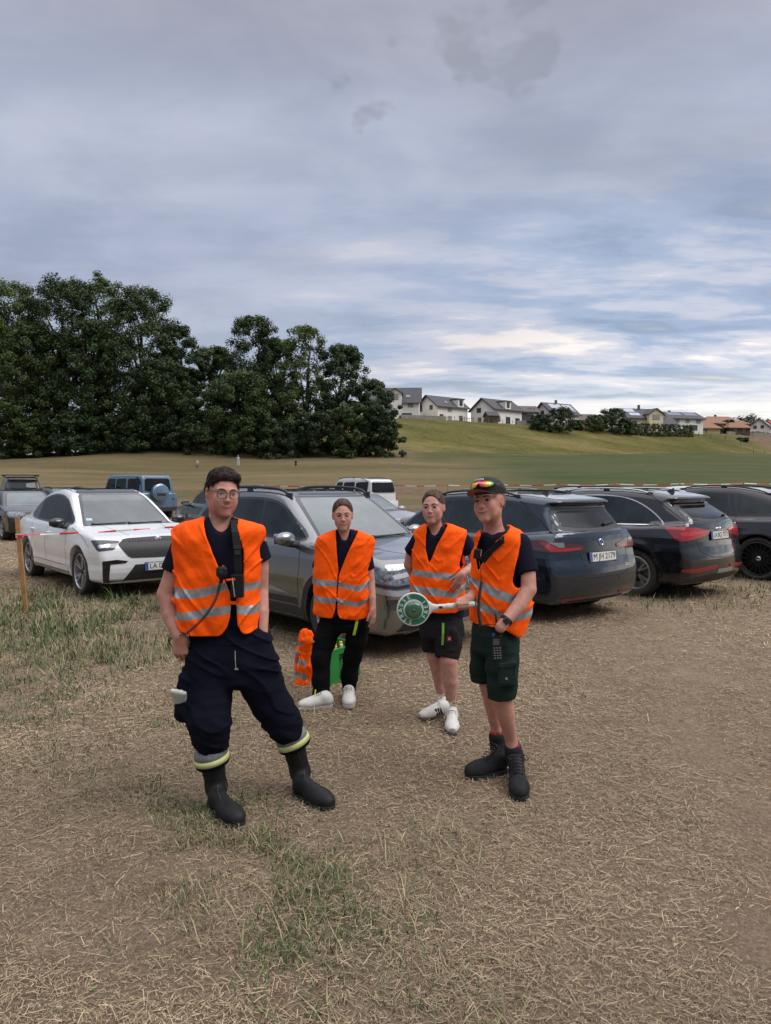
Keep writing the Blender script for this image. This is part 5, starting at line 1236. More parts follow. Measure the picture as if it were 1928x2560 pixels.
def car_wagon():      # boxy blue off-roader with a spare wheel on the back door
    a = 2.2
    low = [(2.05, .42), (2.2, .5), (2.2, .80), (2.17, 1.06), (2.05, 1.14), (.9, 1.18), (-.5, 1.18), (-2.18, 1.18), (-2.2, 1.1), (-2.2, .45), (-2.05, .40)]
    top = [(.95, 1.0), (.92, 1.2), (.62, 1.80), (.50, 1.90), (.2, 1.945), (-1.0, 1.955), (-1.95, 1.93), (-2.10, 1.89), (-2.18, 1.2), (-2.15, 1.0)]
    dz = [(.35, -.03), (.5, 0), (1.0, 0), (1.12, -.02), (1.3, -.1)]
    sp = dict(L=4.4, W=1.86, H=1.96, xf=1.4, xr=-1.45, R=.39, low=low, top=top, belt=1.16, wr=.74, wb=.86, hood=1.14, cw=.42, wt=.27, rt=-.9, rw=-.97, kr=.01, kf=.03, plan=[(-1, -.02), (-.95, 0), (.9, 0), (1, -.06)], dz=dz, kl=.05, kt=.06, flare=.04)
    c = Car('off_road_car', (-11.2, 30.1, 0.12), 139, sp, paint('wagon_blue', (.085, .155, .25), .35, .1),
            'boxy light blue off-roader with a spare wheel on its back door', 'off-roader', h=.025)
    front_basic(c, wip=False); D = (1, 0, 0)
    for x0, x1 in ((.66, -.12), (-.22, -1.02), (-1.16, -1.96)):
        c.decal('side_window', [(x0, 0, 1.22), (x0 - (.12 if x0 > .5 else .0), 0, 1.78), (x1, 0, 1.80), (x1, 0, 1.22)], (0, -1, 0), DGLASS, .006, sm=1, keep=.08, mirror=True)
    c.decal('rear_window', [(-2.2, -.60, 1.26), (-2.15, -.56, 1.80), (-2.15, .56, 1.80), (-2.2, .60, 1.26)], D, DGLASS, .006, sm=1, keep=.08)
    c.seams([[(-2.2, -.70, .6), (-2.14, -.68, 1.86)], [(-2.2, .72, .6), (-2.14, .70, 1.86)]], D, False, .012)
    rot = Matrix.Rotation(math.radians(-90), 3, 'Y'); y0 = -.02
    w = MB().lathe([(0, .26), (.28, .255), (.33, .235), (.365, .20), (.37, .05), (.36, 0), (0, 0)], c=(-2.17, y0, 1.20), n=40, m=rot).obj('spare_wheel_cover', c.mat, c.root, True)
    MB().lathe([(.345, .238), (.356, .238), (.366, .222)], c=(-2.17, y0, 1.20), n=40, m=rot).obj('cover_rim', CHROME, w, True)
    MB().box((-2.432, y0, 1.12), (.004, .42, .12)).obj('cover_badge', BLACKP, w)
    c.decal('tail_light', [(-2.2, .66, .62), (-2.2, .66, .50), (-2.2, .88, .50), (-2.2, .88, .62)], D, REDL, .01, sm=0, mirror=True)
    MB().box((-2.26, 0, .50), (.16, 1.76, .16)).obj('rear_bumper', BLACKP, c.root)
    v, f = text_mesh('300', .11); o = mesh('badge', v, f, BLACKP, c.root, False); o.matrix_local = c.onsurf((-2.3, -.70, .92), D)
    c.arches(.07, c.mat, sill=False); c.mirrors(.7, 1.26); c.wheels('star5', DALLOY)
    c.strip('side_rubbing_strip', [(1.2, 0, .98), (-1.1, 0, .98)], (0, -1, 0), .05, BLACKP, .012, mirror=True)
    return c
def car_van():
    a = 2.2
    low, top = prof_suv(4.4, 1.83, hood=1.08, nose=1.0, rear_top=-.93, rw=-.97, cowl=.55, wt=.25, tail=1.1, belt=1.08, spoiler=False)
    sp = dict(L=4.4, W=1.8, H=1.83, xf=1.4, xr=-1.3, R=.33, low=low, top=top, belt=1.1, wr=.68, wb=.84, hood=1.08, cw=.55, wt=.26, rt=-.93, rw=-.97, kr=.05, kt=.09)
    c = Car('van', (-1.35, 32.5, 0.14), 127, sp, paint('van_white', (.60, .61, .61), .3, 0), 'white van with roof rails and a dark back window, behind the grey SUV', 'van', h=.03)
    front_basic(c, wip=False)
    for x0, x1 in ((.9, .1), (-.0, -.9), (-1.0, -1.85)):
        c.decal('side_window', [(x0, 0, 1.16), (x0 - (.35 if x0 > .5 else 0), 0, 1.62), (x1, 0, 1.64), (x1, 0, 1.16)], (0, -1, 0), DGLASS, .006, sm=1, keep=.1, mirror=True)
    c.decal('rear_window', [(-2.2, -.66, 1.16), (-2.1, -.58, 1.66), (-2.1, .58, 1.66), (-2.2, .66, 1.16)], (1, 0, 0), DGLASS, .006, sm=1, keep=.1)
    c.decal('tail_light', [(-2.2, .70, 1.2), (-2.2, .70, .8), (-2.2, .86, .8), (-2.15, .84, 1.2)], (1, 0, 0), REDL, .01, sm=0, mirror=True)
    c.rails(.5, -1.85, mat=BLACKP); c.mirrors(.95, 1.2); c.wheels('star5'); c.plate((-2.5, 0, .7), (1, 0, 0), None)
    return c

def all_cars():
    car_white(); car_grey(); car_blue(); car_black(); car_edge(); car_wagon(); car_van()
    BK = (.010, .011, .014)
    car_generic('parked_car', (-11.65, 21.9, 0.02), -50, ((.012, .012, .015), .2, .25), 'dark grey saloon facing the camera behind the wooden stake', H=1.47, L=4.45, hood=.95)
    c = car_generic('parked_car', (-17.1, 31.9, 0.16), 122, (BK, .25, .2), 'tall black SUV seen from behind with a rack across its roof', H=1.86, L=4.5, W=1.9, hood=1.15, rt=-.92, rw=-.98, wt=.16, tail=1.15)
    mb = MB(); mb.box((-1.2, 0, 1.93), (.05, 1.5, .03)); mb.box((.1, 0, 1.93), (.05, 1.5, .03))
    for y in (-.66, .66):
        mb.box((-.55, y, 1.90), (1.7, .04, .04))
        for x in (-1.3, .2): mb.box((x, y, 1.87), (.06, .04, .08))
    mb.obj('roof_rack', BLACKP, c.root)
    car_generic('parked_car', (-12.4, 26.6, 0.05), -50, ((.05, .052, .06), .2, .5), 'dark estate with silver window trim, behind the dark grey saloon', H=1.50, L=4.6, hood=.95, chrome=CHROME, rails=BLACKP)
    car_generic('parked_car', (-17.6, 28.0, 0.08), -50, ((.28, .29, .31), .25, .5), 'silver car at the left edge behind the dark grey saloon', H=1.50, L=4.2, hood=.95)
    car_generic('parked_car', (-4.65, 20.0, 0.0), 125, (BK, .15, .2), 'black SUV right of the blue off-roader, partly hidden by the man', H=1.64, L=4.6, hood=1.05, chrome=CHROME, rails=SILV, glass=MGLASS)
    car_generic('parked_car', (-.75, 18.0, 0.0), -46, ((.30, .24, .25), .3, .3), 'pale rose hatchback behind the windscreen of the grey SUV', H=1.48, L=4.2, hood=.95, rails=None)
    car_generic('parked_car', (2.4, 16.8, 0.0), 127, ((.12, .13, .145), .22, .5), 'grey estate with silver window trim behind the girl with her hand on her hip', H=1.56, L=4.5, hood=1.0, chrome=CHROME, rails=SILV)
    car_generic('parked_car', (5.1, 18.6, 0.0), 127, ((.42, .44, .47), .25, .4), 'silver car whose roof shows above the dark blue estate', H=1.60, L=4.4, hood=1.0, rails=BLACKP)
    car_generic('parked_car', (8.7, 20.2, 0.0), 127, ((.52, .54, .56), .25, .3), 'pale silver car whose roof shows above the black SUV with red lights', H=1.63, L=4.5, hood=1.0)
# ------------------------------------------------------------------ people
def skin_material(name, col):
    m = bpy.data.materials.new(name); m.use_nodes = True; nt = m.node_tree; b = nt.nodes['Principled BSDF']
    a = nt.nodes.new('ShaderNodeVertexColor'); a.layer_name = 'Col'
    tc = nt.nodes.new('ShaderNodeTexCoord'); n = nt.nodes.new('ShaderNodeTexNoise'); n.inputs['Scale'].default_value = 28; n.inputs['Detail'].default_value = 4
    nt.links.new(tc.outputs['Object'], n.inputs['Vector']); r = nt.nodes.new('ShaderNodeValToRGB'); r.color_ramp.elements[0].color = (.86, .80, .80, 1); r.color_ramp.elements[1].color = (1.1, 1.1, 1.1, 1)
    r.color_ramp.elements[0].position = .3; r.color_ramp.elements[1].position = .7
    mx = nt.nodes.new('ShaderNodeMix'); mx.data_type = 'RGBA'; mx.blend_type = 'MULTIPLY'; mx.inputs[0].default_value = 1
    nt.links.new(n.outputs['Fac'], r.inputs[0]); nt.links.new(a.outputs[0], mx.inputs[6]); nt.links.new(r.outputs[0], mx.inputs[7]); nt.links.new(mx.outputs[2], b.inputs['Base Color'])
    b.inputs['Roughness'].default_value = .55; b.inputs['Specular IOR Level'].default_value = .25
    b.inputs['Subsurface Weight'].default_value = .12; b.inputs['Subsurface Radius'].default_value = (1.0, .35, .2); b.inputs['Subsurface Scale'].default_value = .012
    return m
VESTM = M('vest_orange', (.99, .105, .002), .75, bump=.5, bscale=22, spec=.15, bdist=.014)
BANDM = M('reflective_band', (.30, .305, .315), .38, .35, var=.28, scale=24, bump=.35, bscale=26)
NAVY = M('shirt_navy', (.0080, .0085, .0190), .95, spec=.12, bump=.3, bscale=24, bdist=.012)
TROU = M('trousers_navy', (.0050, .0060, .0125), .95, spec=.10, bump=.35, bscale=14, bdist=.02)
BLKT = M('trousers_black', (.0045, .0045, .0055), .95, spec=.10, bump=.4, bscale=16, bdist=.02)
GRYS = M('shorts_charcoal', (.0150, .0140, .0155), .92, spec=.12, bump=.4, bscale=16, bdist=.02)
GRNS = M('shorts_green', (.0125, .0240, .0190), .9, spec=.12, bump=.4, bscale=16, bdist=.02)
BOOT = M('boot_black', (.0095, .0095, .0100), .62, spec=.3, bump=.3, bscale=40, var=.3, scale=9)
BOOTG = M('boot_grey', (.0150, .0150, .0165), .75, spec=.2, bump=.5, bscale=45, var=.3, scale=14)
SOLE = M('sole_black', (.012, .012, .012), .8)
NEON = M('neon_yellow', (.42, .62, .03), .6)
CUFFY = M('cuff_yellow', (.50, .52, .22), .6, var=.08, scale=20)
CUFFG = M('cuff_grey', (.20, .205, .215), .6, .2, var=.25, scale=26, bump=.3, bscale=50)
SHOEW = M('shoe_white', (.56, .54, .51), .55, bump=.2, bscale=40, var=.06, scale=20)
SUEDE = M('shoe_suede', (.25, .215, .185), .8, var=.15, scale=20)
GUM = M('sole_gum', (.075, .055, .035), .6)
LACE = M('lace', (.40, .38, .34), .8)
HAIRD = M('hair_dark', (.020, .0115, .008), .6, var=.5, scale=60, bump=.6, bscale=140, spec=.2)
HAIRB = M('hair_brown', (.062, .032, .018), .5, var=.35, scale=60, bump=.5, bscale=150, spec=.25)
def hair_material(name, c1, c2, scale, sc):
    m = bpy.data.materials.new(name); m.use_nodes = True; nt = m.node_tree; b = nt.nodes['Principled BSDF']; b.inputs['Roughness'].default_value = .5; b.inputs['Specular IOR Level'].default_value = .22
    tc = nt.nodes.new('ShaderNodeTexCoord'); mp = nt.nodes.new('ShaderNodeMapping'); mp.inputs['Scale'].default_value = sc; n = nt.nodes.new('ShaderNodeTexNoise'); n.inputs['Scale'].default_value = scale; n.inputs['Detail'].default_value = 3
    r = nt.nodes.new('ShaderNodeValToRGB'); r.color_ramp.elements[0].position = .38; r.color_ramp.elements[1].position = .64; r.color_ramp.elements[0].color = (*c1, 1); r.color_ramp.elements[1].color = (*c2, 1)
    nt.links.new(tc.outputs['Object'], mp.inputs[0]); nt.links.new(mp.outputs[0], n.inputs['Vector']); nt.links.new(n.outputs['Fac'], r.inputs[0]); nt.links.new(r.outputs[0], b.inputs['Base Color'])
    return m
HAIRD = hair_material('hair_dark_strands', (.0075, .0045, .0035), (.042, .024, .017), 60, (1, 1, .5))
HAIRB = hair_material('hair_brown_strands', (.032, .0165, .009), (.110, .060, .035), 70, (1.6, .22, .5))
HAIRS = M('hair_stubble', (.13, .085, .060), .8, var=.25, scale=80)
BROW = M('eyebrow', (.030, .017, .012), .8)
EYEW = M('eye_white', (.36, .33, .31), .3)
IRIS = M('iris', (.010, .006, .004), .2)
LIP = M('lips', (.36, .105, .095), .45)
MOUTH = M('mouth_line', (.085, .022, .020), .6)
RED = M('red_badge', (.42, .02, .03), .5)
RADIO = M('radio_black', (.0070, .0070, .0075), .55, spec=.3, bump=.1, bscale=100)
CORD = M('cord_black', (.014, .013, .014), .5)

def smooth_tab(z, v, n=220):
    z = np.array(z, float); o = np.argsort(z); z = z[o]; v = np.array(v, float)[o]; t = np.linspace(z[0], z[-1], n); q = np.interp(t, z, v)
    k = 11; pad = np.concatenate([np.full(k, q[0]) + (q[0] - q[1]) * np.arange(k, 0, -1), q, np.full(k, q[-1]) + (q[-1] - q[-2]) * np.arange(1, k + 1)])
    w = np.hanning(k + 2)[1:-1]; w /= w.sum(); return t, np.convolve(pad, w, 'same')[k:-k]
class Loft:
    """a closed form swept through elliptical slices read from the silhouette: rows (row, left, right, depth half, [distance shift])"""
    def __init__(s, rows, d, yaw=0.0, p=2.3, wid=1.0):
        zc = [];cx = [];cy = [];a = [];b = []
        for r in rows:
            row, l, rr, dep = r[:4]; dd = d + (r[4] if len(r) > 4 else 0)
            m = P((l + rr) / 2, row, dd); zc.append(m.z); cx.append(m.x); cy.append(dd); a.append((rr - l) / 2 / F_PX * dd * wid); b.append(dep)
        s.z, s.cx = smooth_tab(zc, cx); _, s.cy = smooth_tab(zc, cy); _, s.a = smooth_tab(zc, a); _, s.b = smooth_tab(zc, b)
        s.z0, s.z1 = s.z[0], s.z[-1]; s.c, s.s = math.cos(yaw), math.sin(yaw); s.p = p; s.yaw = yaw
    def uv(s, x, y, z):
        X = x - np.interp(z, s.z, s.cx); Y = y - np.interp(z, s.z, s.cy)
        return X * s.c + Y * s.s, -X * s.s + Y * s.c
    def d(s, x, y, z, off=0.0, caps=True, k=.02, zoff=None):
        u, v = s.uv(x, y, z); a = np.maximum(np.interp(z, s.z, s.a) + off, .012); b = np.maximum(np.interp(z, s.z, s.b) + off, .012)
        q = (np.abs(u / a) ** s.p + np.abs(v / b) ** s.p) ** (1 / s.p); d = (q - 1) * np.minimum(a, b) * .95
        if caps:
            d = smax(d, z - (s.z1 + off), k); d = smax(d, (s.z0 - (off if zoff is None else zoff)) - z, k)
        return d
    def box(s, pad=.05):
        return (np.array([(s.cx - np.maximum(s.a, s.b)).min() - pad, (s.cy - np.maximum(s.a, s.b)).min() - pad, s.z0 - pad]), np.array([(s.cx + np.maximum(s.a, s.b)).max() + pad, (s.cy + np.maximum(s.a, s.b)).max() + pad, s.z1 + pad]))
def tris(f):
    f = np.asarray(f); return np.concatenate([f[:, [0, 1, 2]], f[:, [0, 2, 3]]]) if f.shape[1] == 4 else f
def split(v, f, s):
    """cut a triangle mesh along the zero line of vertex values s; returns (positive part, negative part)"""
    f = tris(f); out = []
    for sg in (1, -1):
        q = s * sg; pos = q[f] > 0; c = pos.sum(1); T = [f[c == 3]]; nv = [v]; base = len(v)
        for cnt in (1, 2):
            g = f[c == cnt]; pp = pos[c == cnt]
            if len(g) == 0: continue
            k = np.argmax(pp if cnt == 1 else ~pp, axis=1); r = np.arange(len(g))
            A, B, C = g[r, k], g[r, (k + 1) % 3], g[r, (k + 2) % 3]
            tb = (q[A] / (q[A] - q[B]))[:, None]; tc = (q[A] / (q[A] - q[C]))[:, None]
            pb = v[A] + (v[B] - v[A]) * tb; pc = v[A] + (v[C] - v[A]) * tc; nb = base + np.arange(len(g)); nc = nb + len(g); nv += [pb, pc]; base += 2 * len(g)
            T += [np.stack([A, nb, nc], 1)] if cnt == 1 else [np.stack([nb, B, C], 1), np.stack([nb, C, nc], 1)]
        V = np.concatenate(nv); T = np.concatenate(T); used, inv = np.unique(T, return_inverse=True); out.append((V[used], inv.reshape(-1, 3)))
    return out
def weld(v, f):
    k = np.round(v / 2e-5).astype(np.int64); _, i, inv = np.unique(k, axis=0, return_index=True, return_inverse=True); inv = inv.ravel()
    f = inv[f]; ok = (f[:, 0] != f[:, 1]) & (f[:, 1] != f[:, 2]) & (f[:, 2] != f[:, 0]); return v[i], f[ok]
def rotm(yaw=0, pitch=0, roll=0):
    """yaw turns the face towards the photo's right, pitch down, roll raises the photo-right side"""
    return np.array(Matrix.Rotation(yaw, 3, 'Z') @ Matrix.Rotation(pitch, 3, 'X') @ Matrix.Rotation(-roll, 3, 'Y'))

class Person:
    def __init__(s, base, label, skin, name='person'):
        s.base = Vector(base); s.root = empty(name, base, label=label, cat='person'); s.skin = skin
    def ob(s, name, v, f, mat, parent=None, smooth=True): return mesh(name, v, f, mat, parent or s.root, smooth, s.base)
    def fo(s, F, name, mat, parent=None, rl=0):
        v, f = F.mesh()
        if rl: v = relax(v, f, rl)
        return s.ob(name, v, f, mat, parent)
    def mb(s, m, name, mat, parent=None, smooth=False): return m.obj(name, mat, parent or s.root, smooth, s.base)
    # ---- head
    def head(s, F, c, R, k=1.0, girl=False, smile=.004, ear=1.0, neck=None, nr=.055):
        c = np.array(c, float); s.hc, s.hR, s.hk = c, R, k; s.F = F
        W = lambda x, y, z: c + R @ (np.array([x, y, z]) * k)
        kk = lambda r: r * k
        E = lambda p, r, b=.012, op='add', m=None: F.ell(W(*p), [kk(q) for q in r], R if m is None else m, b * k, op)
        jw = .98 if girl else 1.0
        E((0, .022, .034), (.0725, .092, .086), .0)
        E((0, .002, .0), (.0665 if not girl else .0685, .086, .082), .03)
        E((0, -.024, -.045), (.0535 * jw, .058, .068), .020)
        F.cone(W(-.043 * jw, .0, -.060), W(-.012, -.068, -.100), kk(.015), kk(.0135), .025)
        F.cone(W(.043 * jw, .0, -.060), W(.012, -.068, -.100), kk(.015), kk(.0135), .025)
        E((0, -.070, -.098), (.020 * jw, .014, .014), .02)
        for sx in (-1, 1):
            E((sx * .038, -.058, -.030), (.022, .021, .026), .022); E((sx * .031, -.050, -.056), (.024, .024, .030), .024)
            g_ = .0065 if girl else 0
            F.cone(W(sx * .012, -.0805 + g_, .020), W(sx * .044, -.070 + g_, .020), kk(.009), kk(.008), .014)
            E((sx * .0315, -.0905 - g_ * .45, .001), (.0165, .011, .0105), .012, 'sub')
            E((sx * .0315, -.0685, .0), (.0142, .0142, .0130), .006)
            E((sx * .0315, -.0835, -.0008), (.0125, .0075, .0038 if not girl else .0046), .002, 'sub')
            F.cone(W(sx * .0115, -.091, -.034), W(sx * .009, -.086, -.040), kk(.0068), kk(.006), .006)
            # ear: shell with a hollow
            a = math.radians(18); er = ear
            E((sx * (.0745), .012, -.004), (.009 * er, .017 * er, .030 * er), .010, m=R @ np.array(Matrix.Rotation(sx * -.35, 3, 'Z')))
            E((sx * .084, .004, .000), (.006, .009, .016), .004, 'sub', m=R @ np.array(Matrix.Rotation(sx * -.35, 3, 'Z')))
        F.cone(W(0, -.080, .010), W(0, -.099 + g_ * .6, -.030), kk(.0065), kk(.0088 - g_ * .15), .012)
        E((0, -.097 + g_ * .6, -.032), (.0092 - g_ * .15, .0092, .0080), .008)
        E((0, -.070, -.066), (.026, .020, .022), .02)
        pass
        if neck is not None:
            n = np.array(neck, float); F.cone(W(0, .022, -.045), n, kk(nr), nr * 1.06, .035)
            F.cone(n, n + np.array([0, .01, -.06]), nr * 1.06, nr * 1.4, .03)
    def surf(s, x, z):
        """depth of the face surface in head units at head position (x, z)"""
        ys = np.linspace(-.125, -.02, 106); q = s.hc + (s.hR @ (np.stack([np.full(106, x), ys, np.full(106, z)]) * s.hk)).T; F = s.F; val = np.full(106, .5)
        I = [np.clip(np.searchsorted(F.ax[a], q[:, a]) - 1, 0, len(F.ax[a]) - 2) for a in range(3)]; T = [(q[:, a] - F.ax[a][I[a]]) / (F.ax[a][I[a] + 1] - F.ax[a][I[a]]) for a in range(3)]; val = 0
        for i in (0, 1):
            for j in (0, 1):
                for k in (0, 1): val = val + F.V[I[0] + i, I[1] + j, I[2] + k] * (T[0] if i else 1 - T[0]) * (T[1] if j else 1 - T[1]) * (T[2] if k else 1 - T[2])
        w = np.where(val < 0)[0]
        return ys[w[0]] if len(w) else -.07
    def face_parts(s, girl=False, smile=.004, iris=None, browth=.0028):
        c, R, k = s.hc, s.hR, s.hk; W = lambda x, y, z: c + R @ (np.array([x, y, z]) * k)
        for sx in (-1, 1):
            m3 = Matrix([list(r) for r in R])
            e = MB().lathe([(0, -.0118 * k)] + [(.0118 * k * math.sin(t), -.0118 * k * math.cos(t)) for t in np.linspace(.2, math.pi - .2, 9)] + [(0, .0118 * k)], c=W(sx * .0315, -.0700, 0), n=16)
            eb = s.mb(e, 'eye', EYEW, None, True)
            look = m3 @ Matrix.Rotation(math.radians(90), 3, 'X')
            i = MB().lathe([(0, .0124 * k), (.0036 * k, .0120 * k), (.0064 * k, .0104 * k)], c=W(sx * .0315, -.0702, 0), n=14, m=look)
            s.mb(i, 'iris', IRIS, eb, True)
            F = Field(W(sx * .03, -.08, .02) - .040, W(sx * .03, -.08, .02) + .040, .0016)
            pts = [W(sx * x, s.surf(sx * x, z) - .0006, z) for x, z in ((.013, .0185), (.020, .0220), (.030, .0245), (.040, .0230), (.047, .0180))]
            th = browth * k; F.chain(pts, [th, th * 1.2, th * 1.15, th * .9, th * .45], .002); s.fo(F, 'eyebrow', BROW)
            F = Field(W(sx * .0315, -.08, .004) - .024, W(sx * .0315, -.08, .004) + .024, .0012)   # lash line
            F.chain([W(sx * x, y, z) for x, y, z in ((.0185, -.0800, .0014), (.026, -.0842, .0048), (.034, -.0844, .0052), (.045, -.0765, .0016))], [.0014 * k, .0023 * k, .0025 * k, .0015 * k], .001); s.fo(F, 'eyelash', BROW)
        w = .0315 if girl else .0330
        F = Field(W(0, -.085, -.066) - .050, W(0, -.085, -.066) + .050, .0015); z0 = -.0655; sm = lambda x: smile * (abs(x) / w) ** 1.7
        Q = lambda x, z, o: W(x, s.surf(x, z) + o, z)
        xs = np.linspace(-w, w, 9)
        F.chain([Q(x, z0 + .0022 * (1 - (x / w) ** 2) + sm(x), .0006) for x in xs], [k * (.0008 + .0019 * (1 - (x / w) ** 2)) for x in xs], .001)
        F.chain([Q(x, z0 - .0042 * (1 - (x / w) ** 2) + sm(x), .0004) for x in xs], [k * (.0008 + .0027 * (1 - (x / w) ** 2)) for x in xs], .001)
        lp = s.fo(F, 'lips', LIP); xs = np.linspace(-w * 1.12, w * 1.12, 11)
        s.mb(MB().tube([Q(x, z0 + sm(x), -.0016 if abs(x) < w * .8 else -.0004) for x in xs], [k * (.0007 + .0007 * max(0, 1 - (x / w) ** 2)) for x in xs], 6), 'mouth_line', MOUTH, lp, True)
    def colour_skin(s, o, skin, beard=0.0):
        me = o.data; n = len(me.vertices); v = np.zeros(n * 3, np.float32); me.vertices.foreach_get('co', v); v = v.reshape(-1, 3) + np.array(s.base)
        q = (v - s.hc) @ s.hR / s.hk; x, y, z = q.T; col = np.tile(np.array(skin, float), (n, 1))
        hd = (np.abs(z) < .14) & (np.abs(x) < .11) & (np.abs(y) < .14)
        def g(cx, cy, cz, r): return np.exp(-(((np.abs(x) - cx) ** 2 + (y - cy) ** 2 + (z - cz) ** 2) / r ** 2))
        red = (g(.044, -.062, -.032, .026) * .50 + g(0, -.10, -.032, .016) * .45 + g(.08, .01, 0, .03) * .6 + g(0, -.075, -.095, .022) * .35) * hd
        dk = (g(.0315, -.08, .004, .017) * .55) * hd
        bd = beard * hd * ((z < -.045) & (y < .0)) * np.clip((-.045 - z) / .02, 0, 1)
        col *= (1 - red[:, None] * np.array([.06, .34, .34])); col *= (1 - dk[:, None] * np.array([.18, .25, .22])); col *= (1 - bd[:, None] * np.array([.30, .30, .22]))
        ca = me.color_attributes.new('Col', 'FLOAT_COLOR', 'POINT'); ca.data.foreach_set('color', np.concatenate([col, np.ones((n, 1))], 1).astype(np.float32).ravel())
    # ---- hand
    def hand(s, F, w, d, back, side, k=1.0, curl=(25, 35, 25), spread=.06, thumb=(.55, .3), tl=(1, 1, 1, 1)):
        """w wrist, d direction, back = outward normal of the back of the hand, side = towards the thumb"""
        w, d, n, t = (np.array(a, float) for a in (w, d, back, side)); d /= np.linalg.norm(d); n = n - d * (n @ d); n /= np.linalg.norm(n); t = t - d * (t @ d) - n * (t @ n); t /= np.linalg.norm(t)
        pl = .088 * k; F.cone(w, w + d * .02 * k, .026 * k, .028 * k, .012, flat=(n, .75))
        for i, o in enumerate((.027, .009, -.010, -.027)):
            F.cone(w + d * .012 * k + t * o * .62 * k, w + d * (pl - abs(o) * .25 * k - .006) + t * o * k, .0165 * k, .0125 * k, .010, flat=(n, .85))
        L = ((.044, .026, .020), (.048, .030, .021), (.045, .028, .020), (.036, .021, .018))
        for i, o in enumerate((.028, .0095, -.0095, -.028)):
            p = w + d * (pl - abs(o) * .28 * k) + t * o * k; a = 0; dd = d + t * o * spread / .03; dd /= np.linalg.norm(dd); r = (.0092, .0094, .0090, .0080)[i] * k
            for j in range(3):
                a += math.radians(curl[j]) * tl[i]; v = dd * math.cos(a) - n * math.sin(a); q = p + v * L[i][j] * k; F.cone(p, q, r, r * .90, .0025); p = q; r *= .91
        p = w + d * .020 * k + t * .024 * k - n * .006 * k; v = d * math.cos(thumb[0]) + t * math.sin(thumb[0]) - n * thumb[1]; v /= np.linalg.norm(v)
        F.cone(p, p + v * .040 * k, .015 * k, .0115 * k, .010); p = p + v * .040 * k; v = v + d * .5 - n * .12; v /= np.linalg.norm(v); F.cone(p, p + v * .030 * k, .0112 * k, .0100 * k, .003); p = p + v * .030 * k
        F.cone(p, p + v * .024 * k, .0100 * k, .0080 * k, .003)
    # ---- vest
    def vest(s, lo, opening, bands, off=0.0, h=.0055, neck=None, nr=.085, wr=1.0, amp=.006, seed=1, opening_d=None, hem=None, arm=None, thick=.014):
        a, b = lo.box(.06); F = Field(a, b, h)
        od = opening_d if opening_d is not None else float(lo.cy.mean() - lo.b.max())
        op = Samp2(np.array([(P(px, py, od).x, P(px, py, od).z) for px, py in opening]), .006, .3)
        hm = None if hem is None else ([P(px, py, od).x for px, py in hem], [P(px, py, od).z for px, py in hem])
        def wrk(x, y, z):
            u, v = lo.uv(x, y, z)
            zz = (z - lo.z0) / (lo.z1 - lo.z0)
            drape = vnoise(u, v * .5, z * .22, 15, seed) * (1.15 - .5 * zz)
            diag = vnoise(u + z * .55, v, z * 1.9 - u * .8, 9, seed + 3)
            fold = 1 - np.abs(vnoise(u * .7 + z * .25, v * .5, z * 1.3 - np.abs(u) * 1.4, 11, seed + 5))
            return amp * 1.25 * (drape * .95 + diag * .7) + amp * 1.5 * np.maximum(fold - .72, 0) * 3 * (1 - .4 * zz)
        def fn(x, y, z):
            wq = wrk(x, y, z); d = lo.d(x, y, z, off, k=.012) - wq; di = np.maximum(lo.d(x, y, z, off - thick, zoff=off + .03, k=.004), lo.d(x, y, z + thick * 1.1, off, zoff=off + .06, k=.012)) - wq
            d = np.maximum(d, -di); u, v = lo.uv(x, y, z)
            d = smax(d, -np.maximum(op(x, z), v - .01), .004)
            if hm is not None: d = smax(d, np.interp(x, hm[0], hm[1]) - z + 0 * y, .004)
            if neck is not None: r = np.sqrt((x - neck[0]) ** 2 + (y - neck[1]) ** 2) - nr; d = smax(d, -np.maximum(r, (neck[2] - .05) - z + 0 * x), .006)
            if arm is not None:
                for (c0, c1, r) in arm:      # armhole: a capsule cut out of the side
                    ax, ay, az = c0; bx, by, bz = c1; ex, ey, ez = bx - ax, by - ay, bz - az; L2 = ex * ex + ey * ey + ez * ez
                    t = np.clip(((x - ax) * ex + (y - ay) * ey + (z - az) * ez) / L2, 0, 1); rr = np.sqrt((x - ax - t * ex) ** 2 + (y - ay - t * ey) ** 2 + (z - az - t * ez) ** 2) - r
                    d = smax(d, -rr, .006)
            return d
        F.put(fn, a, b, 0, 'add'); v, f = F.mesh(); v = relax(v, f, 1); f = tris(f)
        pieces = []
        for bd in bands:         # each band: list of (px, top row, bottom row)
            X = [P(px, 0, od).x for px, _, _ in bd]; T = [P(px, t, od).z for px, t, _ in bd]; B = [P(px, t, od).z for px, _, t in bd]
            u, vv = lo.uv(v[:, 0], v[:, 1], v[:, 2])
            sp = lambda q: np.minimum(np.interp(q[:, 0], X, T) - q[:, 2], q[:, 2] - np.interp(q[:, 0], X, B))
            (pv, pf), (v, f) = split(v, f, sp(v)); pieces.append(weld(pv, pf)); v, f = weld(v, f)
        ve = s.ob('vest', v, f, VESTM)
        for pv, pf in pieces: s.ob('reflective_band', pv, pf, BANDM, ve)
        return ve
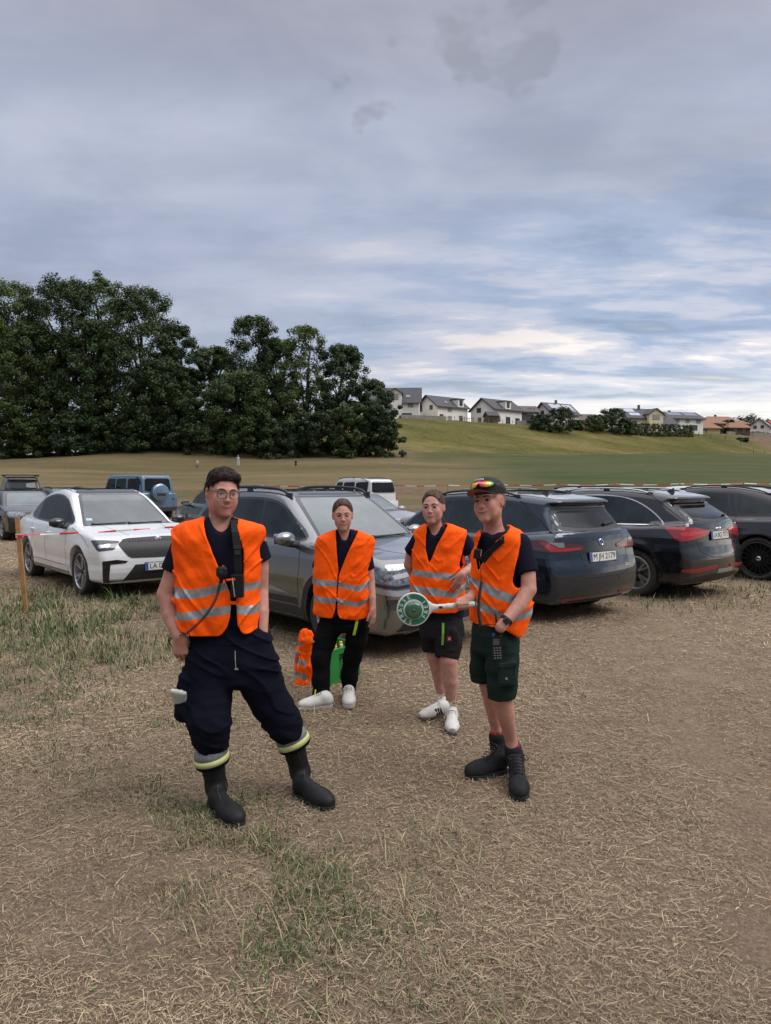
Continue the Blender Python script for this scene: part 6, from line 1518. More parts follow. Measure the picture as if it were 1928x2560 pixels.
    def shoe(s, ank, heel, toe, top, mat, sole=SOLE, w=.048, boot=False, toeh=.040, top_r=.055, name=None, solet=.022, h=.0045, gz=None, parts=True, ankr=.047):
        ank, heel, toe = (np.array(a, float) for a in (ank, heel, toe)); gz = TZ(heel[0], heel[1]) if gz is None else gz
        d = toe - heel; d[2] = 0; L = np.linalg.norm(d); d /= L; n = np.array([-d[1], d[0], 0]); z = np.array([0, 0, 1.0])
        pt = lambda a, b, c: np.array([heel[0], heel[1], gz]) + d * L * a + n * b + z * c
        allp = np.array([heel, toe, ank] + ([top] if top is not None else [])); lo = allp.min(0) - .10; hi = allp.max(0) + .10; lo[2] = gz - .01
        F = Field(lo, hi, h); zz = solet
        F.cone(pt(.12, 0, zz + .032), pt(.16, 0, zz + .055), .036, .034, .02)
        F.cone(pt(.16, 0, zz + .050), ank, .038, ankr, .03)
        F.cone(pt(.14, 0, zz + .026), pt(.48, 0, zz + .026), .036, .038, .03, flat=(z, 1.0))
        F.cone(pt(.30, 0, zz + .062), pt(.55, 0, zz + .040), .030, .028, .03)
        F.cone(pt(.50, 0, zz + .020), pt(.72, 0, zz + .016), w * .88, w * .98, .03, flat=(z, .80))
        F.cone(pt(.70, 0, zz + .014), pt(.88, 0, zz + .012), w * .96, w * .80, .03, flat=(z, toeh / w))
        if top is not None: F.cone(ank, np.array(top, float), ankr, top_r, .03)
        F.put(lambda x, y, zc: (gz + solet - .002) - zc + 0 * x + 0 * y, lo, hi, .004, 'and')
        o = s.fo(F, name or ('boot' if boot else 'shoe'), mat, rl=1)
        # sole outline
        ol = [(-.02, 0), (-.01, .55), (.05, .80), (.2, .84), (.40, .80), (.58, .98), (.72, 1.06), (.86, .98), (.96, .70), (1.02, .28)]; ol = ol + [(a, -b) for a, b in ol[::-1] if b]
        ol = chaikin(ol, 2); mbs = MB(); N = len(ol)
        for zc, k in ((.0, .97), (.004, 1.02), (solet - .004, 1.02), (solet, .98)):
            for a, b in ol: mbs.v.append(tuple(pt(.5 + (a - .5) * (1 + (k - 1) * .5), b * w * 1.0 * k, zc + (.006 * max(0, a - .8) if zc < .01 else 0))))
        for l in range(3):
            for i in range(N): j = (i + 1) % N; mbs.f.append((l * N + i, l * N + j, (l + 1) * N + j, (l + 1) * N + i))
        mbs.f.append(tuple(range(N))[::-1]); mbs.f.append(tuple(3 * N + i for i in range(N)))
        s.mb(mbs, 'sole', sole, o, False)
        return o, pt
    def laces(s, o, pt, mat, n=5, a0=.34, a1=.60, z0=.120, z1=.096, w=.024, r=.0022, extra=()):
        m = MB()
        for i in range(n):
            t = i / (n - 1); a = a0 + (a1 - a0) * t; z = z0 + (z1 - z0) * t
            m.tube([pt(a - .015, -w, z - .010), pt(a, 0, z), pt(a + .02, w, z - .010)], r, 5); m.tube([pt(a + .02, -w, z - .010), pt(a + .005, 0, z + .001), pt(a - .015, w, z - .010)], r, 5)
        for e in extra: m.tube(e, r, 5)
        s.mb(m, 'laces', mat, o, True)
def coil(p, q, sag=(0, 0, 0), turns=40, R=.009, r=.0022, ctrl=None):
    p, q = Vector(p), Vector(q); c = Vector(ctrl) if ctrl is not None else (p + q) / 2 + Vector(sag); pts = []
    n = turns * 7
    for i in range(n + 1):
        t = i / n; a = p.lerp(c, t).lerp(c.lerp(q, t), t); tg = ((c - p) * (1 - t) + (q - c) * t).normalized(); u = tg.cross(Vector((0, 1, 0))).normalized(); v = tg.cross(u)
        an = 2 * math.pi * turns * t; pts.append(a + (u * math.cos(an) + v * math.sin(an)) * R)
    m = MB().tube(pts, r, 5); return m
def bez(pts, n=24):
    pts = [Vector(p) for p in pts]; out = []
    for i in range(n + 1):
        t = i / n; q = pts[:]
        while len(q) > 1: q = [a.lerp(b, t) for a, b in zip(q, q[1:])]
        out.append(q[0])
    return out
def frame_box(s, name, c, size, mat, yaw=0, tilt=0, roll=0, parent=None, bev=.003):
    m = Matrix.Rotation(yaw, 3, 'Z') @ Matrix.Rotation(tilt, 3, 'X') @ Matrix.Rotation(roll, 3, 'Y')
    o = MB().box(c, size, m).obj(name, mat, parent or s.root, False, s.base)
    if bev: bevel(o, bev, 2)
    return o
def pl(l, d=None):
    """[(px, row, radius, d)] -> points, radii"""
    return [P(a[0], a[1], a[3] if len(a) > 3 else d) for a in l], [a[2] for a in l]
def hairfield(s, lo, hi, h, build, name, mat, amp=.0035, sc=(40, 14, 40), seed=1, cut=None):
    c = s.hc; R = s.hR; k = s.hk; F = Field(c - .16 * k, c + .16 * k, h); build(F)
    def fn(x, y, z):
        X, Y, Z = x - c[0], y - c[1], z - c[2]; a = (X * R[0, 0] + Y * R[1, 0] + Z * R[2, 0]) / k; b = (X * R[0, 1] + Y * R[1, 1] + Z * R[2, 1]) / k; e = (X * R[0, 2] + Y * R[1, 2] + Z * R[2, 2]) / k
        return a, b, e
    x, y, z = F.ax; a, b, e = fn(x[:, None, None], y[None, :, None], z[None, None, :])
    F.V = F.V - amp * vnoise(a * sc[0], b * sc[1], e * sc[2], 1.0, seed).astype(np.float32) - amp * .6 * vnoise(a * sc[0] * 2.3, b * sc[1] * 2.3, e * sc[2] * 2.3, 1.0, seed + 2).astype(np.float32)
    if cut is not None: F.V = np.maximum(F.V, cut(a, b, e).astype(np.float32))
    return s.fo(F, name, mat)

def strands(s, o, n, ln, flow, keep, seed, w=.0009, lift=.004):
    """add fine locks to a hair mesh; flow gives the combing direction in head space"""
    me = o.data; N = len(me.vertices); v = np.zeros(N * 3, np.float32); me.vertices.foreach_get('co', v); v = v.reshape(-1, 3) + np.array(s.base); nn = np.zeros(N * 3, np.float32); me.vertices.foreach_get('normal', nn); nn = nn.reshape(-1, 3)
    q = (v - s.hc) @ s.hR / s.hk; rs = np.random.RandomState(seed); idx = np.where(keep(*q.T))[0]; idx = rs.choice(idx, n); P0 = v[idx]; Nn = nn[idx]; H = q[idx]
    D = flow(*H.T) @ s.hR.T; D = D + rs.normal(0, .22, D.shape); D = D - Nn * (D * Nn).sum(1, keepdims=True); D /= np.maximum(np.linalg.norm(D, axis=1, keepdims=True), 1e-6); B = np.cross(D, Nn)
    L = ln * rs.uniform(.6, 1.3, n)[:, None]; lf = lift * rs.uniform(.2, 1.2, n)[:, None]; rows = []
    for t, up, ww in ((0, -.1, 1.0), (.35, .6, 1.1), (.7, .75, .8), (1.0, .25 + 0, .15)):
        c = P0 + D * L * t + Nn * lf * up - Nn * (L * t) ** 2 * 4.5; rows += [c - B * w * ww, c + B * w * ww]
    V = np.stack(rows, 1).reshape(-1, 3); i = np.arange(n)[:, None] * 8; Fq = np.concatenate([i + np.array([[2 * k, 2 * k + 1, 2 * k + 3, 2 * k + 2]]) for k in range(3)])
    f0 = np.zeros(len(me.polygons) * 4, np.int32); me.polygons.foreach_get('vertices', f0); f0 = f0.reshape(-1, 4); mt = me.materials[0]; nm = o.name; bpy.data.objects.remove(o)
    return s.ob('hair', np.concatenate([v, V]), np.concatenate([f0, Fq + N]), mt)
def man():
    D = 3.55; s = Person(G(600, 2025), 'tall man in glasses and black rubber boots, nearest to the camera', (.47, .245, .185))
    R = rotm(math.radians(29), math.radians(3), math.radians(-4)); hc = P(557, 1233, 3.57)
    larm = [(455, 1350, .050, 3.58), (432, 1440, .048, 3.57), (415, 1485, .046, 3.56), (427, 1538, .043, 3.53), (438, 1568, .036, 3.50), (448, 1590, .031, 3.48)]
    rarm = [(640, 1345, .050, 3.60), (650, 1420, .046, 3.63), (651, 1475, .042, 3.64), (655, 1530, .036, 3.58), (656, 1590, .028, 3.54)]
    hb = [(hc.x - .16, hc.y - .17, hc.z - .16), (hc.x + .16, hc.y + .17, hc.z + .16)]; w = P(449, 1590, 3.48)
    F = Field((-1.25, 3.2, .25), (-.45, 3.85, 1.86), .008, fine=[(hb[0], hb[1], .0028), ((w.x - .08, w.y - .09, w.z - .20), (w.x + .08, w.y + .09, w.z + .02), .0032)])
    s.head(F, hc, R, 1.03, neck=P(551, 1318, 3.59), nr=.057)
    for a in (larm, rarm): p, r = pl(a); F.chain(p, r, .005)
    F.cone(P(470, 1352, 3.58), P(628, 1346, 3.6), .05, .05, .05); F.cone(P(548, 1372, 3.58), P(568, 1580, 3.56), .125, .11, .05, flat=(np.array([0, 1, 0]), .72))
    for l in ([(540, 1620, .07, 3.56), (524, 1790, .05, 3.44), (530, 1890, .035, 3.47)], [(612, 1620, .07, 3.58), (704, 1790, .05, 3.58), (733, 1870, .032, 3.65)]): p, r = pl(l); F.chain(p, r, .005)
    s.hand(F, w, (.05, .04, -1), (-.12, -.97, 0), (1, -.1, 0), 1.10, curl=(34, 48, 30), thumb=(.30, .60), tl=(.75, 1.05, 1.1, 1.2))
    o = s.fo(F, 'body', skin_material('skin', (.5, .3, .2))); s.colour_skin(o, s.skin, .55); s.face_parts(smile=.009)
    # hair: short sides, fuller top swept across
    def hb_(F):
        c = s.hc; k = s.hk; W = lambda x, y, z: c + R @ (np.array([x, y, z]) * k)
        F.ell(W(0, .026, .042), (.0790 * k, .101 * k, .087 * k), R, 0); F.ell(W(.004, .0, .084), (.066 * k, .068 * k, .036 * k), R, .03 * k); F.ell(W(0, .046, .0), (.078 * k, .076 * k, .078 * k), R, .02)
        F.cone(W(-.036, -.048, .086), W(.046, -.052, .086), .010 * k, .013 * k, .03)
    ho = hairfield(s, 0, 0, .0026, hb_, 'hair', HAIRD, .0042, (26, 60, 40), 3, cut=lambda a, b, e: np.maximum(np.maximum(-(e + .5 * 0 - np.interp(b, [-.2, -.085, -.064, -.044, -.036, -.012, .0, .03, .12], [.074, .073, .066, .050, .006, -.022, .004, -.02, -.055])), -9), -9))
    strands(s, ho, 2600, .022, lambda a, b, e: np.stack([1.0 + 0 * a, -.45 - 0 * a, .05 - np.abs(a) * 4], 1), lambda a, b, e: (e > .03), 1, .0010, .005)
    strands(s, bpy.data.objects[[c.name for c in s.root.children if c.name.startswith('hair')][0]], 1400, .014, lambda a, b, e: np.stack([0 * a, .3 + 0 * a, -1 + 0 * a], 1), lambda a, b, e: (e < .05), 2, .0008, .002)
    W = lambda x, y, z: s.hc + R @ (np.array([x, y, z]) * s.hk)
    # glasses
    g = MB()
    for sx in (-1, 1):
        q = chaikin([(.006, .012), (.030, .0155), (.056, .013), (.055, -.010), (.046, -.018), (.018, -.018), (.008, -.010)], 2)
        pts = [W(sx * a, -.1035 + .22 * max(0, a - .01) ** 1.35 + (0), b - .002) for a, b in q]; pts.append(pts[0]); g.tube(pts, .0024, 6)
        g.tube([W(sx * .0555, -.0935, .010), W(sx * .068, -.080, .012), W(sx * .077, -.02, .010), W(sx * .081, .012, .006)], .0026, 6)
    g.tube([W(-.007, -.1035, .006), W(0, -.1065, .009), W(.007, -.1035, .006)], .0024, 6); gl = s.mb(g, 'glasses', GLOSSB, None, True)
    lg = MB()
    for sx in (-1, 1):
        q = chaikin([(.006, .012), (.030, .0155), (.056, .013), (.055, -.010), (.046, -.018), (.018, -.018), (.008, -.010)], 1); n0 = len(lg.v)
        lg.add([W(sx * a, -.1035 + .22 * max(0, a - .01) ** 1.35, b - .002) for a, b in q], [tuple(range(len(q)))])
    s.mb(lg, 'lens', M('lens', (.9, .95, .95), .02, alpha=.10, spec=.8), gl)
    # shirt
    lo = Loft([(1290, 515, 585, .055), (1305, 490, 610, .072), (1320, 455, 642, .088), (1345, 443, 650, .10), (1400, 449, 648, .112), (1470, 456, 645, .112), (1530, 465, 652, .110), (1602, 474, 660, .112)], 3.57)
    a, b = lo.box(.2); F = Field(a, b, .0055); F.put(lambda x, y, z: lo.d(x, y, z) - .004 * vnoise(x, y, z * .6, 14, 3), a, b, 0)
    p, r = pl([(462, 1352, .058, 3.58), (432, 1428, .064, 3.57)]); F.chain(p, r, .03); e1 = (p[1], (p[1] - p[0]).normalized())
    p, r = pl([(634, 1346, .058, 3.6), (653, 1400, .058, 3.63)]); F.chain(p, r, .03); e2 = (p[1], (p[1] - p[0]).normalized())
    for q, n in (e1, e2): F.put(lambda x, y, z, q=q, n=n: -(((x - q.x) * n.x + (y - q.y) * n.y + (z - q.z) * n.z) - .0), q - Vector((.09,) * 3), q + Vector((.09,) * 3), .004, 'sub')
    F.cone(P(552, 1312, 3.475), P(549, 1255, 3.62), .048, .075, .004, 'sub', flat=(np.array([0, 1, 0]), 1.2)); s.fo(F, 't_shirt', NAVY, rl=1)
    # vest
    lv = Loft([(1294, 505, 580, .070), (1302, 472, 618, .090), (1312, 440, 650, .108), (1325, 432, 656, .122), (1345, 433, 656, .132), (1400, 441, 655, .138), (1470, 446, 654, .142), (1500, 440, 654, .145), (1560, 449, 658, .148), (1605, 460, 668, .150)], 3.565, p=2.5)
    op = [(385 + .0, 500), (395, 520), (470, 720), (540, 890), (605, 1035), (645, 1130), (660, 1215), (662, 1245), (653, 1340), (625, 1430), (590, 1480), (550, 1506), (540, 1580), (800, 1580), (792, 1500), (762, 1492), (735, 1465), (710, 1400), (699, 1245), (697, 1215), (708, 1160), (752, 1060), (752, 800), (722, 680), (672, 520), (672, 490)]
    op = [(380 + x * .3001, 1140 + y * .3001) for x, y in op]
    c1 = lambda l: [(380 + x * .3001, 1140 + t * .3001, 1140 + b * .3001) for x, t, b in l]
    ve = s.vest(lv, op, [c1([(150, 1108, 1195), (260, 1118, 1192), (400, 1095, 1170), (500, 1063, 1140), (620, 1045, 1105), (640, 1045, 1105), (730, 1066, 1132), (930, 1060, 1130)]), c1([(180, 1310, 1380), (300, 1290, 1360), (450, 1258, 1330), (655, 1236, 1306), (705, 1254, 1328), (940, 1256, 1335)])],
                h=.0052, neck=(P(549, 1300, 3.6).x, 3.61, P(549, 1300, 3.6).z), nr=.082, amp=.0078, seed=2, opening_d=3.43, hem=[(440, 1578), (470, 1590), (530, 1591), (560, 1589), (620, 1586), (645, 1578), (664, 1564), (675, 1554)])
    y = 3.415
    s.mb(MB().box(P(583, 1507, y), (.035, .004, .016)), 'vest_loop', VESTM, ve)
    # trousers
    lp_ = Loft([(1556, 480, 652, .105), (1590, 474, 668, .118), (1640, 470, 684, .132), (1690, 470, 692, .135), (1712, 474, 690, .12)], 3.56, p=2.3)
    a, b = lp_.box(.25); a[2] = .18; F = Field(a, b, .0065); F.put(lambda x, y, z: lp_.d(x, y, z, k=.04), *lp_.box(.1), 0)
    for l in ([(530, 1640, .115, 3.55), (528, 1712, .106, 3.52), (526, 1765, .101, 3.47), (526, 1806, .096, 3.44), (529, 1842, .084, 3.45), (529, 1870, .070, 3.465)],
              [(622, 1640, .115, 3.57), (655, 1712, .105, 3.57), (678, 1762, .097, 3.58), (705, 1798, .090, 3.59), (715, 1820, .082, 3.62), (722, 1834, .066, 3.64)]): p, r = pl(l); F.chain(p, r, .035)
    F.cone(P(650, 1602, 3.53), P(662, 1660, 3.53), .052, .065, .04)
    F.ell(P(463, 1762, 3.47), (.045, .055, .085), np.array(Matrix.Rotation(.25, 3, 'Y')), .03)
    F.cone(P(462, 1702, 3.47), P(456, 1730, 3.47), .03, .032, .02)
    def tw(x, y, z): return .006 * vnoise(x * .7, y * .7, z * 1.2, 11, 6) + .006 * np.maximum(1 - np.abs(vnoise(x * .5 + z * .5, y * .4, z * 1.2, 20, 19)) - .70, 0) * 2 + .019 * np.maximum(1 - np.abs(vnoise(x * .6, y * .4, z * 1.6 + x * .8, 9, 9)) - .74, 0) * 2
    ax = F.ax; F.V -= tw(ax[0][:, None, None], ax[1][None, :, None], ax[2][None, None, :]).astype(np.float32)
    tr = s.fo(F, 'trousers', TROU, rl=1)
    z1, z2 = P(588, 1627, 3.40), P(590, 1672, 3.39); s.mb(MB().tube([z1, (z1 + z2) / 2 + Vector((0, -.006, 0)), z2], .0022, 5).box(z2 + Vector((.004, -.006, 0)), (.018, .004, .008)), 'zip', SILV, tr)
    # glove in the thigh pocket
    F = Field(P(449, 1739, 3.45) - Vector((.08,) * 3), P(449, 1739, 3.45) + Vector((.08,) * 3), .004)
    for i, (dx, rr) in enumerate(((-18, .013), (-8, .015), (3, .015), (12, .012))): F.cone(P(449 + dx, 1728 + i * 2, 3.40), P(452 + dx * .6, 1752, 3.43), rr, .016, .006)
    s.fo(F, 'glove', M('glove_grey', (.30, .36, .36), .7, col2=(.55, .54, .44), scale=20), tr)
    # cuffs
    for c, rr, roll, lean in ((P(529, 1892, 3.465), .083, .17, .10), (P(732, 1851, 3.65), .083, .34, .1)):
        m = Matrix.Rotation(-roll, 3, 'Y') @ Matrix.Rotation(lean, 3, 'X')
        s.mb(MB().lathe([(rr * .80, .064), (rr * .99, .040), (rr * 1.06, .012), (rr * .9, .008)], c, 32, m), 'cuff', CUFFG, tr, True)
        s.mb(MB().lathe([(rr * 1.00, .012), (rr * 1.10, .012), (rr * 1.12, -.016), (rr * 1.0, -.018)], c, 32, m), 'cuff_band', CUFFY, tr, True)
        s.mb(MB().lathe([(rr * 1.02, -.016), (rr * 1.10, -.017), (rr * 1.04, -.036), (rr * .85, -.034)], c, 32, m), 'cuff_edge', TROU, tr, True)
    # boots
    for an, he, to, tp in ((P(541, 1968, 3.50), G(534, 2026), G(601, 2072), P(530, 1896, 3.475)), (P(751, 1930, 3.69), G(741, 1984), G(830, 2024), P(732, 1856, 3.655))):
        o, pt = s.shoe(an, he, to, tp, BOOT, boot=True, w=.052, toeh=.050, top_r=.064, solet=.026, ankr=.052)
        m = MB(); f0 = Vector(pt(.40, 0, .10)); up = Vector(tp)
        for sd in (-.022, .022): m.tube([Vector(pt(.52, sd * 1.0, .080)), Vector(pt(.36, sd * 1.2, .135)), Vector(an) + (Vector(pt(.4, sd, 0)) - Vector(pt(.2, 0, 0))) * .95 + Vector((0, 0, .04)), up + (Vector(pt(.42, sd, 0)) - Vector(pt(.2, 0, 0))) * .95 + Vector((0, 0, -.02))], .0013, 4)
        s.mb(m, 'seam', M('boot_seam', (.07, .065, .06), .8), o)
    s.mb(MB().box(P(520, 1945, 3.47), (.006, .02, .045)).box(P(529, 1985, 3.475), (.006, .02, .03)), 'boot_mark', NEON, o)
    # radio strap, pouch, microphone and cord
    y = 3.44
    st = [P(586, 1300, 3.50), P(589, 1330, 3.455), P(594, 1375, 3.43), P(596, 1420, 3.425), P(597, 1450, 3.425)]; m = MB()
    for a, b in zip(st, st[1:]):
        w_ = Vector((.019, 0, 0)); q = [a - w_, a + w_, b + w_, b - w_]; q2 = [v + Vector((0, -.004, 0)) for v in q]; m.add(q + q2, [(3, 2, 1, 0), (4, 5, 6, 7), (0, 1, 5, 4), (1, 2, 6, 5), (2, 3, 7, 6), (3, 0, 4, 7)])
    sr = s.mb(m, 'radio_strap', RADIO); m = MB().box(P(594, 1368, 3.418), (.034, .008, .016)); m.box(P(594, 1381, 3.416), (.026, .010, .022)); s.mb(m, 'buckle', BLACKP, sr)
    o = frame_box(s, 'radio_pouch', P(594, 1465, 3.41), (.062, .035, .115), RADIO); frame_box(s, 'pouch_flap', P(577, 1449, 3.40), (.048, .02, .009), VESTM, roll=-.1, parent=o, bev=.002)
    s.mb(MB().tube([P(581, 1444, 3.395), P(583, 1462, 3.385), P(587, 1492, 3.385)], .0028, 6), 'pen', SILV, o)
    mc = P(555, 1433, 3.385); F = Field(mc - Vector((.06,) * 3), mc + Vector((.06,) * 3), .003); F.cone(mc + Vector((-.012, 0, .018)), mc + Vector((.012, 0, .018)), .016, .016, .005); F.cone(mc + Vector((-.012, 0, -.004)), mc + Vector((.012, 0, -.004)), .017, .016, .012); F.cone(mc + Vector((0, 0, -.01)), mc + Vector((-.004, 0, -.045)), .016, .008, .012)
    mi = s.fo(F, 'speaker_microphone', RADIO); s.mb(MB().lathe([(0, .0), (.011, 0), (.012, .003), (0, .004)], mc + Vector((0, -.017, .010)), 14, Matrix.Rotation(math.radians(90), 3, 'X')), 'microphone_grille', BLACKP, mi); s.mb(MB().box(mc + Vector((.006, 0, .036)), (.010, .008, .004)), 'button', M('button_orange', (.7, .12, .02), .5), mi)
    s.mb(coil(P(551, 1452, 3.385), P(468, 1582, 3.395), ctrl=P(543, 1525, 3.36), turns=46, R=.0058, r=.0024), 'coiled_cord', CORD, mi, True)
    s.mb(MB().tube(bez([P(468, 1582, 3.395), P(455, 1592, 3.42), P(425, 1590, 3.55), P(424, 1605, 3.6)]), .003, 6), 'cord_end', CORD, mi, True)
    s.mb(MB().tube(bez([P(430, 1594, 3.58), P(418, 1592, 3.58), P(420, 1610, 3.58), P(430, 1614, 3.58)]), .0035, 6), 'cord_loop', CORD, None, True)
    # necklace
    s.mb(MB().tube([P(578, 1318, 3.50), P(580, 1326, 3.49), P(578, 1332, 3.485)], .0028, 6), 'necklace', CHROME)

def girl_a():
    D = 5.25; s = Person(G(850, 1762), 'girl in long black trousers and white trainers, standing in front of the green crate', (.49, .265, .205))
    R = rotm(math.radians(5), math.radians(2), math.radians(1)); hc = P(857, 1288, 5.24); k = .985
    F = Field((-.62, 4.85, .2), (-.05, 5.6, 1.62), .009, fine=[((hc.x - .12, hc.y - .14, hc.z - .15), (hc.x + .12, hc.y + .14, hc.z + .14), .0032), ((-.13, 5.12, P(0, 1550, 5.2).z - .02), (-.05, 5.32, P(0, 1515, 5.2).z), .0035)])
    s.head(F, hc, R, k, True, neck=P(860, 1340, 5.28), nr=.046)
    for a in ([(808, 1362, .040, 5.28), (796, 1410, .036, 5.34), (792, 1455, .034, 5.40), (815, 1500, .026, 5.44)], [(912, 1362, .040, 5.28), (922, 1410, .036, 5.28), (927, 1455, .033, 5.27), (931, 1495, .028, 5.22), (933, 1522, .0215, 5.19)]): p, r = pl(a); F.chain(p, r, .005)
    F.cone(P(815, 1362, 5.28), P(905, 1362, 5.28), .04, .04, .05); F.cone(P(860, 1380, 5.28), P(860, 1560, 5.28), .09, .085, .05, flat=(np.array([0, 1, 0]), .72))
    for l in ([(820, 1590, .055, 5.28), (803, 1680, .038, 5.2), (803, 1740, .030, 5.18)], [(890, 1590, .055, 5.28), (878, 1680, .036, 5.31), (872, 1735, .030, 5.34)]): p, r = pl(l); F.chain(p, r, .005)
    s.hand(F, P(933, 1522, 5.19), (.05, -.05, -1), (.85, -.5, 0), (-.4, -.9, 0), .84, curl=(12, 22, 18))
    o = s.fo(F, 'body', skin_material('skin', (.5, .3, .2))); s.colour_skin(o, s.skin); s.face_parts(True, .009, browth=.0027)
    pulled_hair(s)
    lo = Loft([(1322, 840, 880, .048), (1334, 822, 902, .062), (1348, 803, 928, .078), (1380, 803, 924, .090), (1440, 806, 920, .095), (1500, 806, 922, .098), (1565, 806, 920, .10)], 5.28)
    a, b = lo.box(.12); F = Field(a, b, .007); F.put(lambda x, y, z: lo.d(x, y, z) - .003 * vnoise(x, y, z * .6, 16, 5), a, b, 0)
    for l in ([(812, 1362, .050, 5.28), (797, 1420, .056, 5.34)], [(908, 1362, .050, 5.28), (922, 1424, .048, 5.28)]):
        p, r = pl(l); F.chain(p, r, .03); q = p[1]; n = (p[1] - p[0]).normalized(); F.put(lambda x, y, z, q=q, n=n: -((x - q.x) * n.x + (y - q.y) * n.y + (z - q.z) * n.z), q - Vector((.08,) * 3), q + Vector((.08,) * 3), .004, 'sub')
    F.cone(P(862, 1340, 5.20), P(858, 1295, 5.30), .040, .062, .004, 'sub'); s.fo(F, 't_shirt', NAVY, rl=1)
    lv = Loft([(1322, 842, 888, .060), (1330, 818, 906, .080), (1342, 793, 928, .098), (1358, 790, 934, .110), (1400, 788, 928, .118), (1440, 784, 922, .122), (1480, 783, 927, .128), (1530, 786, 934, .130), (1562, 790, 934, .130)], 5.28, p=2.5)
    op = [(839, 1310), (839, 1330), (842, 1382), (846, 1430), (844.2, 1440), (841, 1500), (838, 1530), (832, 1544), (822, 1552), (822, 1580), (872, 1580), (866, 1552), (850, 1545), (843.4, 1533), (843, 1500), (847, 1440), (851, 1428), (868, 1385), (894, 1330), (894, 1310)]
    ve = s.vest(lv, op, [[(775, 1449, 1465), (840, 1452, 1467), (850, 1457, 1469), (896, 1466, 1480), (925, 1450, 1470), (940, 1446, 1466)], [(775, 1492, 1507), (840, 1495, 1510), (846, 1497, 1511), (896, 1507, 1519), (934, 1488, 1501)]],
                h=.0065, neck=(P(860, 1330, 5.3).x, 5.30, P(860, 1330, 5.3).z), nr=.072, amp=.0065, seed=5, opening_d=5.16, hem=[(775, 1541), (800, 1545), (825, 1547), (860, 1548), (893, 1552), (925, 1545), (940, 1537)])
    lp_ = Loft([(1530, 808, 922, .095), (1550, 803, 920, .100), (1570, 800, 918, .098), (1578, 803, 915, .09)], 5.28)
    a, b = lp_.box(.2); a[2] = .05; F = Field(a, b, .0075); F.put(lambda x, y, z: lp_.d(x, y, z, k=.04), *lp_.box(.1), 0)
    for l in ([(825, 1572, .088, 5.28), (812, 1600, .084, 5.26), (803, 1645, .072, 5.22), (803, 1700, .064, 5.19), (804, 1735, .062, 5.18), (804, 1757, .066, 5.175)], [(895, 1575, .082, 5.29), (891, 1600, .080, 5.29), (881, 1642, .070, 5.30), (874, 1690, .062, 5.32), (872, 1732, .056, 5.33)]): p, r = pl(l); F.chain(p, r, .03)
    ax = F.ax; X, Y, Z = ax[0][:, None, None], ax[1][None, :, None], ax[2][None, None, :]; F.V -= (.006 * vnoise(X, Y, Z * 1.5, 12, 7) + .014 * np.maximum(.26 - np.abs(vnoise(X * .5, Y * .5, Z * 2.2, 9, 3)), 0)).astype(np.float32)
    F.put(lambda x, y, z: .028 - z + 0 * x + 0 * y, (-1, 4, 0), (1, 6, .12), .004, 'and')
    tr = s.fo(F, 'trousers', BLKT, rl=1)
    def stripe(pts, w, mat=NEON, nm='neon_stripe'):
        m = MB()
        for a, b in zip(pts, pts[1:]):
            W_ = Vector((w / 2, 0, 0)); q = [a - W_, a + W_, b + W_, b - W_]; m.add(q + [v + Vector((0, .012, 0)) for v in q], [(0, 3, 2, 1), (0, 1, 5, 4), (1, 2, 6, 5), (2, 3, 7, 6), (3, 0, 4, 7)])
        s.mb(m, nm, mat, tr)
    stripe([P(893, 1552, 5.172), P(889, 1572, 5.175), P(885, 1588, 5.185)], .022)
    stripe([P(789, 1725, 5.112), P(787, 1740, 5.106), P(793, 1757, 5.102)], .010); stripe([P(881, 1703, 5.268), P(875, 1715, 5.266), P(869, 1726, 5.268)], .010); stripe([P(858, 1722, 5.285), P(858, 1732, 5.285)], .008)
    stripe([P(907, 1575, 5.22), P(907, 1583, 5.22)], .020, RED, 'pocket_badge'); stripe([P(785, 1603, 5.20), P(784, 1606, 5.20)], .010)
    for an, he, to in ((P(806, 1728, 5.19), G(830, 1765), G(748, 1771)), (P(871, 1720, 5.36), G(872, 1745), G(873, 1771))):
        o, pt = s.shoe(an, he, to, None, SHOEW, M('sole_dirty', (.42, .39, .35), .7), .046, toeh=.036, solet=.026, h=.005, ankr=.038); s.laces(o, pt, M('lace_grey', (.22, .20, .19), .8), r=.0026)
        SM = M('shoe_seam', (.20, .19, .18), .8); s.mb(MB().tube([pt(.62, -.047, .034), pt(.64, -.030, .066), pt(.66, 0, .078), pt(.64, .030, .066), pt(.62, .047, .034)], .0024, 5), 'toe_seam', SM, o, True); s.mb(MB().tube([pt(.30, -.043, .040), pt(.34, -.034, .085), pt(.30, -.024, .11)], .0024, 5), 'side_seam', SM, o, True)

def pulled_hair(s, tail=True):
    R = s.hR; k = s.hk; c = s.hc; W = lambda x, y, z: c + R @ (np.array([x, y, z]) * k)
    def b_(F):
        F.ell(W(0, .024, .037), (.0805 * k, .1025 * k, .0945 * k), R, 0); F.ell(W(0, .036, .0), (.0765 * k, .086 * k, .084 * k), R, .02)
        F.ell(W(0, .125, .030), (.030 * k, .028 * k, .030 * k), R, .01)
        F.cone(W(0, .0, .131), W(0, -.062, .098), .0018, .0014, .004, 'sub')
    ho = hairfield(s, 0, 0, .0029, b_, 'hair', HAIRB, .0015, (60, 12, 30), 5, cut=lambda a, b, e: -(e - np.interp(b, [-.2, -.088, -.060, -.036, -.030, .0, .03, .12], [.084, .082, .074, .046, .004, .004, -.03, -.05]) - np.where(b < -.02, .011 - 9.0 * a * a, 0)))
    strands(s, ho, 1500, .030, lambda a, b, e: np.stack([a * 9, .9 + 0 * a, .35 - (b + .05) * 8], 1), lambda a, b, e: (b < .09) & (e > .035), 4, .0008, .0008)

    
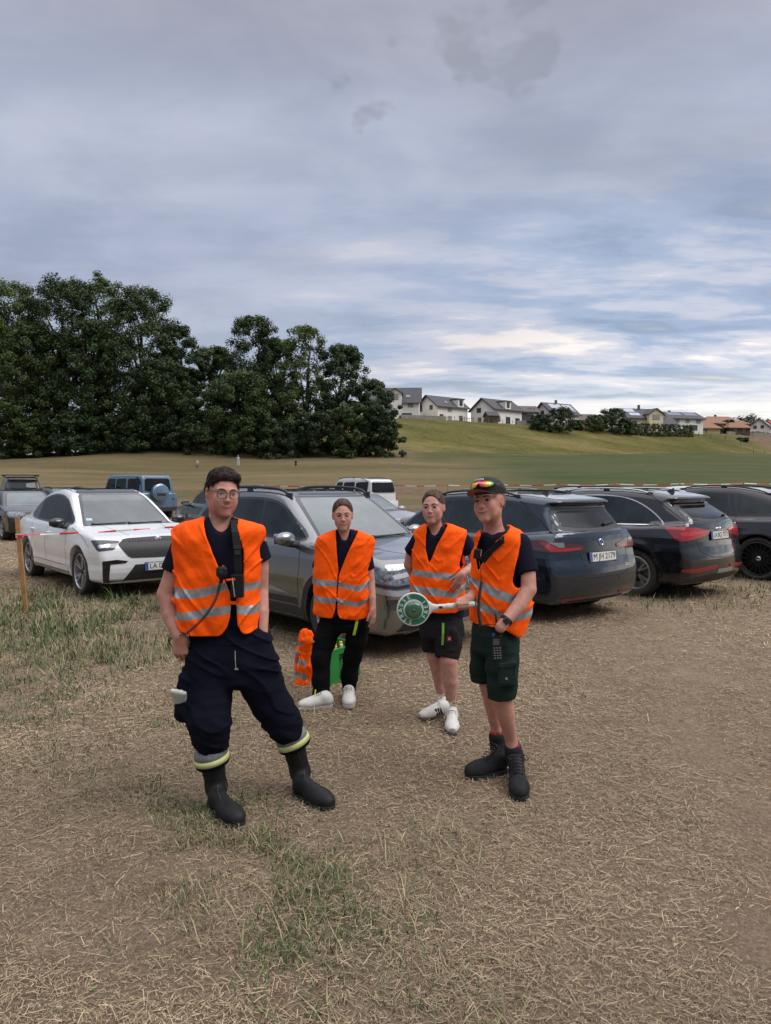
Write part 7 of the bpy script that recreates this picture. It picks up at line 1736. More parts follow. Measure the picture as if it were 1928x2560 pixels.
def girl_b():
    D = 4.80; s = Person(G(1110, 1805), 'girl in charcoal shorts and striped trainers, one hand on her hip', (.49, .27, .215))
    R = rotm(math.radians(-19), math.radians(-3), math.radians(3)); hc = P(1083, 1269, 4.79); k = .985
    hand_w = P(1153, 1437, 4.645)
    F = Field((.12, 4.45, .15), (.80, 5.15, 1.66), .0085, fine=[((hc.x - .12, hc.y - .14, hc.z - .15), (hc.x + .12, hc.y + .14, hc.z + .14), .0031), ((hand_w.x - .07, hand_w.y - .08, hand_w.z - .10), (hand_w.x + .05, hand_w.y + .06, hand_w.z + .03), .0035)])
    s.head(F, hc, R, k, True, neck=P(1088, 1326, 4.84), nr=.046)
    for a in ([(1046, 1350, .042, 4.84), (1028, 1384, .038, 4.90), (1022, 1412, .036, 4.93), (1034, 1440, .028, 5.0)], [(1157, 1348, .042, 4.82), (1180, 1382, .039, 4.82), (1194, 1408, .037, 4.78), (1175, 1422, .031, 4.71), (1154, 1436, .023, 4.65)]): p, r = pl(a); F.chain(p, r, .005)
    F.cone(P(1050, 1348, 4.84), P(1152, 1348, 4.82), .04, .04, .05); F.cone(P(1097, 1370, 4.83), P(1103, 1540, 4.83), .09, .085, .05, flat=(np.array([0, 1, 0]), .72))
    for l in ([(1083, 1560, .055, 4.85), (1086, 1640, .056, 4.87), (1096, 1676, .052, 4.90), (1103, 1735, .033, 4.94), (1106, 1755, .031, 4.95)], [(1120, 1560, .055, 4.80), (1122, 1650, .060, 4.72), (1126, 1700, .053, 4.74), (1128, 1750, .036, 4.78), (1129, 1775, .033, 4.79)]): p, r = pl(l); F.chain(p, r, .005)
    s.hand(F, hand_w, (-.35, .1, -1), (.25, -.95, .1), (-.8, -.2, .5), .80, curl=(20, 30, 20), thumb=(.5, .6))
    o = s.fo(F, 'body', skin_material('skin', (.5, .3, .2))); s.colour_skin(o, s.skin); s.face_parts(True, .009, browth=.0027); pulled_hair(s)
    lo = Loft([(1314, 1070, 1108, .048), (1326, 1052, 1132, .062), (1342, 1040, 1166, .080), (1380, 1036, 1158, .092), (1450, 1034, 1158, .096), (1545, 1040, 1160, .10)], 4.83)
    a, b = lo.box(.14); F = Field(a, b, .0065); F.put(lambda x, y, z: lo.d(x, y, z) - .003 * vnoise(x, y, z * .6, 16, 9), a, b, 0)
    for l in ([(1048, 1350, .053, 4.84), (1028, 1380, .055, 4.90)], [(1155, 1348, .054, 4.82), (1178, 1380, .057, 4.82)]):
        p, r = pl(l); F.chain(p, r, .03); q = p[1]; n = (p[1] - p[0]).normalized(); F.put(lambda x, y, z, q=q, n=n: -((x - q.x) * n.x + (y - q.y) * n.y + (z - q.z) * n.z), q - Vector((.09,) * 3), q + Vector((.09,) * 3), .004, 'sub')
    F.cone(P(1085, 1328, 4.75), P(1090, 1282, 4.87), .041, .062, .004, 'sub'); s.fo(F, 't_shirt', NAVY, rl=1)
    lv = Loft([(1306, 1074, 1120, .060), (1314, 1054, 1142, .080), (1326, 1036, 1168, .100), (1342, 1033, 1172, .112), (1380, 1031, 1166, .118), (1420, 1028, 1162, .122), (1460, 1024, 1163, .128), (1510, 1026, 1165, .132), (1545, 1030, 1164, .13)], 4.83, yaw=-.10, p=2.5)
    op = [(1073, 1290), (1071, 1312), (1066, 1344), (1065, 1373), (1073, 1408), (1079, 1399), (1092, 1365), (1124, 1308), (1124, 1290)]
    s.vest(lv, op, [[(1015, 1427, 1441), (1071, 1428, 1444), (1142, 1435, 1452), (1172, 1424, 1446)], [(1015, 1466, 1478), (1092, 1470, 1490), (1142, 1480, 1495), (1170, 1460, 1477)]],
           h=.0062, neck=(P(1090, 1320, 4.84).x, 4.85, P(1090, 1320, 4.84).z), nr=.072, amp=.0065, seed=8, opening_d=4.71, hem=[(1015, 1512), (1045, 1527), (1092, 1533), (1140, 1533), (1175, 1512)], arm=[(P(1182, 1345, 4.76), P(1165, 1412, 4.74), .045)])
    lp_ = Loft([(1515, 1054, 1152, .10), (1550, 1050, 1158, .105), (1585, 1050, 1160, .108), (1598, 1053, 1158, .10)], 4.83)
    a, b = lp_.box(.1); a[2] = .30; F = Field(a, b, .0065); F.put(lambda x, y, z: lp_.d(x, y, z, k=.03), *lp_.box(.1), 0)
    for l in ([(1078, 1575, .080, 4.85), (1080, 1605, .074, 4.86), (1082, 1626, .070, 4.86)], [(1121, 1575, .096, 4.80), (1121, 1612, .092, 4.76), (1117, 1646, .080, 4.73)]):
        p, r = pl(l); F.chain(p, r, .02); q = p[-1]; n = (p[-1] - p[-2]).normalized(); F.put(lambda x, y, z, q=q, n=n: -((x - q.x) * n.x + (y - q.y) * n.y + (z - q.z) * n.z), q - Vector((.11, .11, .11)), q + Vector((.10, .11, .06)), .005, 'sub')
    F.cone(P(1082, 1600, 4.86), P(1084, 1680, 4.87), .060, .058, .004, 'sub'); F.cone(P(1119, 1640, 4.74), P(1122, 1700, 4.72), .068, .070, .004, 'sub')
    F.ell(P(1136, 1596, 4.70), (.034, .03, .075), None, .015)
    ax = F.ax; X, Y, Z = ax[0][:, None, None], ax[1][None, :, None], ax[2][None, None, :]; F.V -= (.004 * vnoise(X, Y, Z * 1.5, 14, 17) + .012 * np.maximum(.24 - np.abs(vnoise(X * .5, Y * .5, Z * 2.6, 11, 13)), 0)).astype(np.float32)
    tr = s.fo(F, 'shorts', GRYS, rl=1)
    def tape(pts, w, mat, nm):
        m = MB()
        for a, b in zip(pts, pts[1:]):
            W_ = Vector((w / 2, 0, 0)); q = [a - W_, a + W_, b + W_, b - W_]; m.add(q + [v + Vector((0, .02, 0)) for v in q], [(0, 3, 2, 1), (0, 1, 5, 4), (1, 2, 6, 5), (2, 3, 7, 6), (3, 0, 4, 7)])
        s.mb(m, nm, mat, tr)
    tape([P(1108.5, 1559, 4.682), P(1108, 1585, 4.660), P(1106.5, 1613, 4.656)], .015, M('zip_green', (.10, .30, .03), .6), 'pocket_zip')
    c = P(1123.5, 1597, 4.650); s.mb(MB().box(c, (.026, .012, .026)), 'pocket_badge', RED, tr); s.mb(MB().lathe([(0, .001), (.006, .001), (.006, 0)], c + Vector((0, -.007, 0)), 12, Matrix.Rotation(math.radians(90), 3, 'X')), 'badge_mark', SHOEW, tr)
    for an, he, to in ((P(1107, 1752, 4.95), G(1119, 1784), G(1050, 1797)), (P(1130, 1778, 4.79), G(1130, 1801), G(1131, 1836))):
        o, pt = s.shoe(an, he, to, None, SHOEW, GUM, .043, toeh=.034, solet=.020, h=.0042, ankr=.033)
        s.laces(o, pt, LACE, n=5, z0=.112, z1=.088, extra=[bez([pt(.36, 0, .115), pt(.35, .05, .12), pt(.42, .06, .05), pt(.5, .05, .04)], 10), bez([pt(.36, 0, .115), pt(.33, -.05, .12), pt(.40, -.06, .05), pt(.46, -.05, .04)], 10)])
        for sd in (-1, 1):
            m = MB()
            for i in range(3):
                a0 = .30 + i * .085; q = [pt(a0, sd * .052, .028), pt(a0 + .055, sd * .052, .028), pt(a0 + .11, sd * .042, .078), pt(a0 + .055, sd * .042, .078)]; q2 = [np.array(v) * 1.0 + (pt(0, -sd * .01, 0) - pt(0, 0, 0)) for v in q]; m.add(list(q) + list(q2), [(0, 1, 2, 3), (3, 2, 1, 0)])
            s.mb(m, 'side_stripes', BLKT, o)
        F = Field(Vector(pt(.86, 0, .03)) - Vector((.07,) * 3), Vector(pt(.86, 0, .03)) + Vector((.07,) * 3), .004); F.cone(pt(.80, 0, .034), pt(.90, 0, .030), .040, .032, .01, flat=(np.array([0, 0, 1.]), .80)); F.put(lambda x, y, z: .024 - z + 0 * x + 0 * y, (0, 4, -.1), (1, 6, .2), .003, 'and'); s.fo(F, 'toe_cap', SUEDE, o)
        F = Field(Vector(an) - Vector((.07,) * 3), Vector(an) + Vector((.07,) * 3), .0045); F.cone(an - Vector((0, 0, .02)), Vector(an) + Vector((0, 0, .025)), .038, .037, .01); F.put(lambda x, y, z, an=an: z - (an.z + .022) + 0 * x + 0 * y, (0, 4, -.1), (1, 6, .4), .003, 'and'); s.fo(F, 'sock', SHOEW, o)

def boy():
    D = 3.85; s = Person(G(1250, 1950), 'boy in a black cap and green shorts, holding the green signal disc', (.485, .255, .195))
    R = rotm(math.radians(-35), math.radians(-4), math.radians(7)); hc = P(1222, 1254, 3.86); k = 1.02
    w1 = P(1266, 1551, 3.63); w2 = P(1170, 1498, 3.775)
    F = Field((.38, 3.5, .15), (.92, 4.2, 1.80), .008, fine=[((hc.x - .125, hc.y - .14, hc.z - .15), (hc.x + .125, hc.y + .14, hc.z + .14), .0029), ((.38, 3.62, w2.z - .08), (.50, 3.86, w2.z + .05), .003)])
    s.head(F, hc, R, k, neck=P(1236, 1336, 3.91), nr=.051)
    for a in ([(1302, 1362, .038, 3.81), (1320, 1410, .040, 3.76), (1322, 1474, .042, 3.72), (1298, 1514, .040, 3.68), (1268, 1548, .030, 3.63), (1252, 1568, .030, 3.62)], [(1205, 1362, .046, 4.0), (1212, 1430, .042, 4.05), (1214, 1470, .040, 4.02), (1192, 1482, .033, 3.90), (1170, 1497, .0255, 3.78)]): p, r = pl(a); F.chain(p, r, .005)
    F.cone(P(1214, 1366, 3.98), P(1294, 1364, 3.83), .036, .036, .03); F.cone(P(1252, 1380, 3.88), P(1238, 1570, 3.87), .095, .085, .05, flat=(np.array([0, 1, 0]), .8))
    for l in ([(1215, 1600, .055, 3.93), (1222, 1712, .054, 3.94), (1231, 1760, .048, 3.97), (1241, 1820, .033, 4.0), (1243, 1845, .033, 4.0)], [(1254, 1600, .055, 3.80), (1254, 1735, .056, 3.76), (1264, 1785, .050, 3.80), (1277, 1845, .035, 3.86), (1282, 1870, .034, 3.86)]): p, r = pl(l); F.chain(p, r, .005)
    # right hand: fingers wrapped round the handle of the signal disc
    hx0, hx1 = P(1143, 1513, 3.745), P(1168, 1511, 3.745); ax_ = (hx1 - hx0).normalized()
    F.cone(w2, P(1155, 1505, 3.765), .026, .024, .015); F.cone(P(1147, 1503, 3.770), P(1168, 1503, 3.772), .019, .020, .012); F.cone(P(1150, 1512, 3.785), P(1167, 1512, 3.785), .018, .018, .012)
    for i in range(4):
        c = hx0.lerp(hx1, .14 + i * .28); rr = (.0088, .0092, .0088, .0078)[i]; Rr = .0145 + rr * .8
        pts = [c + Vector((0, math.sin(a) * Rr * -1, math.cos(a) * Rr)) for a in (-.5, .35, 1.2, 2.0, 2.75, 3.35)]; F.chain(pts, [rr * 1.08, rr * 1.05, rr, rr * .98, rr * .95, rr * .85], .002)
    F.cone(P(1152, 1505, 3.755), P(1143, 1509, 3.728), .013, .0115, .008); F.cone(P(1143, 1509, 3.728), P(1134, 1518, 3.722), .0108, .0085, .003)
    o = s.fo(F, 'body', skin_material('skin', (.5, .3, .2))); s.colour_skin(o, s.skin); s.face_parts(smile=.008)
    W = lambda x, y, z: s.hc + R @ (np.array([x, y, z]) * s.hk)
    def b_(F): F.ell(W(0, .026, .030), (.0765 * k, .097 * k, .089 * k), R, 0); F.ell(W(0, .036, .0), (.0740 * k, .084 * k, .080 * k), R, .02)
    hairfield(s, 0, 0, .0032, b_, 'hair', HAIRS, .0008, (60, 60, 60), 2, cut=lambda a, b, e: -(e - np.interp(b, [-.2, -.06, -.045, -.038, .01, .03, .12], [.08, .06, .045, .004, .002, -.03, -.05])))
    # cap
    F = Field(hc - Vector((.16,) * 3), hc + Vector((.16,) * 3), .0033); F.ell(W(0, .018, .052), (.086 * k, .106 * k, .088 * k), R, 0); F.ell(W(0, -.040, .088), (.062 * k, .055 * k, .046 * k), R, .025)
    n = R @ np.array([0, -.10, 1.0]); n /= np.linalg.norm(n); q0 = W(0, -.02, .040); F.put(lambda x, y, z: -((x - q0[0]) * n[0] + (y - q0[1]) * n[1] + (z - q0[2]) * n[2]), hc - Vector((.17,) * 3), hc + Vector((.17,) * 3), .003, 'and')
    CAPM = M('cap_black', (.018, .019, .021), .9, bump=.3, bscale=120); cap = s.fo(F, 'cap', CAPM)
    def brim(z0, z1, nm, mat, par, sh=1.0):
        m = MB(); nn = 16; A = []
        for i in range(nn + 1):
            t = -1 + 2 * i / nn; xin = .074 * t; yin = -.030 - .070 * math.sqrt(max(0, 1 - t * t)); xo = .082 * t * sh; yo = -.040 - .130 * (max(0, 1 - abs(t) ** 2.6)) ** .5 * sh; dr = .016 * t * t
            for z_ in (z0, z1): A.append(W(xin, yin, .050 + z_ - dr)); A.append(W(xo, yo, .054 + z_ - dr * 1.5))
        m.v = [tuple(v) for v in A]
        for i in range(nn):
            a = i * 4; b = a + 4; m.f += [(a, b, b + 1, a + 1), (a + 2, a + 3, b + 3, b + 2), (a + 1, b + 1, b + 3, a + 3), (a, a + 2, b + 2, b)]
        return s.mb(m, nm, mat, par, True)
    br = brim(.0, .0035, 'brim', CAPM, cap); brim(-.0022, -.0004, 'brim_underside', M('brim_orange', (.30, .085, .035), .8), br, .985)
    # sport glasses resting on the cap front
    lm = bpy.data.materials.new('mirror_lens'); lm.use_nodes = True; nt = lm.node_tree; bs = nt.nodes['Principled BSDF']; tcn = nt.nodes.new('ShaderNodeVertexColor'); tcn.layer_name = 'Col'; nt.links.new(tcn.outputs[0], bs.inputs['Base Color']); bs.inputs['Roughness'].default_value = .22; bs.inputs['Metallic'].default_value = .35; bs.inputs['Coat Weight'].default_value = .6
    stops = [(0, (.10, .55, .65)), (.10, (.25, .75, .25)), (.22, (.85, .80, .05)), (.36, (.90, .40, .05)), (.52, (.85, .14, .16)), (.66, (.85, .12, .16)), (.78, (.90, .50, .03)), (.88, (.55, .75, .10)), (1, (.10, .65, .70))]
    m = MB(); cols = []; NX = 28; prof = []
    for i in range(NX + 1):
        t = -1 + 2 * i / NX; a = t * 1.02; x = .083 * math.sin(a); yb = .004 - .108 * math.cos(a); e = max(0, 1 - abs(t) ** 5) ** .5
        top = .102 + .006 * (1 - t * t); bot = .074 + .012 * math.exp(-(t / .12) ** 2) * 1.7 - .004 * math.exp(-((abs(t) - .5) / .3) ** 2); mid = (top + bot) / 2
        zt = mid + (top - mid) * e; zb = mid + (bot - mid) * e
        for z_, yy in ((zb, 0), (zt, .006)): m.v.append(tuple(W(x, yb + yy + (z_ - .07) * .28 - .016, z_)))
        u = i / NX; cols.append([np.interp(u, [q[0] for q in stops], [q[1][j] for q in stops]) for j in range(3)]); cols.append(cols[-1])
    m.f = [(2 * i, 2 * i + 2, 2 * i + 3, 2 * i + 1) for i in range(NX)]
    gl = s.mb(m, 'sport_glasses', lm, None, True); ca = gl.data.color_attributes.new('Col', 'FLOAT_COLOR', 'POINT'); ca.data.foreach_set('color', np.concatenate([np.array(cols), np.ones((len(cols), 1))], 1).astype(np.float32).ravel())
    so = gl.modifiers.new('s', 'SOLIDIFY'); so.thickness = .0018
    fr = MB(); fr.tube([Vector(m.v[2 * i + 1]) for i in range(NX + 1)], .0018, 5)
    for sx, i in ((-1, 0), (1, NX)):
        e = Vector(m.v[2 * i]); fr.tube([e, W(sx * .090, -.03, .080), W(sx * .0945, .02, .068), W(sx * .088, .075, .030)], [.004, .0036, .003, .0025], 6)
    s.mb(fr, 'glasses_frame', GLOSSB, gl, True)
    v, f = text_mesh('CORMA', .017, .0012); vv = []
    for x, y, z in v:
        a = x / .10; vv.append(W(.098 * math.sin(a), .000 - .100 * math.cos(a) - z + (y) * .55, .116 + y * .85))
    s.mb(MB().add(vv, f), 'cap_lettering', SHOEW, cap)
    # shirt
    lo = Loft([(1324, 1214, 1262, .055, .04), (1338, 1200, 1292, .075), (1352, 1193, 1316, .095), (1400, 1194, 1322, .105), (1470, 1194, 1318, .105), (1575, 1186, 1300, .11)], 3.88, yaw=-.5)
    a, b = lo.box(.14); F = Field(a, b, .006); F.put(lambda x, y, z: lo.d(x, y, z) - .004 * vnoise(x, y, z * .6, 14, 19), a, b, 0)
    for l in ([(1300, 1360, .062, 3.81), (1321, 1434, .060, 3.75)], [(1207, 1362, .056, 4.0), (1213, 1420, .056, 4.04)]):
        p, r = pl(l); F.chain(p, r, .03); q = p[1]; n = (p[1] - p[0]).normalized(); F.put(lambda x, y, z, q=q, n=n: -((x - q.x) * n.x + (y - q.y) * n.y + (z - q.z) * n.z), q - Vector((.09,) * 3), q + Vector((.09,) * 3), .004, 'sub')
    F.cone(P(1222, 1342, 3.74), P(1236, 1285, 3.93), .042, .068, .004, 'sub'); F.cone(P(1214, 1374, 3.72), P(1224, 1335, 3.77), .012, .045, .004, 'sub'); s.fo(F, 't_shirt', NAVY, rl=1)
    lv = Loft([(1314, 1226, 1274, .075), (1324, 1204, 1300, .10), (1338, 1190, 1316, .118), (1356, 1184, 1328, .128), (1400, 1183, 1333, .134), (1450, 1183, 1334, .138), (1500, 1178, 1334, .145), (1550, 1174, 1334, .150), (1600, 1172, 1330, .150), (1615, 1174, 1326, .15)], 3.875, yaw=-.35, p=2.5)
    op = [(1211, 1300), (1211, 1330), (1199, 1375), (1196, 1400), (1200, 1434), (1204, 1424), (1226, 1376), (1245, 1352), (1285, 1320), (1285, 1300)]
    s.vest(lv, op, [[(1165, 1445, 1466), (1203, 1452, 1473), (1250, 1472, 1497), (1290, 1485, 1508), (1340, 1480, 1500)], [(1165, 1496, 1517), (1203, 1502, 1526), (1250, 1523, 1543), (1287, 1540, 1553), (1340, 1524, 1546)]],
           h=.0056, neck=(P(1240, 1325, 3.92).x, 3.935, P(1240, 1325, 3.92).z), nr=.078, amp=.0085, seed=12, opening_d=3.73, hem=[(1160, 1562), (1200, 1568), (1240, 1570), (1268, 1577), (1298, 1595), (1312, 1585), (1340, 1530)],
           arm=[(P(1322, 1372, 3.72), P(1302, 1452, 3.70), .046)])
    lp_ = Loft([(1548, 1184, 1298, .11), (1590, 1179, 1297, .115), (1622, 1179, 1295, .115), (1636, 1184, 1292, .10)], 3.86)
    a, b = lp_.box(.12); a[2] = .28; F = Field(a, b, .006); F.put(lambda x, y, z: lp_.d(x, y, z, k=.03), *lp_.box(.1), 0)
    for l in ([(1214, 1615, .086, 3.93), (1210, 1665, .080, 3.94), (1208, 1706, .072, 3.95)], [(1255, 1610, .092, 3.80), (1256, 1665, .090, 3.78), (1255, 1720, .080, 3.77), (1255, 1746, .077, 3.77)]): p, r = pl(l); F.chain(p, r, .02)
    for q, n in ((P(1208, 1704, 3.95), Vector((0, 0, -1))), (P(1255, 1744, 3.77), Vector((.05, 0, -1)).normalized())): F.put(lambda x, y, z, q=q, n=n: -((x - q.x) * n.x + (y - q.y) * n.y + (z - q.z) * n.z), q - Vector((.10, .085, .12)), q + Vector((.10, .10, .05)), .005, 'sub')
    F.ell(P(1277, 1690, 3.70), (.035, .035, .085), np.array(Matrix.Rotation(.1, 3, 'Y')), .015)
    F.cone(P(1210, 1690, 3.95), P(1214, 1780, 3.95), .060, .062, .004, 'sub'); F.cone(P(1255, 1738, 3.77), P(1258, 1800, 3.78), .065, .066, .004, 'sub')
    ax = F.ax; X, Y, Z = ax[0][:, None, None], ax[1][None, :, None], ax[2][None, None, :]; F.V -= (.005 * vnoise(X, Y, Z * 1.5, 13, 27) + .014 * np.maximum(.24 - np.abs(vnoise(X * .5, Y * .5, Z * 2.4, 10, 23)), 0)).astype(np.float32)
    tr = s.fo(F, 'shorts', GRNS, rl=1)
    c = P(1266, 1687, 3.663); yawm = Matrix.Rotation(.25, 3, 'Z')
    pk = frame_box(s, 'cargo_pocket', c, (.100, .026, .125), GRNS, yaw=.25, tilt=.05, parent=tr, bev=.008); frame_box(s, 'pocket_flap', c + Vector((.004, -.012, .056)), (.108, .014, .028), GRNS, yaw=.25, parent=pk, bev=.004)
    frame_box(s, 'pocket_patch', c + Vector((-.006, -.012, -.018)), (.062, .008, .062), GRNS, yaw=.25, roll=.1, parent=pk, bev=.003); s.mb(MB().lathe([(0, .001), (.0075, .001), (.0075, 0)], c + Vector((-.002, -.0185, -.016)), 12, Matrix.Rotation(math.radians(90), 3, 'X')), 'badge_mark', M('badge_grey', (.20, .23, .22), .6), pk)
    for an, he, to, tp in ((P(1249, 1872, 4.0), G(1264, 1925), G(1167, 1943), P(1243, 1842, 4.0)), (P(1288, 1896, 3.87), G(1291, 1946), G(1301, 2001), P(1283, 1873, 3.87))):
        o, pt = s.shoe(an, he, to, tp, BOOTG, SOLE, .052, True, .050, top_r=.050, solet=.028, h=.0045, ankr=.048)
        s.laces(o, pt, CORD, n=7, a0=.26, a1=.62, z0=.172, z1=.100, w=.028, r=.0026, extra=[bez([pt(.22, 0, .165), pt(.30, .07, .20), pt(.34, .08, .12), pt(.24, .02, .16)], 12), bez([pt(.22, 0, .165), pt(.32, -.06, .19), pt(.36, -.07, .13), pt(.26, -.02, .16)], 12)])
        s.mb(MB().tube([pt(.70, -.050, .032), pt(.68, -.034, .070), pt(.66, 0, .084), pt(.68, .034, .070), pt(.70, .050, .032)], .0022, 5), 'toe_seam', SOLE, o, True)
        F = Field(tp - Vector((.07,) * 3), tp + Vector((.07,) * 3), .0045); F.cone(tp - Vector((0, 0, .02)), tp + Vector((-.002, 0, .040)), .043, .043, .01); F.put(lambda x, y, z, tp=tp: z - (tp.z + .034 + .006 * np.sin(x * 160)) + 0 * y, (0, 3, -.1), (1, 6, .5), .003, 'and'); s.fo(F, 'sock', M('sock_red', (.34, .02, .02), .85), o)
    # lanyard with microphone, cord, radio
    st = [P(1290, 1330, 3.80), P(1255, 1352, 3.735), P(1228, 1377, 3.725), P(1206, 1404, 3.72)]; m = MB()
    for a, b in zip(st, st[1:]):
        t = (b - a).normalized(); w_ = t.cross(Vector((0, -1, 0))).normalized() * .017; q = [a - w_, a + w_, b + w_, b - w_]; m.add(q + [v + Vector((0, .005, 0)) for v in q], [(0, 1, 2, 3), (3, 2, 1, 0), (0, 4, 5, 1), (1, 5, 6, 2), (2, 6, 7, 3), (3, 7, 4, 0)])
    ln = s.mb(m, 'radio_strap', RADIO)
    mi = frame_box(s, 'speaker_microphone', P(1195, 1385, 3.70), (.044, .026, .055), RADIO, yaw=-.3, roll=.15, bev=.006); frame_box(s, 'microphone_clip', P(1203, 1383, 3.683), (.004, .006, .034), CHROME, yaw=-.3, roll=.12, parent=mi, bev=.001)
    s.mb(MB().tube([P(1197, 1398, 3.70), P(1202, 1425, 3.70), P(1204, 1455, 3.70)], .0022, 6), 'cord_upper', M('cord_red', (.10, .015, .015), .6), mi, True)
    s.mb(coil(P(1205, 1455, 3.70), P(1203, 1566, 3.69), ctrl=P(1190, 1515, 3.66), turns=44, R=.0072, r=.0027), 'coiled_cord', CORD, mi, True)
    s.mb(MB().tube(bez([P(1203, 1566, 3.69), P(1215, 1560, 3.62), P(1250, 1552, 3.60), P(1264, 1572, 3.60), P(1250, 1596, 3.61)]), .0026, 6), 'cord_end', CORD, mi, True)
    rd = frame_box(s, 'handheld_radio', P(1243, 1616, 3.635), (.050, .026, .118), RADIO, yaw=.05, roll=-.05, bev=.005)
    s.mb(MB().tube([P(1245, 1592, 3.635), P(1241, 1550, 3.635), P(1239, 1532, 3.635)], [.007, .006, .004], 8), 'antenna', RADIO, rd, True); s.mb(MB().tube([P(1234, 1592, 3.63), P(1234, 1584, 3.63)], .007, 8), 'knob', M('knob_blue', (.02, .06, .28), .5), rd, True)
    frame_box(s, 'screen', P(1241, 1605, 3.6205), (.034, .002, .034), M('screen_grey', (.05, .055, .07), .1, coat=1), parent=rd, bev=0)
    m = MB()
    for i in range(5):
        for j in range(3): m.box(P(1236 + j * 7.0 + i * .5, 1620 + i * 6.3, 3.6205), (.0095, .003, .0055))
    s.mb(m, 'keypad', M('key_grey', (.16, .16, .17), .6), rd)
    # watch
    a = P(1266, 1551, 3.63); ax3 = (P(1250, 1570, 3.62) - P(1290, 1522, 3.67)).normalized(); m3 = ax3.to_track_quat('Z', 'Y').to_matrix()
    wt = s.mb(MB().lathe([(.0335, -.010), (.0355, -.008), (.0355, .008), (.0335, .010)], a, 24, m3), 'watch', RADIO, None, True)
    wo = MB().box(a + Vector((-.006, -.036, .004)), (.030, .012, .036), Matrix.Rotation(-.75, 3, 'Y')); wf = s.mb(wo, 'watch_face', GLOSSB, wt); bevel(wf, .004, 3)

def signal_disc():
    """the traffic marshal's disc held by the boy: a thing of its own"""
    c = P(1034, 1523, 3.735); r = empty('signal_disc', c, label='green signal disc with white writing and white handle, held by the boy in the cap', cat='signal disc')
    Y = Matrix.Rotation(math.radians(90), 3, 'X')       # local z faces the camera
    WH = M('disc_white', (.62, .62, .58), .4); GN = M('disc_green', (.010, .15, .085), .4); GD = M('lamp_green', (.008, .10, .045), .06, coat=1.0, spec=.8)
    m = MB().lathe([(0, -.008), (.088, -.008), (.0925, -.004), (.0925, .006), (.089, .010), (.086, .0085), (.0, .0085)], n=56, m=Y); m.obj('rim', WH, r, True)
    MB().lathe([(.050, .0095), (.085, .0095), (.085, .0085), (.05, .0085)], n=56, m=Y).obj('green_ring', GN, r, False)
    MB().lathe([(0, .010), (.054, .010), (.056, .0095), (.056, .008)], n=40, m=Y).obj('white_ring', WH, r, False)
    MB().lathe([(.048, .010), (.047, .020), (.040, .027), (.028, .031), (.014, .030), (.0, .029)], c=(0, 0, -.0045), n=40, m=Y).obj('lamp_lens', GD, r, True)
    MB().lathe([(.0, .032), (.010, .031), (.012, .028)], c=(0, 0, -.0045), n=20, m=Y).obj('lens_centre', M('lamp_dark', (.01, .05, .03), .1, coat=1), r, True)
    mb = MB()
    def put(txt, a0, a1, sg):
        for i, ch in enumerate(txt):
            a = math.radians(a0 + (a1 - a0) * i / (len(txt) - 1)); v, f = text_mesh(ch, .031, .0005); cx = sum(q[0] for q in v) / len(v)
            # letters stand with their feet to the centre, reading clockwise
            rot = Matrix.Rotation(a - sg * math.pi / 2, 3, 'Z'); vv = []
            for x, y, z in v:
                x0 = (x - 0) * 1.12; q = rot @ Vector((x0, y + sg * .0710, 0)); vv.append(Y @ Vector((q.x, q.y, .0102 + z)))
            mb.add(vv, f)
    put('STRASSE', 256, 112, 1); put('FREI', -34, 36, -1)
    o = mb.obj('lettering', M('letter_white', (.72, .78, .72), .5), r)
    tx = P(1172, 1511, 3.745) - c; t = tx.normalized(); L = tx.length
    q = Matrix((t, Vector((0, 1, 0)), t.cross(Vector((0, 1, 0))))).transposed()
    m = MB(); N = 20; secs = [(.080, .045, .008), (.092, .034, .009), (.108, .022, .011), (.125, .016, .0125), (.165, .0145, .0135), (.185, .0145, .0140), (.188, .0165, .0155), (.200, .0165, .0155), (.203, .0145, .0142), (L + .03, .0145, .0142), (L + .034, .010, .010)]
    for x, a, b in secs:
        for k in range(N): an = 2 * math.pi * k / N; m.v.append(tuple(q @ Vector((x, math.sin(an) * b, math.cos(an) * a))))
    for l in range(len(secs) - 1):
        for k in range(N): j = (k + 1) % N; m.f.append((l * N + k, l * N + j, (l + 1) * N + j, (l + 1) * N + k))
    m.f.append(tuple((len(secs) - 1) * N + k for k in range(N))); h = m.obj('handle', WH, r, True)
    mb = MB()
    for k in range(10):
        an = 2 * math.pi * k / 10; a = q @ Vector((.205, math.sin(an) * .0146, math.cos(an) * .0146)); b = q @ Vector((L + .025, math.sin(an) * .0146, math.cos(an) * .0146)); mb.tube([a, b], .0014, 4)
    mb.obj('grip_rib', M('grip_shade', (.50, .50, .47), .5), h)
    MB().box(tuple(q @ Vector((.150, -.0150, 0))), (.020, .006, .013)).obj('switch', GLOSSB, h)

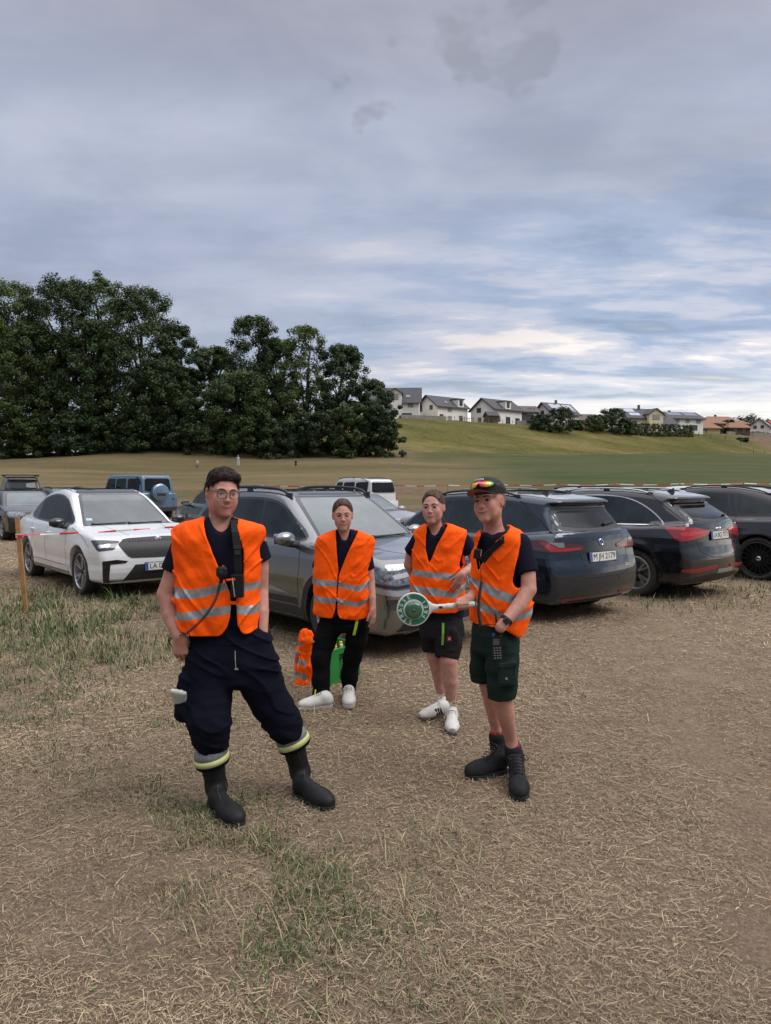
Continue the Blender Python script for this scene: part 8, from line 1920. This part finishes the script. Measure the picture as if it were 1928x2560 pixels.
def far_children():
    for px, row, hpx, lb, top, sk, hr in ((494, 1173, 26, 'far child in the field in a white top and grey skirt, left of the others', (.50, .48, .46), (.22, .26, .27), 0), (596, 1166, 29, 'far child in the field in a white top and pale trousers, between the other two', (.52, .51, .50), (.46, .52, .50), 1), (740, 1172, 24, 'far child in the field dressed in black, right of the others', (.012, .012, .014), (.012, .012, .014), 2)):
        lo_, hi_ = 40.0, 115.0
        for _ in range(40):
            md = (lo_ + hi_) / 2; p = P(px, row, md)
            if p.z > TZ(p.x, md): lo_ = md
            else: hi_ = md
        d = lo_; b = PT(px, d); Hh = hpx / F_PX * d; k = Hh / 1.35
        s = Person(b, lb, (.45, .25, .19)); B = Vector(b)
        q = lambda x, y, z: B + Vector((x, y, z)) * k
        F = Field(q(-.4, -.3, -.02), q(.4, .3, 1.42), .016 * k); F.ell(q(0, 0, 1.24), (.075 * k, .088 * k, .105 * k), None, 0); F.cone(q(0, 0, 1.05), q(0, 0, 1.17), .04 * k, .04 * k, .03)
        F.cone(q(0, 0, .70), q(0, 0, .98), .09 * k, .10 * k, .03, flat=(np.array([0, 1, 0]), .75))
        for sx in (-1, 1):
            el = (.20, -.02, .80) if hr != 1 or sx < 0 else (.20, -.08, .86); wr = (.21, -.08, .62) if hr != 1 else (.08, -.20, .92)
            F.chain([q(sx * .12, 0, 1.0), q(sx * el[0], el[1], el[2]), q(sx * wr[0], wr[1], wr[2])], [.036 * k, .030 * k, .024 * k], .02); F.chain([q(sx * .06, 0, .68), q(sx * .065, -.01, .38), q(sx * .07, 0, .04)], [.065 * k, .048 * k, .032 * k], .02); F.cone(q(sx * .07, .01, .025), q(sx * .08, -.10, .02), .028 * k, .022 * k, .01)
        s.hc = np.array(q(0, 0, 1.24)); s.hR = np.eye(3); s.hk = k; o = s.fo(F, 'body', skin_material('skin', (.5, .3, .2))); s.colour_skin(o, s.skin)
        F = Field(q(-.3, -.3, .6), q(.3, .3, 1.2), .016 * k); F.cone(q(0, 0, .74), q(0, 0, 1.0), .105 * k, .120 * k, .03, flat=(np.array([0, 1, 0]), .8)); F.cone(q(-.12, 0, 1.0), q(.12, 0, 1.0), .045 * k, .045 * k, .03)
        for sx in (-1, 1): F.cone(q(sx * .12, 0, 1.0), q(sx * .16, -.01, .90), .045 * k, .045 * k, .02)
        s.fo(F, 'top', M('child_top%d' % hr, top, .9))
        if hr == 1:
            F = Field(q(-.3, -.3, .05), q(.3, .3, .85), .016 * k)
            for sx in (-1, 1): F.chain([q(sx * .055, 0, .74), q(sx * .075, 0, .4), q(sx * .085, 0, .12)], [.095 * k, .085 * k, .080 * k], .02)
            s.fo(F, 'trousers', M('child_skirt1', sk, .9))
        else:
            s.mb(MB().lathe([(.085 * k, .80 * k), (.11 * k, .70 * k), ((.20 if hr == 0 else .15) * k, (.34 if hr == 0 else .5) * k), (.05 * k, (.35 if hr == 0 else .51) * k)], B, 20), 'skirt', M('child_skirt%d' % hr, sk, .9), None, True)
        F = Field(q(-.15, -.15, .85), q(.15, .2, 1.42), .013 * k); F.ell(q(0, .02, 1.265), (.084 * k, .092 * k, .098 * k), None, 0); F.cone(q(0, .07, 1.25), q(0, .10, .98), .05 * k, .03 * k, .04); F.put(lambda x, y, z: (q(0, 0, 1.25).z - z) + (B.y - .03 * k - y) * 1.2 + 0 * x, q(-.2, -.2, .8), q(.2, .3, 1.5), .01, 'and'); s.fo(F, 'hair', HAIRD)

def people():
    man(); girl_a(); girl_b(); boy(); signal_disc(); far_children()
# ------------------------------------------------------------------ crate, bottles, loose vest, stakes and tape
def crate():
    GR = M('crate_green', (.012, .20, .035), .42, bump=.1, bscale=60, var=.06, scale=6)
    c0 = Vector((-.465, 5.63, TZ(-.465, 5.63))); u = Vector((.6, .8, 0)); v = Vector((-.8, .6, 0)); L, Wd, H = .40, .30, .285
    r = empty('bottle_crate', c0, label='green plastic bottle crate on the ground behind the legs of the girl in long trousers', cat='crate')
    m3 = Matrix((u, v, Vector((0, 0, 1)))).transposed()      # local x along the long side, y across, z up
    Q = lambda x, y, z: m3 @ Vector((x, y, z))
    def bx(mb, x0, x1, y0, y1, z0, z1): c = Q((x0 + x1) / 2, (y0 + y1) / 2, (z0 + z1) / 2); mb.box(c, (x1 - x0, y1 - y0, z1 - z0), m3)
    t = .008
    mb = MB()
    for y in (0, Wd - t):
        bx(mb, 0, L, y, y + t, 0, .19); bx(mb, 0, L, y, y + t, .245, H); bx(mb, 0, .12, y, y + t, .19, .245); bx(mb, L - .12, L, y, y + t, .19, .245)
    for x in (0, L - t): bx(mb, x, x + t, t, Wd - t, 0, H)
    bx(mb, t, L - t, t, Wd - t, 0, .012); o = mb.obj('crate_wall', GR, r)
    mb = MB(); e = .006
    for y in (-e, Wd - t): bx(mb, -e, L + e, y, y + t + e, H - .001, H + .012)
    for x in (-e, L - t): bx(mb, x, x + t + e, t, Wd - t, H - .001, H + .012)
    mb.obj('crate_rim', M('crate_rim_green', (.03, .26, .05), .35), r)
    mb = MB()
    for i in range(1, 5): x = L * i / 5; bx(mb, x - .002, x + .002, t, Wd - t, .012, .18)
    for j in range(1, 4): y = Wd * j / 4; bx(mb, t, L - t, y - .002, y + .002, .012, .18)
    mb.obj('divider', GR, r)
    # printed panels on the long side that faces the photo's lower left
    def patch(nm, pts, mat, off=.0015):
        mb = MB(); a = [Q(x, -off, z) for x, z in pts]; b = [Q(x, .001, z) for x, z in pts]; n = len(a); mb.add(a + b, [tuple(range(n))] + [(i, i + n, (i + 1) % n + n, (i + 1) % n) for i in range(n)]); mb.obj(nm, mat, r)
    patch('label_hops', chaikin([(.235, .235), (.30, .262), (.345, .235), (.34, .17), (.31, .12), (.275, .15), (.25, .20)], 2), M('label_ochre', (.42, .24, .015), .5))
    patch('label_leaf', chaikin([(.29, .15), (.325, .145), (.33, .10), (.30, .055)], 1), M('label_lime', (.05, .35, .04), .5), .0025)
    patch('label_white', chaikin([(.20, .232), (.225, .225), (.24, .19), (.235, .155), (.215, .17), (.205, .20)], 2), M('label_white', (.5, .52, .5), .5), .002)
    patch('label_glass', [(.235, .13), (.27, .13), (.262, .05), (.243, .05)], M('label_pale', (.42, .5, .52), .5), .0028)
    v_, f_ = text_mesh('HEIMATQUELLE', .034, .0006); mb = MB(); mb.add([Q(.135 - y, -.0022 - z, .13 + x * .85) for x, y, z in v_], f_); mb.obj('crate_lettering', M('crate_ink', (.006, .06, .015), .6), r)
    GL = M('bottle_glass', (.012, .020, .010), .06, coat=1.0, spec=.8); CAPY = M('cap_yellow', (.62, .42, .03), .4)
    k = 0; where = ['first', 'second', 'third', 'fourth', 'fifth']
    rows = ['in the front row', 'in the middle row', 'in the back row']
    for j in range(3):
        for i in range(5):
            b = c0 + Q(.04 + i * .08, .0375 + j * .075, .013)
            s = empty('bottle', b, label='%s dark capped bottle from the left %s of the green crate' % (where[i], rows[j]), cat='bottle', group='bottles in the green crate')
            MB().lathe([(0, 0), (.031, 0), (.033, .006), (.033, .15), (.028, .18), (.016, .215), (.013, .225), (.0125, .255), (0, .255)], n=16).obj('glass', GL, s, True)
            MB().lathe([(.0145, .243), (.0155, .246), (.0155, .268), (.013, .272), (0, .272)], n=16).obj('cap', CAPY if (i + j) % 4 else M('cap_white', (.5, .52, .45), .4), s, True)
def hung_vest():
    b = G(758, 1717); root = empty('safety_vest', b, label='spare orange safety vest with grey bands, draped at the left end of the crate', cat='safety vest')
    lo = Loft([(1574, 753, 768, .04), (1580, 748, 780, .055), (1590, 747, 784, .062), (1610, 750, 782, .062), (1618, 744, 779, .066), (1635, 737, 777, .070), (1660, 735, 776, .072), (1690, 737, 779, .074), (1708, 736, 777, .07), (1719, 735, 770, .06)], 5.66, p=2.3, wid=1.1)
    a, bb = lo.box(.08); F = Field(a, bb, .0048)
    FL = (np.array([0, 1.0, 0]), .7)
    for pts, rs_ in (([(771, 1584), (774, 1606), (770, 1630), (771, 1665), (774, 1695), (767, 1710)], (.026, .028, .026, .034, .034, .030)),
                     ([(757, 1580), (755, 1602), (760, 1626), (757, 1655), (754, 1690), (750, 1709)], (.026, .030, .026, .030, .034, .036)),
                     ([(764, 1577), (765, 1600), (767, 1630), (763, 1670), (762, 1712)], (.022, .034, .034, .034, .028)),
                     ([(752, 1617), (744, 1630), (741, 1655), (739, 1684)], (.020, .022, .018, .012)), ([(736, 1716), (746, 1713), (756, 1709)], (.018, .022, .030))):
        q = [P(x, y, 5.66 - .02 * (i % 2)) for i, (x, y) in enumerate(pts)]; F.chain(q, rs_, .004, flat=FL)
    F.cone(P(775, 1583, 5.66), P(783, 1592, 5.66), .020, .008, .006)
    ax = F.ax; X, Y, Z = ax[0][:, None, None], ax[1][None, :, None], ax[2][None, None, :]; F.V += (.005 * vnoise(X, Y, Z * .6, 26, 4) + .004 * vnoise(X + Z * .4, Y, Z * .3, 55, 8)).astype(np.float32)
    v, f = F.mesh(); v = relax(v, f, 1); f = tris(f)
    px = lambda q: q[:, 0] / 5.62 * F_PX + 964
    row = lambda q: 1210 + (CAM_H - q[:, 2]) / 5.6 * F_PX
    pieces = []
    for bd in ([(725, 1655, 1664), (745, 1656, 1666), (753, 1657, 1671), (764, 1657, 1672), (764.8, 1665, 1665), (800, 1665, 1665)], [(725, 1680, 1698), (742, 1687, 1702), (765, 1694, 1711), (765.8, 1702, 1702), (800, 1702, 1702)], [(725, 1634, 1648), (744, 1633, 1648), (745, 1640, 1640), (800, 1640, 1640)], [(725, 1615, 1620), (748, 1612, 1620), (756, 1613, 1621), (757, 1617, 1617), (800, 1617, 1617)]):
        X = [q[0] for q in bd]; T = [q[1] for q in bd]; B = [q[2] for q in bd]
        sv = np.minimum(row(v) - np.interp(px(v), X, T), np.interp(px(v), X, B) - row(v)); (pv, pf), (v, f) = split(v, f, sv); v, f = weld(v, f)
        if len(pf): pieces.append(weld(pv, pf))
    mesh('fabric', v, f, VESTM, root, True, b)
    for pv, pf in pieces: mesh('reflective_band', pv, pf, BANDM, root, True, b)
def tape(root_label, name, pts, w, n, sag, seed, group=None):
    """striped barrier tape running through the points, red and white blocks"""
    RD = M('tape_red', (.52, .018, .020), .4); WT = M('tape_white', (.62, .60, .58), .4)
    p0 = Vector(pts[0]); r = empty(name, p0, label=root_label, cat='barrier tape', group=group); path = []
    for a, b in zip(pts, pts[1:]):
        a, b = Vector(a), Vector(b)
        for i in range(n): t = i / n; path.append(a.lerp(b, t) - Vector((0, 0, sag * 4 * t * (1 - t))))
    path.append(Vector(pts[-1])); mbs = [MB(), MB()]; blk = .24 if w < .04 else .6; dist = 0
    for i in range(len(path) - 1):
        a, b = path[i] - p0, path[i + 1] - p0; k = int(dist / blk) % 2; tw = math.sin(i * .21 + seed) * .5 + .6; tw2 = math.sin((i + 1) * .21 + seed) * .5 + .6
        h1 = Vector((0, math.sin(tw) * .6, math.cos(tw))) * w / 2; h2 = Vector((0, math.sin(tw2) * .6, math.cos(tw2))) * w / 2; e = Vector((0, .0008, 0))
        mbs[k].add([a - h1, b - h2, b + h2, a + h1, a - h1 + e, b - h2 + e, b + h2 + e, a + h1 + e], [(0, 1, 2, 3), (7, 6, 5, 4)]); dist += (b - a).length
    mbs[0].obj('red_blocks', RD, r); mbs[1].obj('white_blocks', WT, r)
def stake(label, base, top, w=.058, th=.032, group='wooden stakes of the tape barriers'):
    b = Vector(base); t = Vector(top) - b; r = empty('wooden_stake', b, label=label, cat='stake', group=group)
    WD = M('stake_wood', (.34, .185, .075), .8, var=.28, scale=5, bump=.3, bscale=30)
    q = t.normalized(); x = Vector((1, 0, 0)); x = (x - q * x.dot(q)).normalized(); y = q.cross(x); mb = MB(); vs = []
    for s, k in ((-.25, .9), (0, 1), (.35, 1.0), (.7, 1.0), (1, 1)):
        for sx, sy in ((-1, -1), (1, -1), (1, 1), (-1, 1)): vs.append(t * s + x * sx * w / 2 * k + y * sy * th / 2 * k)
    f = [(4 * i + j, 4 * i + (j + 1) % 4, 4 * i + 4 + (j + 1) % 4, 4 * i + 4 + j) for i in range(4) for j in range(4)] + [(3, 2, 1, 0), (16, 17, 18, 19)]
    o = mb.add(vs, f).obj('post', WD, r); bevel(o, .003, 1); return r
def barriers():
    b = G(65, 1532); d = b.y; top = P(43, 1293, d); stake('leaning wooden stake at the left edge with tape tied round it', b, top)
    kn = P(49, 1338, d - .03); q = P(640, 1322, 9.35)
    tape('near red and white tape running from the leaning stake past the white car', 'barrier_tape', [P(45, 1338, d - .03), P(240, 1331, d + .30), P(429, 1318, 9.95), P(520, 1316, 10.1)], .026, 40, .0, 0)
    stake('second wooden stake, mostly hidden behind the tall man', G(522, 1506), P(520, 1290, 10.12))
    RD = M('tape_red', (.52, .018, .020), .4); WT = M('tape_white', (.62, .60, .58), .4)
    kr = empty('tape_knot', kn, label='knot of red and white tape tied round the leaning stake', cat='tape knot')
    mb = MB(); c = P(47.5, 1336, d) - kn; mb.box(c, (.070, .046, .018)); mb.box(c + Vector((.002, 0, -.034)), (.070, .046, .016)); mb.obj('white_wrap', WT, kr); mb = MB(); mb.add([(-.012, -.02, -.004), (.052, -.02, .006), (.046, -.022, -.03), (.010, -.024, -.046), (-.020, -.02, -.026)], [(0, 4, 3, 2, 1)]); mb.box(c + Vector((.001, 0, -.016)), (.072, .048, .014)); mb.obj('red_wrap', RD, kr)
    # far line across the field
    cols = [560, 700, 845, 985, 1120, 1260, 1400, 1540, 1700, 1860, 2010]; ds = [38, 38, 37, 36, 35, 34, 33.5, 33, 33, 33, 33]; pts = []
    names = ['leftmost', 'second', 'third', 'fourth', 'fifth', 'sixth', 'seventh', 'eighth', 'ninth', 'tenth', 'rightmost']
    for i, (c, dd) in enumerate(zip(cols, ds)):
        g = PT(c, dd); row = 1216 - (c - 560) * .0062; t = P(c, row, dd); t.z = max(t.z, g.z + .7); pts.append(t)
        stake('%s thin wooden stake of the far tape line across the field' % names[i], g, t + Vector((0, 0, .08)), .045, .03, 'stakes of the far tape line')
    tape('far red and white tape line across the field behind the cars', 'barrier_tape', pts, .046, 14, .05, 1)
def props_all():
    crate(); hung_vest(); barriers()
# ------------------------------------------------------------------ build
terrain(); straw(); grass(); trees(); houses(); all_cars(); props_all(); people()
